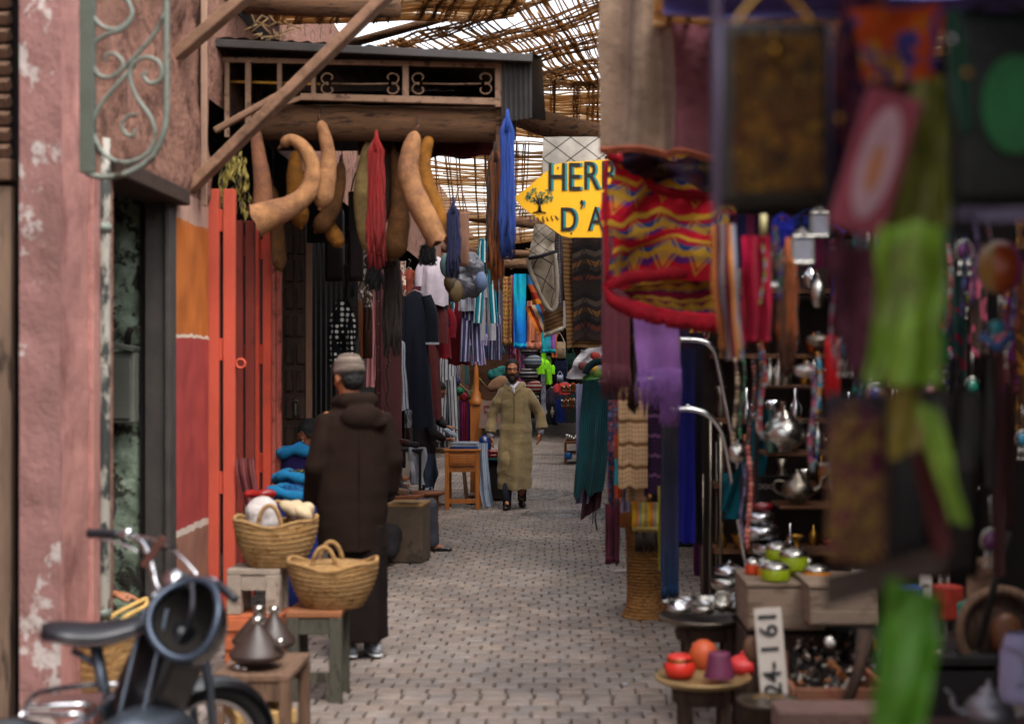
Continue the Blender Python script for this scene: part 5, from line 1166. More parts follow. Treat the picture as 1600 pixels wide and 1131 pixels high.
scarf('beaded dark strip between the cream rug and the tan bordered rug', 868, 880, 352, 480, 13.2, cloth('beadstrip', ['#4a4244', '#9a9298'], 'dots', 40, 30), n=1, name='beaded_strip', cat='strip')
scarf('brown woollen rug corner with white tassels below the cream rug', 850, 880, 478, 523, 13.6, cloth('brr', ['#7a5a3c', '#5e442e'], 'h', 6), fr=7, frm=mat('wtas', '#cfc5b5', .9), n=1, name='rug_corner', cat='rug', tilt=6)
scarf('grey white woollen blanket behind the cream rug', 862, 884, 470, 512, 13.8, cloth('gwb', '#b3aba6'), n=2, name='blanket', cat='blanket')
# ---------------------------------------------------- big hanging textiles, right foreground-middle
m_rk = cloth('redkilim', ['#c01c34', '#b51a30', '#c21f36', '#6a2a7a', '#b8902c', '#2f4f8a', '#a81c3a', '#c8a038'], 'kilim', 5, 3.5, bump=1.0)
m_rk2 = cloth('purplekilim', ['#8a2040', '#5a2a66', '#a8802c', '#7a2346', '#c09a38'], 'kilim', 6, 2.5, bump=1.0); m_redf = cloth('redborder', '#b01c30', bump=1.5, var=.5)
T = thing('embroidered_cloth', 'red and purple embroidered cloth draped in two layers under the beige rug', 'cloth', at(1030, 500, 6.6))
quad_cloth([at(946, 240, 6.55), at(1150, 236, 6.5), at(1150, 436, 6.5), at(952, 446, 6.55)], 30, 24, .10, 3).build('front_layer', m_rk, T)
quad_cloth([at(944, 436, 6.65), at(1150, 400, 6.6), at(1150, 505, 6.6), at(1010, 480, 6.65)], 24, 14, .04, 6).build('lower_layer', m_rk2, T)
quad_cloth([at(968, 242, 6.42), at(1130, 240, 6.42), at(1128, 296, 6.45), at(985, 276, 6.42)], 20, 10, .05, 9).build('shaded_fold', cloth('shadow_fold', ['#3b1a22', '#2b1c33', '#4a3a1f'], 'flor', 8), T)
def ropeband(pts, r, m_, nm, Y=6.5): b = MB(); b.tube(spline([at(x, y, Y) for x, y in pts], 7), r, 9, jit=.45); b.build(nm, m_, T)
ropeband([(950, 240), (975, 252), (1000, 262), (1030, 298), (1090, 305), (1140, 305)], .022, m_redf, 'red_border')
ropeband([(975, 252), (990, 238), (1020, 232)], .02, m_redf, 'red_border')
ropeband([(950, 445), (985, 430), (1040, 425), (1100, 418), (1150, 415)], .016, m_redf, 'red_border')
ropeband([(948, 440), (955, 462), (1000, 478), (1060, 492), (1150, 500)], .017, m_redf, 'red_border')
ropeband([(948, 250), (946, 330), (950, 440)], .010, m_redf, 'red_border')
b = MB()
for pts_, l_ in (([(948, 452), (965, 466), (1000, 480), (1060, 494), (1150, 502)], .05), ([(950, 440), (985, 428), (1040, 423), (1100, 416), (1150, 413)], .035), ([(975, 252), (1000, 262), (1030, 290), (1090, 300), (1140, 302)], .03)):
    b = MB(); b.fringe(spline([at(x, y, 6.47) for x, y in pts_], 12), l_ * 1.25, .0075, 8); b.build('fringe', m_redf, T)
T = thing('hanging_rug', 'big dusty beige rug with a plum stripe, above the red embroidered cloth', 'rug', at(1025, 235, 6.1))
b = MB(); b.sheet(at(936, -70, 6.1), at(1128, -70, 5.9), 302 * 6.1 / F, 2.4, .05, taper=1.04, seed=4, nv=30, hem=.03, nu=50); b.build('rug_field', cloth('dusty', ['#8a7463', '#8f7968', '#7d6a5c', '#8b7564', '#7f6a5e', '#6a3f45', '#6b4046', '#623b40'], 'v', 1, bump=1.0), T); last = b.last
b = MB(); b.fringe(last, .02, .004, 4); b.tube([p + V(0, -.004, .005) for p in last], .008, 6); b.build('edge_binding', mat('orgbind', '#a85f43', .9), T)
scarf('muted maroon scarf with long fringe, leftmost of the right hand scarves', 940, 984, 300, 628, 7.2, cloth('mscarf', '#71414a', n=3), fr=58, n=1.5, amp=.012)
scarf('narrow dark olive scarf with a tasselled end between the maroon and lilac ones', 982, 996, 430, 645, 7.4, cloth('olsc', ['#4a3a1e', '#2d241c', '#6a5226'], 'flor', 20), fr=40, n=1)
scarf('dark plum scarf just right of the muted maroon scarf', 972, 984, 440, 600, 7.35, cloth('plum', '#3a1d28'), n=1)
scarf('lilac scarf with a pressed fold and long fringe, brightest of the right scarves', 990, 1058, 478, 640, 6.9, cloth('lilac', ['#b486cf', '#b486cf'], n=3), fr=62, n=1.6, amp=.014, sway=(.02, 0))
scarf('lilac scarf end hanging lower right of the pressed lilac scarf', 1032, 1062, 500, 668, 7.0, MC['lilac'], fr=50, n=1)
scarf('sand coloured checked scarf hanging over the wicker stand', 966, 1012, 605, 762, 8.7, cloth('sandplaid', ['#9c7c5a', '#b3977a', '#6f5238'], 'plaid', 9, 22), n=1.3, amp=.012)
scarf('second sand checked scarf end, peeping lower at the right', 978, 1014, 640, 782, 8.8, MC['sandplaid'], n=1)
scarf('dark purple checked scarf right of the sand coloured one', 1006, 1034, 585, 772, 8.7, cloth('purpplaid', ['#3d2040', '#241530', '#6a4a6a'], 'plaid', 9, 30), n=1)
scarf('thin dusty pink scarf right of the purple checked one', 1029, 1039, 610, 790, 8.8, cloth('dpink', '#6a3744'), n=1)
scarf('blue and red flecked scarf at the left end of the rail', 950, 968, 625, 792, 9.0, cloth('blueflor', ['#3c4868', '#27304a', '#7a3b3b', '#5a6a8a'], 'flor', 20), n=1)
scarf('orange and turquoise patterned scarf end beside the sand checked scarf', 960, 972, 680, 778, 8.9, cloth('orturq', ['#a84a24', '#2f8a93', '#2f8a93', '#8a4a2c'], 'h', 1.2), n=1)
scarf('pale lilac tissue scarf end behind the wicker basket rim', 970, 986, 742, 800, 8.95, cloth('palil', '#8d839b'), n=2)
scarf('wine red fringed shawl falling down the left of the wicker stand', 946, 968, 788, 882, 9.2, cloth('wine', '#5a2435'), fr=12, n=2, amp=.02, name='shawl')
scarf('royal blue shawl hanging behind the chrome rail', 1050, 1086, 545, 848, 8.3, cloth('royal', ['#1c1f8a', '#17186b', '#191a3c'], 'grad'), n=1.5, name='shawl')
scarf('long slate blue shawl with fringe hanging lowest, right of the wicker stand', 1033, 1060, 645, 938, 8.0, cloth('slate', ['#2b4160', '#3a3a55', '#2a2c3c', '#403a44'], 'grad'), fr=22, frm=cloth('slatef', '#1e3a5c'), n=1.3, name='shawl')
scarf('yellow edge strip beside the long slate blue shawl', 1029, 1035, 760, 890, 8.15, cloth('yelst', '#a8a13c'), n=1, name='strip', cat='strip')
scarf('black violet shawl right of the royal blue one', 1076, 1098, 520, 850, 8.5, cloth('blvi', '#1d1626'), n=1.5, name='shawl')
scarf('dark purple shawl behind the lilac scarf end', 1060, 1078, 480, 600, 8.5, cloth('dpur', '#2e1a3a'), n=1, name='shawl')
scarf('raspberry checked scarf deeper inside the stall', 1070, 1104, 612, 762, 9.6, cloth('rasp', ['#97284c', '#6b1f3a', '#b8486a'], 'plaid', 10, 22), n=1)
scarf('ochre gold curtain deep inside the stall behind the chrome rails', 1078, 1108, 535, 640, 10.6, cloth('ochr', ['#6e4a1c', '#55380f'], 'v', 6), n=2, name='curtain', cat='curtain')
scarf('teal cloth scrap high behind the upper chrome rail', 1062, 1082, 538, 590, 10, cloth('tealscr', '#1d3a44'), n=1, name='cloth_scrap', cat='cloth')
scarf('multicoloured embroidered valance under the red fringe', 1055, 1110, 488, 530, 8.9, cloth('mval', ['#8a2335', '#1f4a4a', '#b58a2c', '#2c2350', '#7a2a5a'], 'flor', 18), n=3, name='valance', cat='valance')
scarf('yellow cloth label tag hanging at the left end of the upper chrome rail', 1054, 1063, 525, 552, 7.6, cloth('ylab', '#a9a62c'), n=1, name='cloth_tag', cat='tag')
scarf('turquoise cloth slanting down behind the bead strands', 1168, 1208, 640, 810, 7.4, cloth('turqsl', '#12606e'), n=1.5, sway=(-.14, 0), name='cloth_band', cat='cloth')
scarf('turquoise cloth end near the chrome rack legs', 1130, 1150, 740, 800, 7.9, MC['turqsl'], n=1, name='cloth_band', cat='cloth')
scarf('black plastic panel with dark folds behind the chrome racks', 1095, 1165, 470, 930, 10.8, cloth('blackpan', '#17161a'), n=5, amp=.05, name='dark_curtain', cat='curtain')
# teal striped garment
T = thing('striped_garments', 'dark teal finely striped cloth hung on a hook at the edge of the right stalls', 'garment', at(920, 810, 11.6))
b = MB(); b.sheet(at(905, 596, 11.55), at(960, 588, 11.5), .93, 2, .035, taper=.85, seed=2, sway=(-.07, 0), nv=30, gather=.75, hem=.1); b.build('teal_layer', cloth('tealst', ['#123c42', '#123c42', '#2d5c60', '#0c2a30'], 'v', 16), T)
b = MB(); b.sheet(at(918, 660, 11.62), at(950, 640, 11.62), .80, 3, .03, taper=1.0, seed=5, sway=(-.06, 0)); b.build('maroon_layer', cloth('marst', ['#4a1c1f', '#4a1c1f', '#1e2230'], 'vthin', 12), T)
b = MB(); b.sheet(at(900, 600, 11.66), at(922, 600, 11.66), .98, 1, .02, seed=7); b.build('lavender_layer', cloth('lavl', '#8b8aa6'), T)
b = MB(); b.tube(arc(at(938, 588, 11.5), .12, PI * .1, PI * .95, 12), .03, 8); b.build('neck_fold', cloth('tealdk', '#0f2b30'), T)
b = MB(); b.tube([at(931, 800, 11.6), at(930, 812, 11.6), at(933, 828, 11.6)], .006, 6); b.tube([at(927, 800, 11.6), at(926, 818, 11.6)], .005, 6); b.build('cords', m_black, T)
T = thing('plastic_bag', 'clear plastic bag with red, yellow and green goods below the kilim rug', 'plastic bag', at(925, 590, 11.9))
mb = MB(); f_ = 11.9 / F
quad_cloth([at(908, 546, 11.95), at(950, 540, 11.95), at(950, 596, 11.95), at(884, 590, 11.95)], 20, 16, .03, 3).build('film', mat('filmw', '#b8b4bb', .2, var=.3, spec=.7, bump=.6), T)
quad_cloth([at(918, 582, 11.86), at(950, 576, 11.86), at(950, 600, 11.86), at(905, 598, 11.86)], 12, 8, .02, 5).build('green_wrap', mat('grwr', '#3f6a2c', .5, var=.4), T)
for x, y, r, c in ((930, 556, 8, '#a8302a'), (912, 572, 9, '#6a2f2f'), (928, 576, 7, '#c9a23a'), (935, 584, 9, '#5c7a2c'), (940, 562, 9, '#7a4038')):
    b = MB(); b.sphere(at(x, y, 11.86), (r * f_, .015, r * f_ * .8), 10); b.build('goods', mat('gd' + c, c, .6, var=.3), T)
# rails that carry the scarves
for lb, pts, r, Y in (('curved chrome rail of the lower rack bending down to the right', [(1042, 641), (1080, 640), (1108, 650), (1128, 676), (1140, 730), (1152, 800), (1170, 900)], .014, 7.5),
                      ('curved chrome rail of the upper rack, under the embroidered valance', [(1058, 531), (1095, 533), (1114, 545), (1124, 580), (1140, 660), (1156, 740)], .015, 7.7),
                      ('second lower chrome rail just behind the first one', [(1075, 636), (1100, 643), (1112, 652)], .012, 7.9),
                      ('small arched chrome rail round the raspberry checked scarf', [(1068, 600), (1085, 594), (1098, 602), (1102, 630), (1102, 780)], .011, 9.4)):
    T = thing('clothes_rail', lb, 'rail', at(pts[-1][0], pts[-1][1], Y)); b = MB(); b.tube(spline([at(x, y, Y) for x, y in pts], 6), r, 10); b.build('tube', m_chrome, T)
    b = MB(); b.sphere(at(pts[0][0], pts[0][1], Y), r * 1.5, 10); b.build('end_cap', m_chrome, T)
for x, y0, Y in ((1126, 660, 8.2), (1110, 650, 8.6), (1120, 690, 9.0), (1098, 740, 8.8)):
    b = MB(); p = at(x, y0, Y); b.tube([p, V(p.x, p.y, .1)], .009, 8); one('rack_upright', 'thin dark upright of the scarf racks number'.replace(' number', ' at ') + {1126: 'the right', 1110: 'the middle', 1120: 'the back', 1098: 'the low front'}[x], 'upright', b, m_tarn)
b = MB(); b.tube([at(935, 598, 8.8), at(1045, 590, 8.6)], .012, 8); one('scarf_rail', 'straight rail carrying the checked scarves', 'rail', b, m_tarn)
# wicker pedestal basket
m_wick = mat('wicker', '#b98a50', .75, var=.45, vs=30, bump=1.2, bs=70, stretch=(1, 1, 2.2), col2='#8a5f30', c2s=25, c2=(.5, .6), bd=.012)
T = thing('wicker_stand', 'tall waisted wicker stand on the paving at the right edge of the walkway', 'wicker stand', V(at(1010, 0, 9.6).x, 9.6, 0)); h = 1.68 - (812 - 574) * 9.6 / F
b = MB(); b.lathe([(.155, 0), (.158, .02), (.14, .06), (.125, .2), (.118, .35), (.12, .5), (.13, h - .08), (.135, h)], n=40)
for i, v in enumerate(b.v): pass
b.build('woven_body', m_wick, T, True)
b = MB()
for z in [.03 + i * .022 for i in range(int(h / .022))]:
    r = .122 + .036 * max(0, 1 - z / .12) ** 1.5 + .012 * (z / h) ** 2 + .004; b.tube([V((r + .003 * math.sin(14 * a + z * 140)) * math.cos(a), (r + .003 * math.sin(14 * a + z * 140)) * math.sin(a), z) for a in [2 * PI * k / 56 for k in range(57)]], .008, 5, False)
b.build('weave_bands', m_wick, T, True)
b = MB()
for i in range(9): t = i / 9; b.tube([V(.16 * math.cos(a), .16 * math.sin(a), .008) for a in [2 * PI * k / 40 for k in range(41)]], .012, 6, False) if i == 0 else None
b.build('foot_rim', m_wick, T, True)
T = basket('shallow orange brown basket resting on the wicker stand', 985, 822, 783, 62, 9.45, (), mat('org_wick', '#9c6226', .7, var=.4, vs=20, bump=1, bs=70), .9)
scarf('yellow, orange and grey striped cloth folded over the basket rim', 988, 1040, 785, 832, 9.15, cloth('ystripe', ['#c0a02c', '#c07a35', '#8f8a7d', '#b8b04a', '#a08060'], 'v', 2.2), n=2, fr=8, name='striped_cloth', cat='cloth', amp=.01)
scarf('grey brown fringe of the striped cloth on the wicker stand', 992, 1030, 818, 866, 9.35, cloth('gbf', '#4b3f3a'), fr=34, n=2, name='fringe_cloth', cat='cloth')
b = MB()
f_ = 9.9 / F
for i in range(2):
    c = at(968 + i * 14, 873, 9.9); b.tube([c + V(.03 * (1 - j * .07) * math.cos(j * .7), 0, .03 * (1 - j * .07) * math.sin(j * .7)) for j in range(14)], .004, 5)
b.tube([at(958, 892, 9.9), at(992, 892, 9.9)], .014, 6); one('iron_scrollwork', 'small white iron scroll stand left behind the wicker stand', 'ironwork', b, mat('whiron', '#aaa7a0', .5))
# ---------------------------------------------------- tray table with silver ware
def round_table(lb, px, py, w, Y, mt, ml, legs=4, h_extra=0, metal=False):
    c = at(px, py, Y); T = thing('round_tray_table', lb, 'table', V(c.x, c.y, 0)); r = w * Y / F / 2; z = c.z
    b = MB(); b.lathe([(0, z - .035), (r * .8, z - .03), (r * .97, z - .012), (r, z), (r * .97, z + .006), (r * .9, z - .008), (0, z - .010)], n=44); b.build('tray_top', mt, T, True)
    for i in range(legs):
        a = 2 * PI * (i + .5) / legs; b = MB(); b.beam((r * .55 * math.cos(a), r * .55 * math.sin(a), 0), (r * .6 * math.cos(a), r * .6 * math.sin(a), z - .035), .035, .035, .003); b.build('leg', ml, T, True)
    b = MB(); b.lathe([(r * .6, z - .10), (r * .64, z - .10), (r * .64, z - .035), (r * .6, z - .035)], n=24); b.build('frame_ring', ml, T, True); return T
round_table('round metal tray table heaped with silver dishes, right of the walkway', 1103, 962, 148, 6.75, m_tarn, m_dwood)
round_table('lower round table with orange and red pots at the right bottom', 1098, 1056, 152, 5.95, mat('hamtray', '#a48b63', .45, metal=.5, var=.4, vs=10, bump=.4), m_dwood)
def bowl(lb, px, py, w, h, Y, m_, name='bowl', lid=False, rot=0, rz=0, knob=True, cat=None, mlid=None):
    T = thing(name, lb, cat or name.replace('_', ' '), at(px, py, Y), rot=(rot, 0, rz)); r = w * Y / F / 2; H_ = h * Y / F
    b = MB(); b.lathe([(0, 0), (r * .5, 0), (r * .9, H_ * .3), (r, H_ * .6), (r * .95, H_ * (.62 if lid else 1)), (r * .88, H_ * (.62 if lid else .95)), (r * .8, H_ * .4), (0, H_ * .2)], n=28); b.build('vessel', m_, T, True)
    if lid:
        b = MB(); b.lathe([(r * 1.0, H_ * .63), (r * .92, H_ * .74), (r * .5, H_ * .92), (r * .12, H_)], n=28); b.lathe([(r * .1, H_ * .98), (r * .16, H_ * 1.08), (0, H_ * 1.16)], n=12); b.build('lid', mlid or m_, T, True)
    return T
bl = [('oval silver dish lying across the tray, biggest of the silver pieces', 1106, 950, 62, 16, 6.7, m_silver), ('silver bowl at the left edge of the tray', 1062, 956, 40, 14, 6.65, m_chrome), ('silver bowl at the centre front of the tray', 1100, 960, 36, 12, 6.55, m_silver),
      ('round silver pot at the right of the tray', 1146, 956, 44, 26, 6.7, m_chrome), ('tilted silver cup leaning on the round pot', 1128, 952, 30, 26, 6.6, m_silver), ('small silver sugar bowl behind the left silver bowl', 1078, 946, 30, 16, 6.85, m_silver)]
for i, (lb, x, y, w, h, Y, mm) in enumerate(bl): bowl(lb, x, y, w, h, Y, mm, name='silver_dish' if i in (0,) else 'silver_bowl', lid=i in (3, 5), rot=R((0, 8, -10, 0, 35, 0)[i]))
for i, (x, y, rz) in enumerate(((1060, 946, .6), (1085, 944, -.3), (1120, 948, .2), (1140, 944, 1.2))):
    T = thing('silver_spoon', ['silver serving spoon poking out at the left of the tray', 'silver spoon laid over the back of the tray', 'silver spoon on top of the oval dish', 'silver ladle beside the round silver pot'][i], 'spoon', at(x, y, 6.62), rz)
    b = MB(); b.sphere((.05, 0, .01), (.035, .022, .008), 12); b.build('bowl_end', m_chrome, T, True); b = MB(); b.tube([(.02, 0, .012), (-.05, 0, .03), (-.09, 0, .028)], .005, 6); b.build('spoon_handle', m_chrome, T, True)
bowl('crumpled looking silver basin on the ground behind the tray table', 1138, 925, 56, 24, 7.5, m_silver, 'silver_basin', False); bowl('silver pot stacked on the silver basin', 1140, 905, 50, 26, 7.5, m_chrome, 'silver_pot', True)
bowl('foil bright silver casserole standing below the tray table', 1094, 1004, 50, 30, 6.9, m_chrome, 'silver_casserole', True)
# orange/red pots
m_redpot = mat('red_pot', '#d63a2c', .4, var=.15, bump=.1); m_orpot = mat('orange_pot', '#cf6236', .5, var=.2, bump=.15); m_purp = mat('purple_pot', '#6a2f4c', .55, var=.2, bump=.2)
T = thing('red_pot', 'squat red pot with a metal rim at the left of the lower table', 'pot', at(1062, 1056, 5.95)); r = .065
b = MB(); b.lathe([(0, 0), (r * .8, 0), (r, .02), (r * 1.0, .05), (r * .8, .065)], n=26); b.build('pot_body', m_redpot, T, True); b = MB(); b.lathe([(r * .82, .063), (r * .86, .07), (r * .82, .078)], n=26); b.build('metal_rim', m_brass, T, True); b = MB(); b.lathe([(r * .8, .078), (r * .7, .09), (0, .092)], n=26); b.build('lid', m_redpot, T, True)
b = MB(); b.lathe([(0, 0), (.035, .0), (.058, .05), (.062, .09), (.045, .13), (.02, .145), (0, .147)], at(1099, 1052, 6.15), 26); one('orange_gourd_pot', 'rounded orange egg shaped pot in the middle of the lower table', 'pot', b, m_orpot)
T = thing('purple_pot', 'dark purple tapered pot turned upside down beside the orange one', 'pot', at(1124, 1057, 5.85)); b = MB(); b.lathe([(.062, 0), (.060, .012), (.046, .095), (.044, .1), (0, .1)], n=22); b.build('pot_body', m_purp, T, True); b = MB(); b.lathe([(.064, 0), (.066, .006), (.064, .012)], n=22); b.build('rim', m_purp, T, True)
bowl('flattened scarlet pot with lid behind the wooden spoon', 1160, 1056, 48, 34, 6.05, mat('scarlet', '#cf3a3a', .4, var=.15), 'scarlet_pot', True)
T = thing('wooden_ladle', 'long dark wooden ladle standing against the numbered plate', 'ladle', at(1186, 1080, 5.6)); b = MB(); b.tube([at(1186, 1078, 5.6), at(1180, 1030, 5.62)], [.010, .009], 8); b.build('ladle_handle', m_dwood, T); b = MB(); b.sphere(at(1176, 1014, 5.6), (.037, .02, .055), 14, Euler((0, R(-8), 0)).to_matrix()); b.build('ladle_bowl', mat('ladw', '#6d4c36', .5, var=.3), T)
b = MB(); b.lathe([(0, 0), (.10, .004), (.115, .014), (.118, .02), (.11, .018), (0, .010)], at(1200, 1100, 5.4), 32); one('metal_plate', 'round dull metal plate with coins on the lower crate', 'plate', b, m_tarn)
for i in range(7):
    b = MB(); b.lathe([(.009, 0), (.009, .003), (0, .003)], at(1180 + i * 7, 1092 + ru(-3, 3), 5.4) + V(0, 0, .012), 10); one('coin', 'small old coin on the dull metal plate', 'coin', b, m_brass, 'coins on the metal plate')
# numbered plates
m_plate = mat('enamel_white', '#b7aea6', .45, var=.15, vs=6, bump=.2, col2='#6f5d50', c2s=14, c2=(.66, .7)); m_pink_ = None
def plate(lb, x0, x1, y0, y1, Y, rows, tilt=0):
    c = at((x0 + x1) / 2, (y0 + y1) / 2, Y); w = (x1 - x0) * Y / F; h = (y1 - y0) * Y / F; T = thing('number_plate', lb, 'number plate', c, rot=(R(-6), R(tilt), 0)); b = MB(); b.box((0, 0, 0), (w, .006, h), None, .002); b.build('plate_body', m_plate, T, True)
    for t, z, s_ in rows: text_part('digits', t, s_ * w, mat('digit_black', '#17171c', .5), T, (0, -.006, z * h), (PI / 2, R(-90), 0), (1, 1, 1), .0012)
    return T
plate('white enamel plate reading 24-1 61 on its side, beside the wooden ladle', 1183, 1226, 950, 1084, 5.55, (('1', .40, .95), ('6', .24, .95), ('1', .03, .9), ('24-', -.31, .92)), -4)
plate('narrow white plate with a single 1, behind the hanging lime green leather', 1437, 1456, 882, 945, 5.9, (('1', 0, .8),)); plate('tall narrow plate with digits 60 near the stone carving', 1466, 1482, 878, 1010, 5.95, (('60', .3, .9),), 3)
# white box with tins
def crate(lb, x0, x1, y0, y1, Y, dep, m_, name='wooden_box', open_=False, z0=None, cat='box', rz=0):
    c = at((x0 + x1) / 2, y1, Y); w = (x1 - x0) * Y / F; h = (y1 - y0) * Y / F; T = thing(name, lb, cat, c, rz)
    if open_:
        for sx in (-1, 1): b = MB(); b.box((sx * (w / 2 - .01), dep / 2, h / 2), (.02, dep - .002, h), None, .003); b.build('side_board', m_, T, True)
        for yy in (.01, dep - .01): b = MB(); b.box((0, yy, h / 2), (w - .042, .02, h * .98), None, .003); b.build('end_board', m_, T, True)
        b = MB(); b.box((0, dep / 2, .01), (w - .05, dep - .05, .015)); b.build('bottom_board', m_, T, True)
    else:
        b = MB(); b.box((0, dep / 2, h / 2 - .01), (w, dep, h - .02), None, .006); b.build('box_body', m_, T, True)
        b = MB(); b.box((0, dep / 2, h - .004), (w + .012, dep + .012, .018), None, .004); b.build('top_board', m_, T, True)
        b = MB(); b.box((0, -.008, h * .22), (w * .98, .014, h * .3), None, .003); b.build('front_board', m_, T, True)
    return T
m_box = mat('pale_box_wood', '#8f7d6d', .8, var=.3, vs=5, bump=.5, bs=40, stretch=(1, 3, 4), col2='#6d5c4e', c2s=5)
crate('pale wooden box carrying the green and orange tins', 1168, 1290, 912, 985, 6.2, .45, m_box); crate('second pale wooden box right of the tins, with a paper behind it', 1265, 1372, 914, 978, 6.0, .4, m_box)
b = MB(); p = at(1180, 985, 6.3); b.box((p.x + .16, 6.5, p.z / 2), (.42, .5, p.z - .01), None, .006); one('box_pedestal', 'dark chest standing under the pale wooden boxes', 'chest', b, m_dwood)
m_lime = mat('lime_glaze', '#94a51d', .35, var=.15, bump=.1); m_org = mat('orange_glaze', '#c5822a', .35, var=.15, bump=.1); m_org2 = mat('deep_orange_glaze', '#c24a22', .35, var=.15, bump=.1)
def tinjar(lb, px, py, w, h, Y, m_):
    T = thing('lidded_tin', lb, 'tin', at(px, py, Y)); r = w * Y / F / 2; H_ = h * Y / F
    b = MB(); b.lathe([(0, 0), (r * .96, 0), (r, H_ * .08), (r, H_ * .6), (r * .96, H_ * .64)], n=26); b.build('tin_body', m_, T, True); b = MB(); b.lathe([(r * 1.02, H_ * .62), (r * 1.03, H_ * .72), (r * .9, H_ * .82), (r * .4, H_ * .95), (0, H_)], n=26); b.build('tin_lid', m_silver, T, True)
for a in (('lime green tin with silver lid at the front centre of the pale box', 1212, 906, 44, 30, 6.25, m_lime), ('large lime green tin stacked behind the front one', 1240, 890, 44, 36, 6.4, m_lime), ('lime and orange tin at the back left of the tins', 1214, 874, 36, 28, 6.55, m_lime),
          ('orange tin at the right end of the pale box', 1276, 908, 42, 28, 6.3, m_org), ('small orange tin left of the front lime one', 1196, 902, 26, 26, 6.4, m_org), ('deep orange tin at the far left corner of the box', 1176, 896, 24, 26, 6.45, m_org2), ('flat deep orange tin behind the small orange tin', 1196, 888, 30, 18, 6.55, m_org2),
          ('small lime tin under the large lime one', 1246, 906, 26, 20, 6.4, m_lime), ('tiny silver lidded tin right of the large lime one', 1262, 888, 18, 18, 6.5, m_silver)): tinjar(*a)
b = MB(); b.lathe([(.012, 0), (.03, .005), (.008, .02), (.008, .05), (.03, .07), (.034, .075)], at(1245, 862, 6.5), 18); one('brass_goblet', 'small brass goblet on the rim behind the lime tins', 'goblet', b, m_brass)
b = quad_cloth([at(1330, 885, 6.3), at(1375, 890, 6.3), at(1372, 918, 6.2), at(1325, 915, 6.2)], seed=3); one('paper_sheet', 'curled grey paper leaning behind the second pale box', 'paper', b, mat('greypap', '#99928c', .8))
# scrap box
crate('long open crate with red and tan painted side, full of small metal scrap', 1236, 1390, 1075, 1120, 5.5, .75, mat('scrapw', '#8c6048', .8, var=.4, bump=.4, col2='#7a2b24', c2s=4, c2=(.5, .56)), open_=True, name='open_crate', cat='crate')
m_scr = [mat('scrap' + str(i), c, .4, metal=mt, var=.4, vs=20) for i, (c, mt) in enumerate((('#4b4642', .8), ('#2b2724', .2), ('#8a7c70', .9), ('#8a5a35', .3), ('#a39b92', .9), ('#34302c', .5)))]
for i in range(190):
    px, py = ru(1238, 1400), ru(995, 1092); Y = 6.25 - (py - 995) / 97 * .65; b = MB(); c = at(px, py, Y); t = rnd()
    Rt = Euler((ru(0, 3), ru(0, 3), ru(0, 3))).to_matrix()
    if t < .4: b.box(c, (ru(.015, .05), ru(.008, .025), ru(.006, .015)), Rt, .002)
    elif t < .75: b.tube([c, c + Rt @ V(0, 0, ru(.03, .07))], ru(.004, .011), 7)
    else: b.lathe([(.02, 0), (.022, .006), (.012, .012), (0, .013)], c, 14, Rt)
    one('scrap_piece', 'small dull metal or wooden piece in the heap of the open crate', 'scrap', b, m_scr[i % 6], 'metal scrap heaped in the open crate')
b = MB(); b.box(at(1320, 1048, 6.15), (.46, .65, .10), Euler((.30, 0, 0))); one('scrap_mound', 'dark sheet of rubber under the heap of scrap', 'rubber sheet', b, m_black)
for i, (x, y) in enumerate(((1296, 1003), (1348, 1003))):
    T = thing('pocket_watch', ['round silver watch, left one on the scrap heap', 'round silver watch, right one on the scrap heap'][i], 'watch', at(x, y, 5.9)); b = MB(); b.tube([V(0, 0, 0), V(0, -.012, 0)], .026, 20); b.build('case', m_silver, T, True); b = MB(); b.tube([V(0, -.013, 0), V(0, -.015, 0)], .020, 20); b.build('dial', mat('dialw', '#c9c6c0', .4), T, True)
b = MB(); b.box(at(1305, 1122, 5.2), (.44, .2, .09), None, .006); one('painted_crate', 'faded pink painted crate at the very bottom, below the scrap', 'crate', b, mat('fadedpink', '#82675f', .85, var=.4, col2='#6b3e3c', c2s=5))
b = MB(); b.tube([at(1352, 985, 5.45), at(1344, 1040, 5.4), at(1320, 1110, 5.35)], [.03, .025, .02], 8, jit=.2); one('root_stick', 'knobbly dark wooden stick lying over the open crate', 'stick', b, m_dwood)
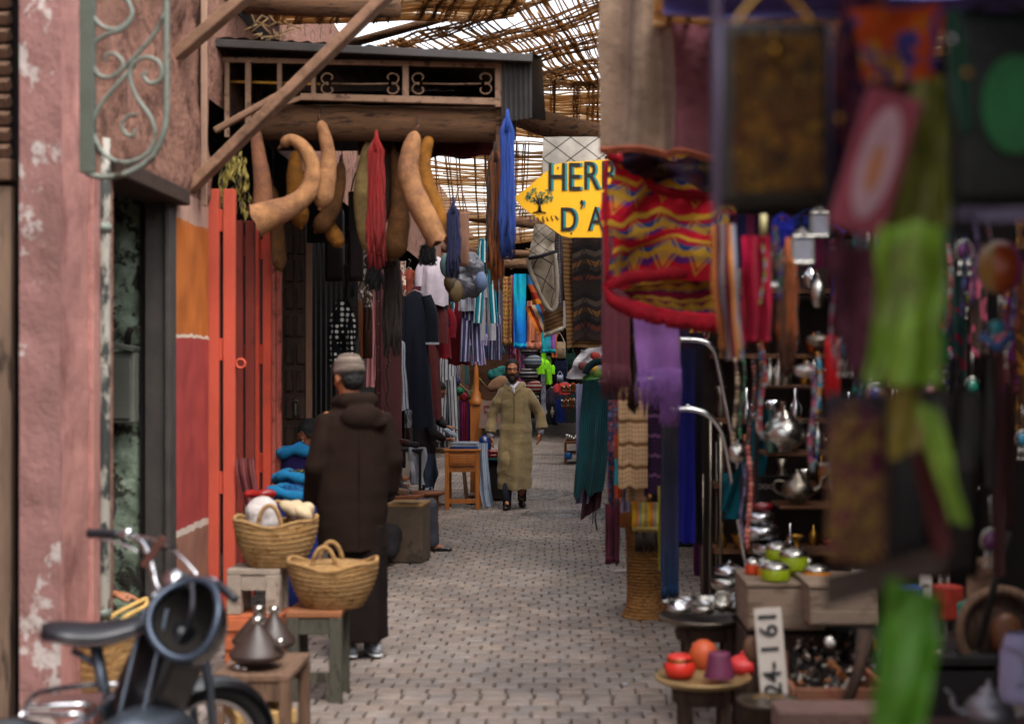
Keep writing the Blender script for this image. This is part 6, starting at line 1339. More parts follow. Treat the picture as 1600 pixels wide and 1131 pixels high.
# ---------------------------------------------------- shelf rack with teapots
T = thing('display_rack', 'dark rack of small shelves with teapots behind the bead strands', 'rack', at(1240, 980, 7.2))
b = MB()
for x in (1182, 1400):
    for Y in (7.0, 7.5): p = at(x, 560, Y); b.beam((p.x, p.y, 0), (p.x, p.y, p.z), .02, .02)
b.build('frame', m_black, T)
for x0, x1, y, Y in ((1185, 1300, 604, 7.2), (1188, 1300, 707, 7.1), (1212, 1300, 788, 7.0), (1190, 1320, 860, 7.2)):
    b = MB(); p, q_ = at(x0, y, Y), at(x1, y, Y); b.box((p + q_) / 2, (q_.x - p.x, .3, .015), None, .003); b.build('shelf', mat('shelfw', '#5f3c20', .6, var=.3), T)
def teapot(lb, px, py, w, Y, m_, rz=0):
    T = thing('teapot', lb, 'teapot', at(px, py, Y), rz); r = w * Y / F / 2
    b = MB(); b.lathe([(r * .5, 0), (r * .55, r * .1), (r * .95, r * .45), (r, r * .8), (r * .75, r * 1.2), (r * .45, r * 1.4), (r * .42, r * 1.45)], n=26); b.build('pot_body', m_, T, True)
    b = MB(); b.lathe([(r * .44, r * 1.44), (r * .35, r * 1.62), (r * .1, r * 1.75), (r * .12, r * 1.9), (0, r * 2.0)], n=18); b.build('lid', m_, T, True)
    b = MB(); b.tube(spline([(-r * .85, 0, r * .6), (-r * 1.35, 0, r * .9), (-r * 1.45, 0, r * 1.35), (-r * 1.7, 0, r * 1.6)], 5), lerpr([r * .2, r * .13, r * .09, r * .07], 16), 8); b.build('spout', m_, T, True)
    b = MB(); b.tube(spline([(r * .7, 0, r * 1.2), (r * 1.3, 0, r * 1.25), (r * 1.4, 0, r * .75), (r * .9, 0, r * .4)], 5), r * .07, 6); b.build('handle', m_, T, True)
teapot('wide silver teapot on the second shelf, biggest of the teapots', 1225, 704, 72, 7.0, m_silver, .5); teapot('tarnished round teapot on the third shelf', 1246, 784, 52, 6.9, m_tarn, PI); teapot('silver sugar pot under the top shelf things at right', 1272, 602, 40, 7.1, m_silver); teapot('pale pot at the right end of the second shelf, half hidden', 1310, 702, 40, 7.0, m_tarn)
for i, (x, y, h, r, mm, lb) in enumerate(((1203, 602, 42, 9, m_silver, 'cut glass bottle at the left of the top shelf'), (1216, 602, 50, 8, m_silver, 'second cut glass bottle on the top shelf'), (1228, 602, 36, 9, m_tarn, 'short metal flask on the top shelf'), (1204, 706, 66, 8, mat('gbot', '#3a5a52', .2, var=.2, spec=.8), 'green glass bottle left on the second shelf'), (1223, 700, 72, 9, mat('cbot', '#74513f', .3, var=.2, spec=.7), 'tall copper bottle in front of the wide silver teapot'), (1258, 600, 44, 8, m_brass, 'slim brass ewer on the top shelf'), (1278, 700, 40, 9, m_silver, 'clear tumbler right of the wide silver teapot'))):
    f_ = 6.95 / F; b = MB(); b.lathe([(r * f_ * .9, 0), (r * f_, h * f_ * .1), (r * f_, h * f_ * .5), (r * f_ * .35, h * f_ * .7), (r * f_ * .3, h * f_ * .95), (r * f_ * .5, h * f_), (0, h * f_)], at(x, y, 6.95), 16); one('bottle', lb, 'bottle', b, mm)
for i, (x, y, w, h, lb) in enumerate(((1190, 845, 56, 24, 'big silver bowl below the third shelf'), (1188, 822, 44, 22, 'silver bowl stacked on the big one'), (1192, 800, 30, 14, 'small red glass bowl on the stacked silver bowls'), (1205, 870, 60, 22, 'silver bowl lowest of the stack behind the tins'))): bowl(lb, x, y, w, h, 6.9, mat('redgl', '#7a1420', .15, spec=.8) if i == 2 else m_chrome, 'stacked_bowl', False)
T = thing('small_box', 'black cardboard box with white lettering between the bead strands and the teapots', 'box', at(1196, 790, 7.3)); c = at(1200, 765, 7.3) - T.location; b = MB(); b.box(c, (.28, .1, .14), None, .003); b.build('carton', m_black, T, True); text_part('lettering', 'DOC', .035, m_plate, T, c + V(-.02, -.053, .02))
T = thing('small_box', 'orange and white small box on the third shelf edge', 'box', at(1290, 745, 7.0)); c = at(1292, 735, 7.0) - T.location; b = MB(); b.box(c, (.08, .06, .05), None, .003); b.build('carton', mat('obox', '#8f5a38', .6), T, True); b = MB(); b.box(c + V(0, 0, .033), (.09, .07, .015), None, .003); b.build('lid', m_plate, T, True)
# beads
def beads(lb, x0, y0, x1, y1, Y, r, cols, name='bead_strand', sway=4):
    T = thing(name, lb, 'beads', at(x1, y1, Y)); a, e = at(x0, y0, Y), at(x1, y1, Y); n_ = int((a - e).length / (r * 1.7)); b = MB()
    for i in range(n_): p = a.lerp(e, i / n_) + V(sway * Y / F * math.sin(i * .25), 0, 0); b.cm = (i * 7 // 3) % len(cols); b.sphere(p, (r * ru(.8, 1.15),) * 2 + (r,), 8)
    b.build('bead_row', [mat('bead' + c, c, .25, var=.4, vs=40, spec=.7) for c in cols], T)
    b = MB(); b.tube([a + V(0, 0, .03), a, e], .002, 4); b.build('string', m_black, T)
for a in (('cream and brown shell bead strand, leftmost of the strands', 1148, 555, 1150, 700, 6.3, .012, ('#9a8468', '#5c4636', '#b8a689')), ('dark green glass bead strand', 1160, 548, 1160, 690, 6.2, .010, ('#1e4a2c', '#2f6a40', '#14301f')), ('red brown bead strand right of the green one', 1176, 560, 1172, 760, 6.2, .011, ('#5e2420', '#7c3a2c', '#3c1a18')),
          ('salmon pink coral bead strand reaching lowest', 1168, 700, 1172, 862, 6.1, .013, ('#a8564a', '#c0786a', '#8c4238')), ('violet bead strand beside the coral one', 1160, 720, 1162, 850, 6.3, .008, ('#4a3a5e', '#6a5a7e')), ('tan and blue mixed bead strand below the magenta pouch', 1186, 540, 1186, 660, 6.3, .011, ('#7c5a38', '#2e5a78', '#4a3020'))): beads(*a)
bowl('silver filigree ball hanging among the bead strands', 1152, 722, 30, 30, 6.3, m_silver, 'silver_ball', True)
# hanging pouches, straps and lanterns in the middle of the right side
scarf('orange, maroon and white patterned band hanging in folds right of the embroidered cloth', 1112, 1150, 350, 560, 4.6, cloth('oband', ['#b8763a', '#5e2438', '#a8a2a4', '#7a2436', '#c98a4a', '#8a8fa0'], 'v', 1), n=1.5, amp=.03, name='patterned_band', cat='band', sway=(.03, 0))
scarf('magenta red velvet pouch strip hanging next to the patterned band', 1160, 1205, 368, 535, 4.7, cloth('magv', ['#b01440', '#a01438'], 'v', 2), n=2, amp=.025, name='velvet_strip', cat='strip', fr=6)
scarf('scarlet band left of the magenta velvet strip', 1152, 1166, 470, 545, 4.9, cloth('scar', '#8f1420'), n=1, name='strip', cat='strip')
yarn('orange brown tassel hanging right of the magenta strip', 1216, 1246, 400, 566, 4.7, ym('yarn_or', '#a5571c'), ym('yarn_or2', '#51301c'), cut=.6, n=60, name='tassel', cat='tassel')
yarn('thin brown tassel near the small lanterns', 1206, 1218, 380, 440, 4.9, ym('yarn_br2', '#5a3620'), n=30, name='tassel', cat='tassel')
def lantern(lb, px, py, w, h, Y):
    T = thing('glass_lantern', lb, 'lantern', at(px, py, Y)); f_ = Y / F; w *= f_; h *= f_
    b = MB(); b.box((0, 0, h * .04), (w, w, h * .08), None, .002); b.box((0, 0, h * .72), (w, w, h * .06), None, .002)
    for sx in (-1, 1):
        for sy in (-1, 1): b.box((sx * w * .46, sy * w * .46, h * .38), (w * .07, w * .07, h * .64))
    b.build('frame', m_silver, T, True); b = MB(); b.box((0, 0, h * .38), (w * .84, w * .84, h * .62)); b.build('pane', mat('frost', '#8f8f9a', .15, var=.3, spec=.8), T, True)
    b = MB(); b.lathe([(w * .6, h * .74), (w * .3, h * .88), (w * .08, h * .95), (0, h)], n=4); b.build('roof', m_silver, T, True)
lantern('small silver and glass lantern hanging below the brown framed bag', 1253, 414, 32, 60, 5.2); lantern('second glass lantern, higher and to the right', 1280, 372, 26, 52, 5.4); lantern('narrow lantern behind the orange brown tassel', 1212, 450, 18, 70, 5.5)
bag('cobalt blue pouch behind the small glass lanterns', 1205, 1240, 345, 385, 5.6, cloth('cobalt', '#232a8c'), 10, depth=.05)
bag('deep blue striped pouch right of the cobalt one', 1236, 1300, 338, 372, 5.8, cloth('cob2', ['#1c2560', '#12183c'], 'v', 4), 10, depth=.05)
bag('crimson hanging heart shaped pouch beside the maroon leather pouch', 1288, 1312, 535, 625, 4.9, cloth('crimp', '#9c1018'), 12, depth=.05, flap=False)
for i, (x, y, w, h, mm, lb) in enumerate(((1278, 480, 22, 44, m_silver, 'silver perfume bottle hanging right of the tassel'), (1278, 540, 36, 18, m_tarn, 'domed metal lid below the perfume bottle'), (1262, 590, 46, 22, m_silver, 'low silver dish on the top shelf'), (1238, 500, 16, 40, m_brass, 'slender brass bottle beside the orange brown tassel'))): bowl(lb, x, y, w, h, 5.6, mm, ['perfume_bottle', 'domed_dish', 'silver_dish', 'brass_bottle'][i], True)
b = MB(); b.tube([at(1193, 335, 4.9), at(1193, 368, 4.9)], .012, 8); one('ivory_stick', 'short ivory coloured stick above the magenta strip', 'stick', b, mat('ivory', '#b3aa7c', .5))
scarf('multicoloured dark textile panel behind the lanterns', 1140, 1300, 335, 420, 6.4, cloth('panel1', ['#3a1430', '#1b1840', '#5a1a3a', '#22102a'], 'v', 3), n=5, name='dark_textile', cat='textile')
# ================================================================ moped
m_mbl = mat('moped_black', '#14161b', .3, var=.15, vs=4, bump=.03, spec=.6, coat=.4); m_seatm = mat('black_vinyl', '#1a1c24', .42, var=.2, bump=.15, bs=60, spec=.5); m_rub = mat('tyre_rubber', '#1b1a1a', .85, var=.3, bump=.4)
m_gmet = mat('grey_metal', '#6f7884', .35, metal=.8, var=.25)
T = thing('moped', 'black moped with chrome handlebars and a padded saddle parked at the lower left', 'moped', (-1.45, 4.95, 0))
hd = V(.50, .86, 0).normalized(); sdv = V(hd.y, -hd.x, 0); up = V(0, 0, 1)
def wheel(c, d, r=.27):
    d = d.normalized(); s_ = V(d.y, -d.x, 0)
    b = MB(); b.tube([c + d * r * math.cos(a) + up * r * math.sin(a) for a in [2 * PI * k / 48 for k in range(49)]], .034, 10, False); w_ = b.build('tyre', m_rub, T)
    b = MB(); b.tube([c + d * (r - .035) * math.cos(a) + up * (r - .035) * math.sin(a) for a in [2 * PI * k / 48 for k in range(49)]], .015, 8, False); b.build('rim', m_chrome, T)
    b = MB(); b.tube([c - s_ * .05, c + s_ * .05], .035, 14); b.build('hub', m_gmet, T)
    for k in range(18):
        a = 2 * PI * k / 18; b = MB(); b.tube([c + s_ * .02 * (-1) ** k, c + d * (r - .035) * math.cos(a + .2) + up * (r - .035) * math.sin(a + .2)], .0016, 4); b.build('spoke', m_chrome, T)
    b = MB(); rg = []
    for k in range(19):
        a = PI * (-.05 + 1.0 * k / 18); rg.append([c + (d * math.cos(a) + up * math.sin(a)) * (r + .055 - .035 * abs(q) ** 2) + s_ * .052 * q for q in [-1 + i / 4 for i in range(9)]])
    b.loft(rg, closed=False); b.build('mudguard', m_mbl, T)
wf = at(322, 0, 5.25); wf = V(wf.x, 5.25, .245); fd = V(.72, .69, 0); wheel(wf, fd, .245); wr = V(-1.72, 4.35, .28); wheel(wr, hd)
seat = at(150, 992, 4.85); b = MB(); ax = V(.93, .36, 0); sx_ = V(ax.y, -ax.x, 0); rg = []
for k in range(17):
    t = k / 16; w = .12 * (1 - .45 * t ** 1.6) * math.sin(PI * min(1, .12 + t * 1.3) if t < .3 else PI * .5) ** .6 * (1 if t < .93 else .7); hh = .045 * (math.sin(PI * (.08 + .84 * t)) ** .4); c = seat + ax * (-.175 + .35 * t) + up * (.012 * math.cos(PI * t * 2) + .01)
    rg.append([c + sx_ * w * math.cos(a) + up * (hh * math.sin(a) * (1.0 if math.sin(a) > 0 else .85)) for a in [2 * PI * q / 24 for q in range(24)]])
b.loft(rg, (True, True)); st_ = b.build('saddle', m_seatm, T)
b = MB(); b.tube([p[0] * .0 + (p[3] + p[21]) * .5 for p in rg], .001, 4); 
b = MB(); b.tube([r[0] - up * .012 for r in rg] + [r[12] - up * .012 for r in rg[::-1]] + [rg[0][0] - up * .012], .006, 6); b.build('saddle_piping', mat('piping_br', '#3a2a2a', .5), T)
b = MB(); b.tube([seat - up * .04, seat + V(.04, .02, -.30)], .022, 10); b.tube([seat + V(-.08, 0, -.05), seat + V(0, 0, -.10)], .012, 6); b.build('seat_post', m_gmet, T)
b = MB(); b.box(at(242, 1050, 5.0) + V(.0, 0, -.05), (.20, .20, .50), Euler((R(-18), R(16), R(-30))), .03); b.build('body_shell', m_mbl, T)
for dx in (-.045, .035): b = MB(); b.beam(at(252, 948, 4.95) + V(dx, -.05, 0), at(205, 1150, 4.85) + V(dx, -.05, 0), .012, .02, .003); b.build('shell_trim', m_gmet, T)
b = MB(); b.tube([at(262, 945, 5.05), at(270, 1000, 5.08), at(245, 1110, 5.0), at(225, 1220, 4.8)], [.03, .028, .03, .03], 10); b.build('frame_tube', m_mbl, T)
b = MB(); b.sphere(V(-1.42, 4.85, .36), (.15, .24, .17), 16, Euler((0, 0, R(-30))).to_matrix()); b.build('engine_case', m_gmet, T)
for s_ in (-1, 1):
    b = MB(); o_ = V(fd.y, -fd.x, 0) * .065 * s_; b.tube([at(290, 940, 5.12) + o_, at(312, 1060, 5.2) + o_, wf + o_], [.02, .018, .014], 10); b.build('fork_leg', m_gmet, T)
def mtr(pts, r, nm, mm, k_=6): b = MB(); b.tube(spline([at(x, y, Y) for x, y, Y in pts], k_), r, 10); return b.build(nm, mm, T)
mtr([(182, 834, 5.25), (202, 836, 5.22), (222, 848, 5.18), (236, 880, 5.12), (246, 918, 5.06), (262, 925, 5.04)], .0115, 'handlebar', m_chrome)
mtr([(262, 925, 5.04), (283, 918, 5.0), (306, 915, 4.96), (325, 903, 4.92), (345, 915, 4.88), (352, 920, 4.86)], .0115, 'handlebar', m_chrome)
mtr([(138, 833, 5.28), (160, 833, 5.27), (187, 835, 5.25)], .018, 'grip', m_seatm); mtr([(338, 912, 4.89), (352, 922, 4.86), (368, 937, 4.83)], .016, 'grip', m_seatm)
mtr([(155, 842, 5.2), (190, 850, 5.18), (215, 862, 5.16)], .005, 'brake_lever', m_chrome); mtr([(205, 838, 5.2), (240, 842, 5.1), (280, 868, 5.0), (310, 900, 4.95)], .006, 'cable', m_chrome)
mtr([(222, 925, 5.1), (215, 890, 5.12), (238, 860, 5.1), (275, 855, 5.0)], .006, 'cable', m_black); mtr([(300, 905, 4.97), (300, 940, 5.0), (290, 985, 5.05)], .006, 'cable', m_black)
b = MB(); b.sphere(at(200, 833, 5.2), .022, 12); b.build('bell', m_chrome, T)
b = MB(); b.tube([at(275, 912, 5.05), at(290, 922, 5.25)], [.05, .062], 18); b.build('headlamp_shell', m_mbl, T); b = MB(); b.tube([at(268, 905, 5.0), at(272, 908, 5.03)], [.038, .04], 18); b.build('speedometer', m_chrome, T)
b = MB(); b.box(at(258, 932, 5.03), (.09, .06, .03), Euler((.2, .2, 0)), .008); b.build('stem_clamp', m_chrome, T)
b = MB(); c = at(240, 862, 5.06); b.box(c, (.028, .008, .13), Euler((0, R(35), 0)), .003); b.build('mirror_arm', mat('rusty', '#6a443a', .6, metal=.3), T)
for pts, nm in ((([(32, 1120, 4.55), (60, 1082, 4.75), (170, 1068, 4.9), (182, 1078, 4.85), (120, 1130, 4.5), (30, 1150, 4.4)]), 'rack_tube'), ([(45, 1102, 4.65), (140, 1100, 4.68)], 'rack_tube'), ([(38, 1114, 4.58), (130, 1116, 4.58)], 'rack_tube')):
    mtr(pts, .010, nm, m_chrome, 4)
b = MB(); b.beam(at(60, 1092, 4.7) , at(160, 1090, 4.75), .12, .012); b.build('rack_plate', mat('rackp', '#6b4d49', .6, var=.3), T)
b = MB(); b.tube([V(-1.36, 4.9, .3), V(-1.28, 4.75, .0)], .012, 8); b.build('kick_stand', m_gmet, T)
# helmet hung on the handlebar
hc = at(297, 972, 4.85); HM = Euler((R(52), R(-14), R(0))).to_matrix()
T = thing('helmet', 'open black helmet hanging upside down from the moped handlebar', 'helmet', hc)
b = MB(); rg = []
for j in range(11):
    th = PI * (.5 + .04 + .46 * j / 10); rg.append([hc + HM @ V(.125 * math.sin(th) * math.cos(a), .150 * math.sin(th) * math.sin(a), .135 * math.cos(th) * 1.05 + (.05 * max(0, math.sin(a)) if j == 0 else 0)) for a in [2 * PI * k / 36 for k in range(36)]])
rg.insert(0, [hc + HM @ V(.122 * math.cos(a), .148 * math.sin(a), .045 + .02 * math.cos(2 * a)) for a in [2 * PI * k / 36 for k in range(36)]])
b.loft(rg, (False, True)); b.build('shell', mat('helmet_black', '#11131a', .2, var=.1, bump=0, spec=.7, coat=.6), T)
b = MB(); b.loft([[hc + (p - hc) * .86 for p in r] for r in rg][::-1], (True, False)); b.build('lining', m_black, T)
b = MB(); b.tube(rg[0] + [rg[0][0]], .014, 8, False); b.build('rim', mat('helmet_rim', '#46505f', .3, metal=.5), T)
b = MB(); b.tube(spline([rg[0][8], hc + HM @ V(.03, .02, .06), hc + HM @ V(-.02, -.02, -.02)], 6), .008, 6); b.build('chin_strap', mat('strapg', '#3a3a42', .7), T)
b = MB(); b.tube([rg[0][9], at(296, 920, 4.9)], .006, 6); b.build('hanging_strap', m_black, T)

# ================================================================ left middle: tables, box, cloths
m_pine = mat('varnished_pine', '#ad6a2a', .45, var=.3, vs=4, bump=.2, bs=30, stretch=(4, 4, .6), spec=.5)
T = thing('wooden_desk', 'small varnished pine table with a panelled drawer in front of the young man', 'table', V(at(724, 0, 17.0).x, 17.0, 0)); W_, D_, H_ = .41, .42, .715
b = MB(); b.box((0, 0, H_ - .012), (W_ + .03, D_ + .02, .024), None, .004); b.build('tabletop', m_pine, T, True)
for sx in (-1, 1):
    for sy in (-1, 1): b = MB(); b.box((sx * (W_ / 2 - .025), sy * (D_ / 2 - .025), (H_ - .024) / 2), (.05, .05, H_ - .026), None, .004); b.build('leg', m_pine, T, True)
for sy in (-1, 1): b = MB(); b.box((0, sy * (D_ / 2 - .02), H_ - .15), (W_ - .1, .02, .24), None, .002); b.build('apron', m_pine, T, True)
for s_ in (-1, 1): b = MB(); b.box((s_ * (W_ / 2 - .02), 0, H_ - .15), (.02, D_ - .1, .24), None, .002); b.build('apron', m_pine, T, True)
b = MB(); b.box((0, -D_ / 2 - .002, H_ - .13), (.30, .02, .13), None, .006); b.box((0, -D_ / 2 - .012, H_ - .13), (.25, .012, .085), None, .006); b.build('drawer', m_pine, T, True)
b = MB(); b.box((0, -D_ / 2 + .03, .10), (W_ - .08, .03, .05), None, .003); b.build('stretcher', m_pine, T, True)
zt = H_ + .0; cx = at(724, 0, 17.0).x
for i, (w, h, c, lb) in enumerate(((.34, .022, '#2a4a86', 'folded blue cloth at the bottom of the pile on the small pine table'), (.33, .016, '#9aa6b6', 'folded pale grey blue cloth in the pile on the small pine table'), (.32, .022, '#8e949e', 'folded striped towel on top of the pile on the small pine table'))):
    b = MB(); z = zt + (.012, .036, .062)[i]; b.box((cx + .02, 17.0, z), (w, .34, h + .004), Euler((0, 0, (0, .04, -.03)[i])), .010); one('folded_cloth', lb, 'cloth', b, cloth('fold' + c, [c, '#c5c8cf'] if i == 2 else c, 'v' if i == 2 else 'plain', 12))
T = scarf('pale blue grey striped cloth hanging down the right side of the small pine table', 744, 762, 692, 808 - 16, 16.85, cloth('pbst', ['#a9b3c2', '#8a97ab'], 'v', 6), n=1.5, amp=.02, name='striped_cloth', cat='cloth', sway=(.08, 0), back=False)
mb = MB(); mb.sphere(at(703, 676, 17.0), (.09, .07, .035), 12, Euler((0, R(30), 0)).to_matrix()); tag(link_mesh('crumpled_cloth', remesh(mb, .008, 1, lambda p: .012 * noise.noise(p * 22)), cloth('crump', ['#a9b3c2', '#7f8ba0'], 'plain'), None), 'crumpled striped cloth in the hands of the young man', 'cloth')
# second sawhorse table behind
T = thing('trestle', 'rough wooden trestle standing behind the small pine table', 'trestle', V(at(700, 0, 18.2).x, 18.2, 0))
b = MB(); b.box((0, 0, .62), (.5, .3, .06), None, .004); b.build('top_beam', m_wood, T, True)
for sx in (-1, 1): b = MB(); b.beam((sx * .18, 0, .6), (sx * .24, 0, 0), .05, .05, .004); b.build('leg', m_wood, T, True)
# turned newel post + pillar right of desk
T = thing('turned_post', 'varnished turned wooden post behind the small pine table', 'post', V(at(744, 0, 18.6).x, 18.6, 0)); f_ = 18.6 / F
z = lambda y: EYE - (y - 574) * f_
b = MB(); b.box((0, 0, z(630) / 2), (.15, .12, z(630)), None, .006); b.build('shaft', m_pine, T, True); b = MB(); b.lathe([(.09, z(632)), (.10, z(626)), (.06, z(622)), (.065, z(616)), (.035, z(610)), (.04, z(595)), (.025, z(575)), (0, z(566))], n=20); b.build('finial', m_pine, T, True)
# black metal table with grey cloth
T = thing('metal_table', 'black metal table with leather goods behind the seated man', 'table', V(at(632, 0, 13.9).x, 13.9, 0)); zt = EYE - (700 - 574) * 13.9 / F
b = MB(); b.box((0, 0, zt - .012), (.38, .4, .024), None, .003); b.build('tabletop', m_black, T, True)
for sx in (-1, 1):
    for sy in (-1, 1): b = MB(); b.box((sx * .17, sy * .18, (zt - .025) / 2), (.026, .026, zt - .026), None, .002); b.build('leg', m_black, T, True)
scarf('pale grey cloth draped over the right corner of the black metal table', 638, 664, 699, 758, 13.65, cloth('pgc', '#9c9ca4'), n=2, amp=.025, name='draped_cloth', cat='cloth', dY=.25, taper=.8)
for i, (x, y, c) in enumerate(((618, 692, '#2b1a18'), (630, 690, '#4a241c'), (645, 694, '#1e1a1c'), (612, 698, '#5b4638'))):
    b = MB(); b.box(at(x, y, 13.8), (.12, .12, .05), Euler((.1, .1, i * .7)), .012); one('leather_wallet', ['black leather case at the left of the metal table', 'red brown leather case on the metal table', 'dark pouch near the cloth corner of the metal table', 'tan folded leather piece lowest on the metal table'][i], 'leather case', b, mat('lw' + c, c, .4, var=.3))
m_warm = mat('warm_wood', '#8a5330', .55, var=.35, vs=5, bump=.3, stretch=(4, 4, .6))
T = thing('round_wooden_table', 'round wooden table edge with turned legs right of the seated man', 'table', V(at(668, 0, 13.3).x, 13.3, 0)); zt = EYE - (768 - 574) * 13.3 / F
b = MB(); b.lathe([(0, zt - .035), (.11, zt - .04), (.165, zt - .02), (.17, zt), (0, zt)], n=28); b.build('tabletop', m_warm, T, True)
for i in range(4): a = PI / 4 + i * PI / 2; b = MB(); b.tube([V(.11 * math.cos(a), .11 * math.sin(a), z) for z in (0, .05, .10, .18, .24, zt - .04)], [.014, .02, .014, .024, .016, .02], 10); b.build('leg', m_warm, T, True)
T = thing('cardboard_box', 'worn grey brown carton beside the seated man', 'box', V(at(638, 0, 12.35).x, 12.35, 0)); zt = EYE - (786 - 574) * 12.35 / F
m_card = mat('worn_card', '#6a5a4c', .9, var=.4, vs=4, bump=.4, bs=15, col2='#4a3f37', c2s=4, c2=(.5, .62)); b = MB(); b.box((0, 0, zt / 2), (.32, .34, zt - .01), Euler((0, 0, -.12)), .012); b.build('carton', m_card, T, True)
b = MB(); b.box((0, 0, zt), (.33, .35, .025), Euler((.02, 0, -.12)), .006); b.build('top_board', mat('tanb2', '#9a7a50', .8, var=.3), T, True)
b = MB(); b.box(at(640, 776, 12.2), (.22, .16, .03), Euler((0, -.05, -.2)), .008); one('wooden_board', 'red brown wooden board on the lap of the seated man', 'board', b, m_warm)
b = MB(); b.box(at(630, 768, 12.25), (.10, .05, .05), Euler((.3, .2, .4)), .01); one('wood_piece', 'small grey piece of wood held above the board', 'wood piece', b, m_wood)
mb = MB(); mb.chain([(at(606, 840, 12.1), .13), (at(610, 862, 12.0), .07)]); tag(link_mesh('black_sack', remesh(mb, .012, 2, lambda p: .02 * noise.noise(p * 8)), m_blackj, None), 'black cloth bundle on the ground between the standing man and the carton', 'bundle')
for i in range(3):
    b = MB(); y = 748 + i * 12; b.box(at(615, y, 14.6), (.30, .3, .03), None, .006); one('shelf_board', ['upper', 'middle', 'lower'][i] + ' wooden shelf board under the black metal table', 'board', b, m_warm)
b = MB(); b.box(at(606, 752, 14.4), (.10, .1, .06), None, .01); one('turquoise_box', 'turquoise packet on the boards under the metal table', 'packet', b, mat('tqp', '#1d7d99', .6)); b = MB(); b.box(at(617, 742, 14.4), (.05, .06, .12), None, .01); one('magenta_box', 'magenta packet beside the turquoise one', 'packet', b, mat('mgp', '#9c2a66', .6))
b = MB(); b.lathe([(.03, 0), (.04, .04), (.025, .14), (.035, .2), (.03, .22)], at(624, 760, 14.1), 14); one('glass_jar', 'pale glass jar under the black metal table', 'jar', b, mat('glj', '#8d8680', .2, spec=.8))

# ================================================================ very near hanging bags, right
def near(lb, pts, Y, m_, name='leather_strap', cat='strap', seed=0, amp=.006, extra=None):
    T = thing(name, lb, cat, at(pts[2][0], pts[2][1], Y)); b = quad_cloth([at(x, y, Y) for x, y in pts], 16, 24, amp, seed); n0 = len(b.v); b.build('leather', m_, T)
    b = quad_cloth([at(x, y, Y) + V(0, .012, 0) for x, y in pts], 16, 24, amp, seed + 2); b.build('lining', m_, T); return T
m_fr = mat('dark_leather_edge', '#262016', .5, var=.3); m_sil = mat('violet_satin', '#6f6684', .35, var=.1, bump=.1, spec=.6)
m_patch = cloth('patchkilim', ['#5a4426', '#3a2c1c', '#6a4a1c', '#46331f', '#57301c', '#2a2418', '#7a5a22'], 'flor', 26, sheen=.1)
Y = 2.35
T = bag('flat brown patchwork bag with dark leather border and violet satin edge', 1126, 1296, 38, 326, Y, m_fr, 60, name='patchwork_bag', depth=.03, flap=False, piping=m_sil, mstrap=m_brass)
b = MB(); b.sheet((-.073, -.024, .132), (.073, -.024, .132), .258, 1, .001); b.build('patchwork_panel', m_patch, T, True)
for x, z_, r in ((-.004, .10, .009), (-.007, .123, .007), (.035, .05, .004)): b = MB(); b.sphere((x, -.035, z_), r, 10); b.build('metal_stud', m_brass, T, True)
scarf('pale lilac strip painting the lavender light on the left edge of the patchwork bag', 1113, 1126, -40, 345, 2.6, cloth('liled', '#7d7082'), n=.5, amp=.004, name='lilac_light_strip', cat='cloth')  # strip tinted as the lavender light along the bag edge
near('slim dark maroon patterned pouch leaning left behind the pink pouch', [(1318, -20), (1384, -20), (1340, 280), (1272, 270)], 2.5, cloth('maroonp', ['#4a2030', '#5a2a3a', '#2c2038', '#6a3a2c'], 'flor', 30), 'patterned_pouch', 'pouch', 1)
near('orange red bag corner with blue and yellow motifs above the pink pouch', [(1330, 15), (1478, 10), (1462, 128), (1352, 130)], 2.45, cloth('orbag', ['#9c3a18', '#a8481a', '#3c3a72', '#a8781c'], 'flor', 22), 'patterned_bag', 'bag', 2)
T = thing('pink_pouch', 'tilted dusty pink pouch with a pale oval motif', 'pouch', at(1368, 255, 2.2), rot=(0, R(17), 0)); w, h = .088, .225
b = MB(); b.box((0, 0, 0), (w, .014, h), None, .006); b.build('pouch_body', cloth('dustpink', '#8c4854', sheen=.1), T, True)
b = MB(); b.add([V(w * .33 * math.cos(a) , -.0085, h * .40 * math.sin(a)) for a in [2 * PI * k / 32 for k in range(32)]], [tuple(range(32))], None, False); b.build('oval_motif', mat('oval', '#a3838a', .7, var=.3, vs=30), T, True)
b = MB(); b.add([V(w * .14 * math.cos(a), -.0095, h * .18 * math.sin(a) - .01) for a in [2 * PI * k / 24 for k in range(24)]], [tuple(range(24))], None, False); b.build('inner_motif', mat('oval2', '#a06a4c', .7, var=.3), T, True)
m_lg = mat('lime_leather', '#75982a', .5, var=.5, vs=9, bump=.3, bs=30, spec=.4, col2='#5c5c1c', c2s=12, c2=(.45, .65)); m_ol = mat('olive_leather', '#74741e', .5, var=.5, vs=12, bump=.3, bs=30, col2='#454a14', c2s=10, c2=(.5, .6))
for i, (a, c_) in enumerate((([(1424, 125), (1446, 125), (1424, 350), (1385, 350)], 'leftmost'), ([(1444, 122), (1462, 122), (1456, 352), (1420, 352)], 'middle'), ([(1460, 122), (1478, 122), (1484, 355), (1452, 352)], 'rightmost'))):
    near(c_ + ' olive green leather strip hanging right of the pink pouch', a, 2.25 + i * .02, m_ol, 'leather_strip', 'strip', i + 3)
near('broad lime green leather piece hanging in the middle of the near bags', [(1380, 350), (1480, 350), (1468, 600), (1358, 596)], 2.1, m_lg, 'lime_leather', 'leather', 5, .012)
near('twisted olive leather knot below the broad lime piece', [(1395, 590), (1440, 590), (1440, 700), (1390, 720)], 2.15, mat('mustard', '#74661a', .5, var=.35), 'leather_knot', 'leather', 6)
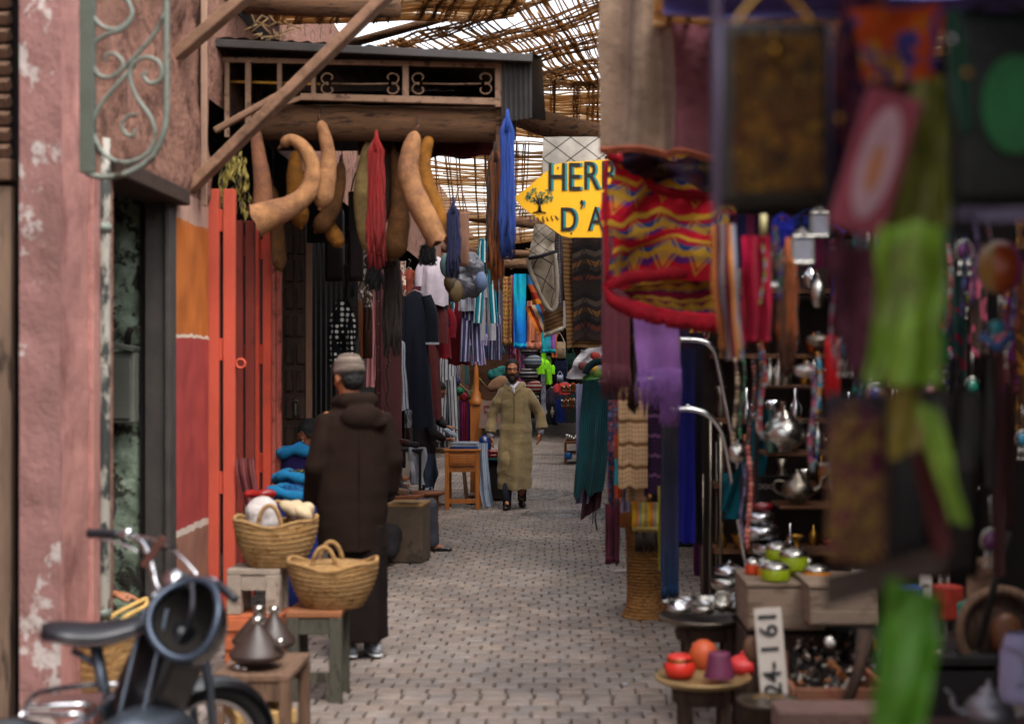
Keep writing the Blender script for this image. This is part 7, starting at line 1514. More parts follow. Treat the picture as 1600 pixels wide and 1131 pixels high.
near('green leather strap slanting down right from the knot', [(1425, 628), (1468, 640), (1512, 820), (1486, 812)], 2.15, mat('greenst', '#7c9a3a', .45, var=.5, vs=8), 'leather_strap', 'strap', 7)
near('dark red strap slanting down right below the knot', [(1412, 640), (1440, 650), (1490, 860), (1462, 870)], 2.25, mat('redst', '#571a1c', .5, var=.3), 'leather_strap', 'strap', 8)
near('wide dusky maroon pouch hanging left of the broad lime piece', [(1288, 385), (1392, 385), (1352, 610), (1318, 560)], 2.4, cloth('duskm', ['#4a2834', '#5e3442', '#7a5560'], 'flor', 8), 'maroon_pouch', 'pouch', 9)
near('greyish purse top behind the red and gold kilim pouch', [(1292, 612), (1398, 618), (1390, 720), (1290, 715)], 2.5, cloth('greyp', '#4a4146'), 'grey_purse', 'purse', 10)
bag('red and gold patterned kilim pouch, lowest left of the near bags', 1292, 1384, 650, 880, 2.3, cloth('kilimpouch', ['#4a1e28', '#57283a', '#7a6232', '#4a2030', '#6a5628'], 'flor', 30), 14, depth=.03, flap=False)
bag('black leather bag hanging behind the slanting straps', 1384, 1452, 650, 880, 2.45, mat('blkl', '#141013', .5, var=.3), 10, depth=.05, flap=False); bag('dark brown leather bag with grey strap behind the black one', 1428, 1530, 610, 900, 3.4, mat('brkl', '#1e1514', .5, var=.3), 30, depth=.08)
near('bright lime green leather tag hanging lowest at the bottom right', [(1388, 905), (1476, 935), (1446, 1150), (1364, 1150)], 2.0, mat('lime2', '#558a24', .5, var=.5, vs=7, spec=.4, col2='#4c5a14', c2s=10, c2=(.5, .65)), 'lime_tag', 'leather tag', 11, .012)
near('brown grey strap running level above the bright lime tag', [(1290, 900), (1480, 850), (1480, 888), (1290, 950)], 2.4, mat('brst', '#4f4038', .7, var=.3), 'leather_strap', 'strap', 12)
T = bag('big black and green bag with a round green medallion at the top right corner', 1484, 1640, 20, 322, 2.5, mat('blkgr', '#0c1712', .45, var=.3), 20, name='medallion_bag', depth=.06, flap=False, piping=mat('grpipe', '#1a4a38', .4))
b = MB(); b.add([V(.012 + .058 * math.cos(a), -.045, .0 + .085 * math.sin(a)) for a in [2 * PI * k / 40 for k in range(40)]], [tuple(range(40))], None, False); b.build('medallion', mat('medal', '#2e7a48', .6, var=.4, vs=12), T, True)
near('dark green strap left of the medallion bag', [(1478, 20), (1502, 20), (1520, 200), (1500, 210)], 2.45, mat('dkgr', '#14503c', .4, var=.3), 'leather_strap', 'strap', 13); near('black purple strip left of the medallion bag', [(1484, 130), (1512, 130), (1520, 370), (1488, 370)], 2.5, mat('bkpu', '#17101c', .5), 'leather_strip', 'strip', 14)
near('violet satin strip under the medallion bag', [(1482, 318), (1640, 318), (1640, 345), (1486, 345)], 2.5, m_sil, 'satin_strip', 'strip', 15, .003)
for i, (x, y, r) in enumerate(((1312, 185, .006), (1366, 124, .0065), (1512, 115, .007), (1312, 190, .004), (1488, 62, .006))): b = MB(); b.sphere(at(x, y, 2.18), r, 10); one('metal_bead', ['brass bead at the top of the slim maroon pouch', 'brass bead at the top of the pink pouch', 'brass bead hanging left of the medallion bag', 'tiny brass bead under the slim maroon pouch bead', 'silvery bead on the dark green strap'][i], 'bead', b, m_brass if i < 4 else m_chrome)
b = MB(); b.sheet((.30, 4.1, 2.80), (2.9, 4.1, 2.66), .10, 4, .03); b.add([(.30, -3, 2.95), (2.9, -3, 2.95), (2.9, 4.1, 2.66), (.30, 4.1, 2.80)], [(0, 1, 2, 3)], None, False); one('shading_awning', 'violet cloth awning added over the near end of the right stall to shade it', 'awning', b, cloth('violet_awning', '#6a63a0', sheen=.2))  # front edge in view; sheet overhead added to keep the stall dark
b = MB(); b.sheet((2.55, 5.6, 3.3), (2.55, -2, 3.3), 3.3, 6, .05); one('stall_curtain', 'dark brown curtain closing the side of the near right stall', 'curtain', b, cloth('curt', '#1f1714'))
# ---- hung trinkets further right
for i, a in enumerate((('blue violet glass bead strand, leftmost of the far right strands', 1505, 350, 1508, 500, 4.4, .009, ('#2c2a6a', '#5a58a0', '#1c1a3c')), ('long violet bead strand next to the blue one', 1522, 335, 1524, 480, 4.3, .008, ('#5a4a88', '#8a80b0')), ('mixed dark bead strand behind the ornament ball', 1542, 345, 1548, 430, 4.4, .009, ('#3a2a4c', '#6a3a4a', '#26263c')),
          ('red orange bead strand at the right edge', 1590, 420, 1588, 520, 4.2, .010, ('#8a3a22', '#a8562c')), ('grey violet bead strand right of the lime leather', 1476, 440, 1480, 560, 3.9, .007, ('#6a6a84', '#3a3a50')), ('teal glass bead strand by the lime leather edge', 1468, 330, 1470, 440, 3.8, .006, ('#2c6a5a', '#1a3c38')))): beads(*a)
T = thing('ornament_ball', 'brown ball ornament with pink, blue and gold panels hanging at the far right', 'ornament', at(1562, 420, 3.9)); c = at(1562, 418, 3.9) - T.location
for i, cc in enumerate(('#8a4a1c', '#b03a7c', '#2a7ab8', '#9c7a2c', '#a8521c', '#c05a9c')):
    b = MB(); a0 = i * PI / 3; b.loft([[c + V(.062 * math.sin(th) * math.cos(a), .062 * math.sin(th) * math.sin(a), .075 * math.cos(th)) for a in [a0 + PI / 3 * q / 6 for q in range(7)]] for th in [.02 + (PI - .04) * t / 12 for t in range(13)]], closed=False); b.build('panel', mat('orn' + cc, cc, .3, var=.3, spec=.7), T, True)
T = thing('turquoise_pendant', 'turquoise pendant with a V of blue stones under the ornament ball', 'pendant', at(1556, 545, 3.8)); c = at(1558, 512, 3.8) - T.location
b = MB(); b.sphere(c, .021, 14); b.build('round_stone', mat('turq', '#1c9aa8', .3, spec=.7), T, True); b = MB(); b.tube([c + V(-.042, 0, -.018), c + V(0, 0, -.055), c + V(.042, 0, -.018)], .012, 8); b.build('stone_chevron', mat('bluest', '#2474b0', .3, spec=.7), T, True)
yarn('emerald green tassel right of the lime leather', 1454, 1480, 520, 570, 3.6, ym('yarn_em', '#127a48'), n=40, name='tassel', cat='tassel'); yarn('thin olive tassel under the emerald one', 1462, 1474, 560, 625, 3.6, ym('yarn_ol', '#5c6a1c'), n=20, name='tassel', cat='tassel')
for i, (x0, x1, y0, y1, c_, lb) in enumerate(((1552, 1566, 540, 900, '#4a1216', 'dark red strap hanging under the turquoise pendant'), (1570, 1582, 600, 820, '#3a1014', 'second dark red strap nearer the right edge'), (1480, 1500, 560, 700, '#201620', 'black purple strap beside the grey violet beads'), (1530, 1560, 560, 760, '#1c1517', 'blackish leather strap behind the dark red one'))): near(lb, [(x0, y0), (x1, y0), (x1 + 6, y1), (x0 + 2, y1)], 4.2, mat('st' + c_, c_, .5, var=.3), 'leather_strap', 'strap', i + 20)
T = thing('silver_earring', 'dangling silver and green filigree ornament before the dark right wall', 'ornament', at(1548, 730, 4.4)); b = MB()
for x, y, r in ((1548, 662, 5), (1548, 676, 8), (1536, 648, 4), (1562, 646, 4), (1552, 735, 4)): b.sphere(at(x, y, 4.4), r * 4.4 / F, 10)
b.tube([at(1534, 610, 4.4), at(1562, 646, 4.4), at(1548, 676, 4.4), at(1552, 735, 4.4)], .003, 5); b.build('filigree', m_silver, T)
T = thing('carved_disc', 'large round carved wooden disc leaning in the dark corner', 'carving', at(1560, 1000, 5.2)); c = at(1562, 985, 5.2) - T.location
b = MB(); b.tube([c + V(0, .03, 0), c], [.155, .155], 32); b.build('disc', m_dwood, T, True); b = MB(); b.tube([c + V(.15 * math.cos(a), -.01, .15 * math.sin(a)) for a in [2 * PI * k / 36 for k in range(37)]], .018, 8, False); b.build('raised_rim', m_wood, T, True)
b = MB(); b.sphere(c + V(.02, -.01, -.01), (.06, .03, .08), 14); b.build('boss', mat('boss', '#6a4228', .5, var=.4), T, True)
b = MB()
wall_grid(b, at(1502, 1010, 5.4), (.10, 0, 0), (.03, 0, .34), 10, 20, .05, 9, V(0, -1, 0)); one('stone_carving', 'pale brown carved stone slab left of the carved disc', 'stone slab', b, mat('stonec', '#6f5646', .9, var=.5, bump=.8, bs=20))
b = MB(); b.tube([at(1575, 830, 5.0), at(1530, 1010, 5.0)], .014, 8); one('dagger_sheath', 'black and silver banded dagger sheath slanting across the carved disc', 'sheath', b, m_black); b = MB(); b.tube([at(1566, 850, 4.95), at(1560, 900, 4.95)], .010, 8); one('red_sheath', 'red banded sheath tip beside the black dagger sheath', 'sheath', b, mat('redsh', '#8a2a1c', .5, var=.5, vs=40))
T = thing('white_jug', 'white plastic jug with curved handle cut by the right edge', 'jug', at(1590, 1095, 4.2)); f_ = 4.2 / F; c = at(1595, 1095, 4.2) - T.location
b = MB(); b.lathe([(.0, 0), (.058, .0), (.062, .02), (.06, .14), (.045, .19), (.04, .2)], c, 24); b.build('jug_body', mat('plw', '#9593b4', .4, var=.15, spec=.5), T, True); b = MB(); b.tube(spline([c + V(-.055, -.02, .17), c + V(-.02, -.07, .16), c + V(-.005, -.075, .09), c + V(-.03, -.06, .06)], 6), .009, 8); b.build('handle', MC['plw'], T, True)
teapot('pewter teapot lid and body at the bottom right corner', 1545, 1140, 80, 4.3, mat('pewter', '#8f8d94', .4, metal=.7, var=.2)); b = MB(); b.box(at(1540, 1165, 4.4), (.5, .4, .09), None, .01); one('dark_stand', 'dark red stand under the pewter teapot', 'stand', b, mat('dkredst', '#3a1619', .6, var=.3))
b = MB(); b.box(at(1470, 1065, 5.3) , (.34, .3, .26), None, .01); one('iron_chest', 'dark iron bound chest behind the bright lime tag', 'chest', b, mat('ironch', '#1c1716', .6, var=.5)); b = MB(); b.box(at(1480, 1030, 5.3), (.28, .3, .03), None, .006); one('shelf_board', 'dusty wooden board on top of the dark iron chest', 'board', b, m_wood)
for i in range(14):
    b = MB(); b.sphere(at(1440 + i * 7, 1022 + ru(-3, 2), 5.2), (ru(.012, .02), .015, ru(.008, .014)), 8); one('small_curio', 'small blackened curio on the dusty wooden board', 'curio', b, m_scr[i % 6], 'curios on the dusty board')
# ================================================================ far goods
for i, (x0, x1, y0, y1, Y, m_, fr, lb) in enumerate((
    (779, 787, 430, 552, 21.0, cloth('sh_grey', ['#3fa0a0', '#8d92a4', '#8d92a4'], 'grad'), 8, 'grey shawl ending in turquoise, leftmost of the far shawls'),
    (785, 799, 432, 540, 20.9, cloth('sh_gold', ['#8f6a38', '#7a2444', '#a8844a', '#8a5c2e', '#6a3a2c', '#b08a50'], 'kilim', 3, 7), 10, 'gold and maroon woven shawl between the grey and pink ones'),
    (798, 805, 430, 556, 21.1, cloth('sh_pink', ['#a8567a', '#b46a8c'], 'v', 3), 8, 'narrow pink shawl left of the turquoise blue one'),
    (803, 822, 428, 545, 20.8, cloth('sh_turq', ['#1b7fd0', '#1878c8', '#1f9ad0', '#16a4b4', '#129ec0'], 'grad'), 8, 'bright turquoise blue shawl with fringe, largest of the far shawls'),
    (824, 846, 470, 548, 21.2, cloth('sh_peach', ['#c8826a', '#c8826a', '#b4744c'], 'v', 2), 12, 'peach pink shawl with long fringe right of the turquoise one'),
    (846, 868, 500, 552, 20.6, cloth('sh_tv', ['#1d96a0', '#3aa0b4', '#8a5a9a'], 'v', 1), 6, 'turquoise and violet shawl below the orange kilim'),
    (862, 870, 515, 560, 20.9, cloth('sh_org', '#b86a3a'), 4, 'thin orange shawl edge right of the turquoise and violet one'))):
    scarf(lb, x0, x1, y0, y1, Y, m_, fr=fr, n=1.4, amp=.03, name='shawl')
T = thing('striped_kilim', 'orange, red and blue striped kilim hanging diagonally behind the cream rug', 'kilim', at(845, 520, 18))
quad_cloth([at(824, 428, 18), at(848, 440, 18), at(866, 500, 18), at(840, 525, 18)], seed=2, amp=.04).build('upper_part', cloth('kil1', ['#a84a1c', '#c07a22', '#c8861e', '#b8761e', '#8a2a1c', '#a8542a', '#2a6a9a'], 'h', 1), T)
quad_cloth([at(820, 480, 17.9), at(860, 470, 17.9), at(868, 505, 17.9), at(841, 522, 17.9)], seed=4, amp=.03).build('lower_part', cloth('kil2', ['#c8772a', '#7a2a1c', '#b8a080', '#2a6a90', '#7a2a22', '#c08a3a'], 'v', 1.2), T)
scarf('purple and white pompom cloth behind the orange kilim', 836, 846, 450, 490, 18.6, cloth('pomp', ['#5a3a6e', '#b0a4b8'], 'dots', 16, 40), n=1)
dress('lime green shirt on the left, hung over the far post', 836, 853, 560, 584, 24, cloth('limes', '#7ec41c'), flare=1.05, sleeve=.7, name='shirt', cat='shirt', slw=.06)
dress('second lime green shirt, lower and to the right', 851, 863, 568, 600, 24.3, MC['limes'], flare=1.05, sleeve=.5, name='shirt', cat='shirt', slw=.05)
scarf('thin lime green strip above the lime shirts', 846, 853, 540, 575, 24.4, MC['limes'], n=1, name='cloth_strip', cat='strip')
scarf('dark green cloth behind the lime shirts', 853, 862, 556, 572, 24.6, cloth('dkg', '#3a5a1c'), n=1, name='cloth_strip', cat='strip')
bag('cream cloth shoulder bag beyond the kilim rug', 864, 884, 534, 560, 22, cloth('crbag', '#a8937a'), 14, depth=.2); bag('navy blue shoulder bag below the cream one', 867, 887, 564, 596, 22.4, cloth('nvbag', '#1c2440'), 24, depth=.15)
bag('dark green embroidered round bag right of the navy bag', 883, 899, 552, 578, 22.6, cloth('grbag', ['#1c3a30', '#8a7a4a'], 'dots', 6, 20), 14, depth=.15)
bag('small pale grey pouch under the navy bag', 870, 880, 586, 596, 21.8, cloth('pgbag', '#8d93a4'), 6, depth=.1, flap=False)
for i, (x, y, c_) in enumerate(((826, 545, '#3b2c3c'), (832, 565, '#4a5a68'), (826, 585, '#23202c'), (833, 605, '#6a2a2c'), (828, 622, '#3a4030'))):
    b = MB(); f_ = 23 / F; b.sphere(at(x, y, 23), (15 * f_, .15, 12 * f_), 14); one('woollen_cap', ['striped woollen cap at the top of the cap display', 'blue grey woollen cap second from the top', 'near black woollen cap in the middle of the display', 'rust red woollen cap behind the shoulder of the walking man', 'olive woollen cap at the bottom of the display'][i], 'cap', b, cloth('cap' + c_, [c_, '#8a8580', c_], 'h', 6))
T = thing('sign_post', 'pale post with dark lettering below the lime shirts', 'post', at(848, 650, 24.8)); b = MB(); b.beam(at(849, 572, 24.8), at(849, 650, 24.8), .08, .05); b.build('board', mat('postw', '#8a8a9c', .7, var=.5, vs=14), T)
for i, ch in enumerate('ROAM'): o = text_part('letter', ch, .10, m_ink, T, at(849, 585 + i * 14, 24.75) - T.location)
scarf('dark stall front cloth with two pale hand shaped emblems', 845, 871, 630, 664, 26.0, cloth('hamsa', '#14161f'), n=3, name='stall_cloth', cat='cloth'); 
for i in range(2):
    b = MB(); c = at(852 + i * 11, 644, 25.85); b.sphere(c, (.035, .01, .055), 10); b.sphere(c + V(0, 0, .07), (.016, .01, .03), 8); b.sphere(c - V(0, 0, .07), (.012, .01, .025), 8); one('hand_emblem', ['left', 'right'][i] + ' pale hand emblem on the dark stall cloth', 'emblem', b, mat('embl', '#8f8578', .6))
scarf('royal blue cloth on the stall front right of the hand emblems', 868, 884, 624, 660, 25.8, cloth('rbl', ['#1a2a6a', '#22367c'], 'v', 5), n=3, name='stall_cloth', cat='cloth')
dress('coral red t shirt hanging in the far clothes rack', 871, 893, 598, 616, 25.5, cloth('coral', '#a83a3c'), flare=1.05, sleeve=.8, name='shirt', cat='shirt', slw=.07)
for i, (x, c_, lb) in enumerate(((876, '#1f2434', 'navy jacket under the coral red shirt'), (886, '#2c2826', 'charcoal jacket right of the navy one'), (895, '#26302a', 'dark green jacket at the right of the far rack'), (862, '#2a2230', 'plum black jacket left in the far rack'))): dress(lb, x - 8, x + 8, 606, 660, 27, cloth('jk' + c_, c_), flare=1.1, sleeve=.6, name='jacket', cat='jacket')
# glittering lamp shelf
T = thing('lamp_shelf', 'shelf of small brass and copper lamps beyond the plastic bag', 'shelf', at(895, 640, 24))
for y in (590, 612, 636): b = MB(); b.box(at(893, y, 24.2), (.34, .2, .03)); b.build('board', m_warm, T)
for i in range(30):
    x, y = 878 + (i % 10) * 3.2, (588, 610, 634)[i // 10]; b = MB(); h = ru(.06, .14); b.lathe([(.02, 0), (.03, h * .2), (.012, h * .5), (.026, h * .75), (.004, h)], at(x, y, 24.05), 10); one('brass_lamp', 'tiny brass or copper lamp on the far shelf', 'lamp', b, [m_brass, mat('copperl', '#a85f3c', .3, metal=.9), m_silver][i % 3], 'tiny lamps on the far shelf')
# small far table of silver things right
T = thing('far_table', 'low wooden table of silver trinkets at the right edge of the far walkway', 'table', V(at(896, 0, 25).x, 25, 0)); zt = EYE - (690 - 574) * 25 / F; b = MB(); b.box((0, 0, zt), (.32, .8, .03), None, .004); b.build('tabletop', m_warm, T, True)
for sx in (-1, 1):
    for sy in (-1, 1): b = MB(); b.box((sx * .14, sy * .36, zt / 2 - .01), (.04, .04, zt - .03)); b.build('leg', m_warm, T, True)
b = MB(); b.box((0, 0, zt * .5), (.28, .7, .02)); b.build('lower_shelf', m_warm, T, True)
for i in range(12): bowl('small silver cup or dish on the far low table', 886 + (i % 6) * 3.6, 688 + (i // 6) * 2, 7, ru(5, 12), 24.7 + .2 * (i // 6), m_silver, 'silver_cup', bool(i % 2)); bpy.context.scene.objects[-1]
for o in [o for o in COL.objects if o.get('label') == 'small silver cup or dish on the far low table']: o['group'] = 'silver cups on the far low table'
b = MB(); b.sphere(at(888, 712, 24.6), .07, 10); one('blue_ball', 'bright blue round thing on the lower shelf of the far table', 'ball', b, mat('bball', '#1c6ab0', .4))
# left far goods behind the desk
T = thing('woven_mat', 'brown woven mat hanging behind the turned wooden post', 'mat', at(762, 640, 20)); quad_cloth([at(733, 560, 20), at(790, 552, 20), at(790, 640, 20), at(733, 640, 20)], seed=1, amp=.03).build('weave', cloth('brmat', ['#5a3c2a', '#3e2819'], 'plaid', 30, 30, bump=1.0), T)
for i, (x0, x1, c_, lb) in enumerate(((712, 718, '#8a8480', 'grey rolled scarf'), (718, 722, '#5a2a5e', 'purple rolled scarf'), (722, 726, '#a82a6a', 'magenta rolled scarf'), (726, 731, '#7a2030', 'wine red rolled scarf'), (731, 735, '#4a2a6a', 'violet rolled scarf'), (735, 740, '#8a2a2a', 'red rolled scarf'))):
    scarf(lb + ' in the row left of the turned post', x0, x1, 625, 700, 18.9 + i * .03, cloth('rs' + c_, c_), n=1)
for i, (x, y, c_, lb) in enumerate(((713, 597, '#20204a', 'dark blue wool pompom above the rolled scarves'), (717, 612, '#1d6a4c', 'green wool pompom above the rolled scarves'), (725, 621, '#8a1c28', 'red wool pompom nearest the rolled scarves'), (738, 616, '#a89a80', 'cream wool pompom by the turned post'), (706, 572, '#b04a6a', 'pink wool pompom beside the white trousers'))):
    mb = MB(); mb.sphere(at(x, y, 18.7), .06, 10); tag(link_mesh('pompom', remesh(mb, .012, 0, lambda p: .02 * noise.noise(p * 40)), mat('pom' + c_, c_, .95), None), lb, 'pompom')
b = MB(); b.tube(spline([at(718, 600, 18.6), at(735, 612, 18.6), at(745, 590, 18.6), at(760, 605, 18.7)], 6), .012, 6); one('twisted_cord', 'twisted cord strung between the wool pompoms', 'cord', b, mat('cordc', '#7a6a4a', .9))
mb = MB(); mb.sphere(at(776, 586, 18.8), (.14, .1, .09), 14); mb.sphere(at(786, 580, 18.8), (.09, .08, .08), 12); tag(link_mesh('teal_hat', remesh(mb, .014, 0, lambda p: .03 * noise.noise(p * 16)), mat('tealh', '#15605c', .9, var=.4), None), 'crumpled teal woollen hat left of the head of the walking man', 'hat')
mb = MB(); mb.sphere(at(779, 600, 18.6), (.17, .06, .09), 14, Euler((0, R(-30), 0)).to_matrix()); tag(link_mesh('tan_cushion', remesh(mb, .014, 1, lambda p: .012 * noise.noise(p * 10)), mat('tanc', '#85644a', .8), None), 'tan cushion tilted under the teal hat', 'cushion')
T = thing('price_card', 'pale cardboard sign with red hand lettering behind the walking man', 'sign', at(766, 668, 18.4)); c = at(767, 648, 18.4) - T.location; b = MB(); b.box(c, (.28, .01, .36), Euler((0, R(5), 0))); b.build('card', mat('cardp', '#8f7468', .8, var=.3), T, True)
mr = mat('red_ink', '#8a2a22', .7); text_part('lettering', 'DH', .13, mr, T, c + V(0, -.012, .07)); text_part('lettering', '40', .14, mr, T, c + V(.01, -.012, -.07))
b = MB(); b.sphere(at(757, 698, 18.3), (.09, .08, .15), 14); one('blue_plate', 'dark blue glazed plate leaning beside the turned post', 'plate', b, mat('blpl', '#1d3a74', .2, spec=.8, var=.5, vs=12))
for i in range(5): b = MB(); b.sphere(at(768 + (i % 3) * 4, 706 + (i // 3) * 6, 17.9), (.06, .05, .035), 10); one('red_slipper', 'glossy red leather slipper in the pile left of the walking man', 'slipper', b, mat('redsl', '#8a1c14', .3, spec=.7), 'red leather slippers in a pile')
T = thing('goods_stand', 'dark stand with a teal edge and white panel left of the walking man', 'stand', V(at(765, 0, 18).x, 18, 0)); zt = EYE - (716 - 574) * 18 / F
b = MB(); b.box((0, .1, zt), (.34, .5, .03), None, .004); b.build('tabletop', mat('tealt', '#1c5a5c', .6), T, True); b = MB(); b.box((-.06, -.1, zt / 2), (.09, .04, zt - .05)); b.build('white_panel', mat('whpan', '#a8a49e', .7), T, True); b = MB(); b.box((.03, .1, zt / 2), (.3, .4, zt - .06)); b.build('dark_side', m_black, T, True)
T = thing('wheeled_board', 'small wooden board on castors on the paving behind the pine table', 'trolley', V(at(750, 0, 17.6).x, 17.6, 0)); b = MB(); b.box((0, 0, .10), (.26, .4, .04), None, .006); b.build('board', m_wood, T, True)
for sx in (-1, 1): b = MB(); b.tube([V(sx * .09 - .015, -.15, .04), V(sx * .09 + .015, -.15, .04)], .036, 12); b.build('wheel', m_rub, T, True)
# filling garments of the far left and far right stalls
pal = ['#3a1c22', '#5e2a2c', '#22304a', '#4a4a52', '#6a4a30', '#2c4a44', '#7a2a3a', '#2a2438', '#54403a', '#8a6a4a', '#1f4f5f', '#6a2c56']
nm_ = ['maroon', 'brick red', 'slate blue', 'grey', 'tobacco brown', 'bottle green', 'crimson', 'ink violet', 'taupe', 'camel', 'petrol blue', 'plum purple']
for i in range(22):
    Y = 19 + i * 1.05; x = 875 - 1.75 * F / Y; y0 = 574 - ru(.55, 1.0) * F / Y; h = ru(.9, 1.25) * F / Y; w = .30 * F / Y; k_ = i % 12
    dress('%s garment hanging in the left row of stalls, %s' % (nm_[k_], 'nearer set' if i < 12 else 'far set'), x - w, x + w, y0, y0 + h, Y, cloth('g%d' % (i % 12), [pal[k_], '#8a8078'] if i % 3 == 0 else pal[k_], 'vthin' if i % 3 == 0 else 'plain', 14), flare=1.15, sleeve=.5, name='garment', cat='garment', rz=R(ru(20, 60)))
for i in range(16):
    Y = 15 + i * 1.7; x = 875 + .72 * F / Y; y0 = 574 - ru(.3, .9) * F / Y; h = ru(.8, 1.2) * F / Y; w = .25 * F / Y; k_ = (i * 5 + 3) % 12
    dress('%s garment hanging in the right row of stalls, %s' % (nm_[k_], 'nearer set' if i < 12 else 'far set'), x - w, x + w, y0, y0 + h, Y, cloth('g%d' % k_, pal[k_]), flare=1.15, sleeve=.5, name='garment', cat='garment', rz=R(ru(-60, -20)))
for i in range(14):
    x = 800 + i * 8; Y = 38 + (i % 4) * 1.5; y0 = 574 - ru(.2, 2.3) * F / Y; k_ = (i * 7) % 12
    scarf('%s cloth hanging across the far end of the alley, %s' % (nm_[k_], 'left half' if i < 7 else 'right half'), x - 9, x + 9, y0, y0 + 62, Y, cloth('e%d' % k_, [pal[k_], pal[(k_ + 4) % 12]], 'flor' if i % 2 else 'v', 4), n=2, amp=.05, name='hanging_cloth', cat='cloth')
for i in range(9):
    x = 742 + i * 9; Y = 23 + (i % 3); k_ = (i * 5 + 1) % 12
    scarf('%s cloth high under the roof behind the far shawls' % nm_[k_], x - 6, x + 6, 520 + (i % 3) * 14, 600, Y, cloth('t%d' % k_, [pal[k_], pal[(k_ + 6) % 12], '#14141a'], 'flor', 6), n=2, amp=.05, fr=6, name='hanging_cloth', cat='cloth')
# ================================================================ clutter that packs the right hand stall
random.seed(99)
mets = [m_silver, m_chrome, m_tarn, m_brass, mat('copperc', '#a8623c', .3, metal=1, var=.3)]
cols = ['#2a3a8a', '#6a2a6a', '#a03a2c', '#2a7a6a', '#b07a2c', '#8a2040', '#5a4a9a', '#3a8aa8', '#c0607a', '#6a8a2c']
cn = ['cobalt blue', 'purple', 'brick red', 'sea green', 'amber', 'crimson', 'violet', 'sky blue', 'rose', 'moss green']
# back shelves along the stall end
T = thing('wall_shelves', 'long dark shelves along the back of the right stall, crowded with metalware', 'shelves', V(1.75, 8.6, 0))
for z in (.55, .95, 1.35, 1.75, 2.15): b = MB(); b.box((1.7, 8.9, z), (1.5, .32, .03)); b.build('shelf', MC['shelfw'], T)
b = MB(); b.box((1.7, 9.1, 1.25), (1.6, .03, 2.5)); b.build('back_panel', mat('backp', '#2a1d16', .8, var=.6, vs=3), T)
kinds = ['squat silver pot', 'tall metal vase', 'round metal bowl', 'narrow necked flask']
for z in (.55, .95, 1.35, 1.75, 2.15):
    x = 1.0
    while x < 2.4:
        k_ = random.randrange(4); m_ = mets[random.randrange(5)]; h = ru(.10, .24); r = ru(.035, .07)
        pr = [[(r * .6, 0), (r, h * .3), (r * .9, h * .6), (r * .3, h * .8), (r * .15, h), (0, h)], [(r * .5, 0), (r * .7, h * .4), (r * .3, h * .8), (r * .6, h * 1.3), (0, h * 1.3)], [(r * .5, 0), (r * 1.1, h * .3), (r * 1.2, h * .5), (r, h * .5), (0, h * .2)], [(r * .6, 0), (r * .7, h * .4), (r * .2, h * .8), (r * .2, h * 1.2), (0, h * 1.25)]][k_]
        b = MB(); b.lathe(pr, (x, 8.8 + ru(-.05, .05), z + .016), 14)
        one(['silver_pot', 'metal_vase', 'metal_bowl', 'metal_flask'][k_], kinds[k_] + ' among the metalware on the back shelves', ['pot', 'vase', 'bowl', 'flask'][k_], b, m_, 'metalware on the back shelves'); x += r * 2 + ru(.01, .05)
# hanging strands and ornaments between the near bags and the shelves
for i in range(26):
    Y = ru(3.9, 6.4); px = ru(1296, 1600) if i % 3 else ru(1190, 1300); y0 = ru(338, 420) if i % 2 else ru(520, 640); y1 = y0 + ru(70, 210); k_ = i % 10
    beads('%s bead strand among the hanging strands of the dark right stall' % cn[k_], px, y0, px + ru(-4, 4), y1, Y, ru(.006, .010), (cols[k_], cols[(k_ + 3) % 10], '#8a8a92'))
for o in [o for o in COL.objects if 'among the hanging strands' in str(o.get('label'))]: o['group'] = 'bead strands hanging in the dark right stall'
for i in range(22):
    Y = ru(4.2, 6.4); px = ru(1300, 1600); py = ru(380, 880); k_ = random.randrange(10); T = thing('filigree_pendant', 'small %s and silver filigree pendant hanging in the dark right stall' % cn[k_], 'pendant', at(px, py, Y), 0, 'filigree pendants in the dark right stall')
    b = MB(); b.sphere((0, 0, 0), (.022, .012, .028), 10); b.build('stone', mat('st_' + cols[k_], cols[k_], .2, spec=.8, var=.3), T, True)
    b = MB(); b.tube([V(.03 * math.cos(a), 0, .036 * math.sin(a)) for a in [2 * PI * q / 16 for q in range(17)]], .004, 6, False); b.tube([(0, 0, .036), (0, .01, .14)], .002, 4); b.build('setting', m_silver, T, True)
    for q in (-1, 0, 1): b = MB(); b.tube([(q * .014, 0, -.034), (q * .018, 0, -.075)], .004, 5); b.sphere((q * .018, 0, -.08), .007, 8); b.build('dangle', m_silver, T, True)
for i in range(9):
    px, Y = (1310, 1345, 1400, 1420, 1475, 1500, 1530, 1575, 1598)[i], 6.0 + .15 * (i % 3); k_ = (i * 3) % 10
    scarf('%s textile strip hanging behind the ornaments of the dark right stall' % cn[k_], px - 12, px + 12, 340 + 20 * (i % 4), 560 + 60 * (i % 3), Y, cloth('tx%d' % k_, [cols[k_], pal[k_], '#1c1820'], 'flor', 10), n=1.5, fr=14, name='textile_strip', cat='textile')
for i in range(6): k_ = i; b = MB(); b.box(at(1420 + i * 30, 940 + (i % 2) * 24, 5.9), (.10, .10, .14), Euler((0, 0, i)), .01); one('small_chest', '%s small painted chest in the shadow at the lower right' % cn[k_], 'chest', b, mat('chp%d' % k_, cols[k_], .6, var=.6, vs=20))
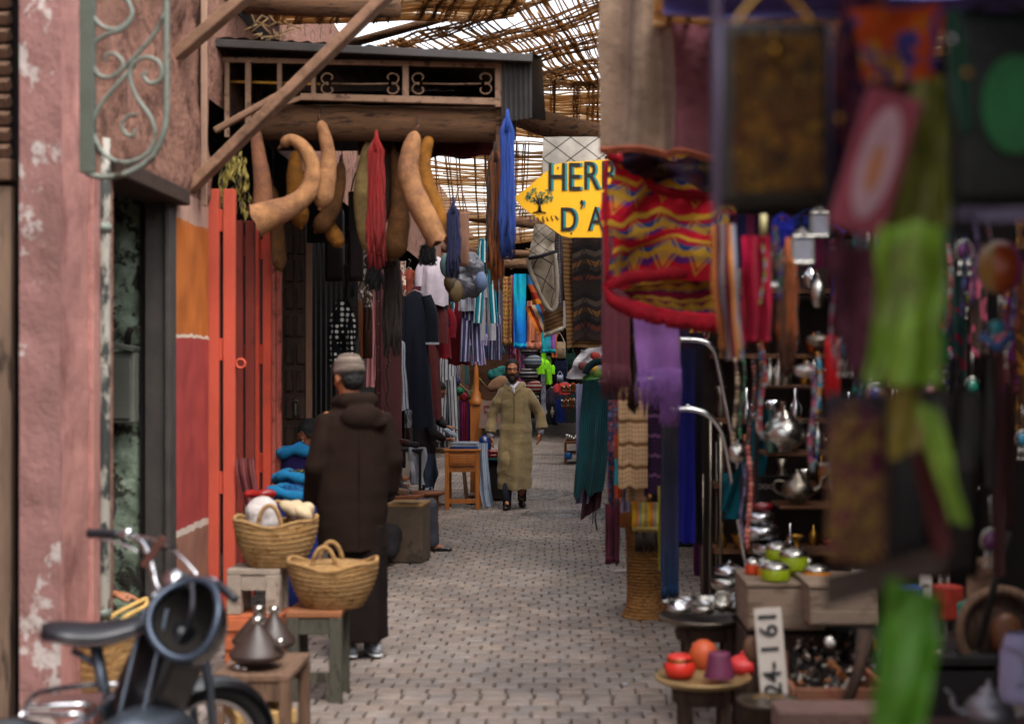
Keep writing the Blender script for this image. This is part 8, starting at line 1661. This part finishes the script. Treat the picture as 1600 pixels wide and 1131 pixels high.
# beige / maroon drop cloth linking shelves
for i, (x0, x1, y0, y1, k_) in enumerate(((1100, 1128, 560, 720, 5), (1084, 1100, 780, 900, 1), (1128, 1150, 640, 760, 4))): scarf('%s folded scarf deep between the chrome rails' % cn[k_], x0, x1, y0, y1, 9.9 + i * .2, cloth('dp%d' % i, [pal[k_], cols[k_]], 'plaid', 8, 20), n=1.5)
# extra clothes packed over the left stalls
for i, (x0, x1, y0, y1, Y, c_, pt, lb) in enumerate(((585, 612, 470, 640, 16.5, '#2c1a20', 'plain', 'wine black kaftan just right of the maroon door'), (628, 650, 420, 470, 16.8, '#7a3a2a', 'plain', 'rust cloth folded above the long black dress'), (652, 668, 440, 520, 16.2, '#5a2230', 'plain', 'garnet tunic between the white tunic and black dress'), (690, 712, 560, 640, 19.2, '#3a3a44', 'vthin', 'charcoal striped kaftan behind the white striped trousers'), (735, 760, 520, 570, 18.8, '#6a5a8a', 'vthin', 'lavender striped shirt above the woven mat'), (752, 775, 505, 560, 19.4, '#2a4a6a', 'plain', 'denim blue shirt above the turned post'), (604, 622, 560, 700, 16.9, '#8a8a90', 'vthin', 'light grey striped shirt low beside the maroon door'))):
    dress(lb, x0, x1, y0, y1, Y, cloth('xg%d' % i, [c_, '#b0aab0'] if pt == 'vthin' else c_, pt, 14), flare=1.15, sleeve=.4, name='garment', cat='garment')
# litter and stains at the edges of the lane
for i in range(26):
    s_ = -1 if i % 2 else 1; Y = ru(7.2, 20); x = (-1.3 if s_ < 0 else .62 if Y > 9 else .45) + ru(-.12, .12); b = MB(); c = V(x, Y, .014)
    if i % 3: b.box(c, (ru(.01, .04), ru(.01, .03), .003), Euler((ru(-.2, .2), ru(-.2, .2), ru(0, 3))))
    else: b.sphere(c, (ru(.008, .014), .008, .006), 6)
    one(['pebble', 'paper_scrap', 'straw_bit'][i % 3], 'tiny bit of rubbish lying on the paving edge', 'scrap', b, [MC['paper'], mat('strawbit', '#8a7650', .9), m_sand][i % 3], 'scraps of litter on the paving')
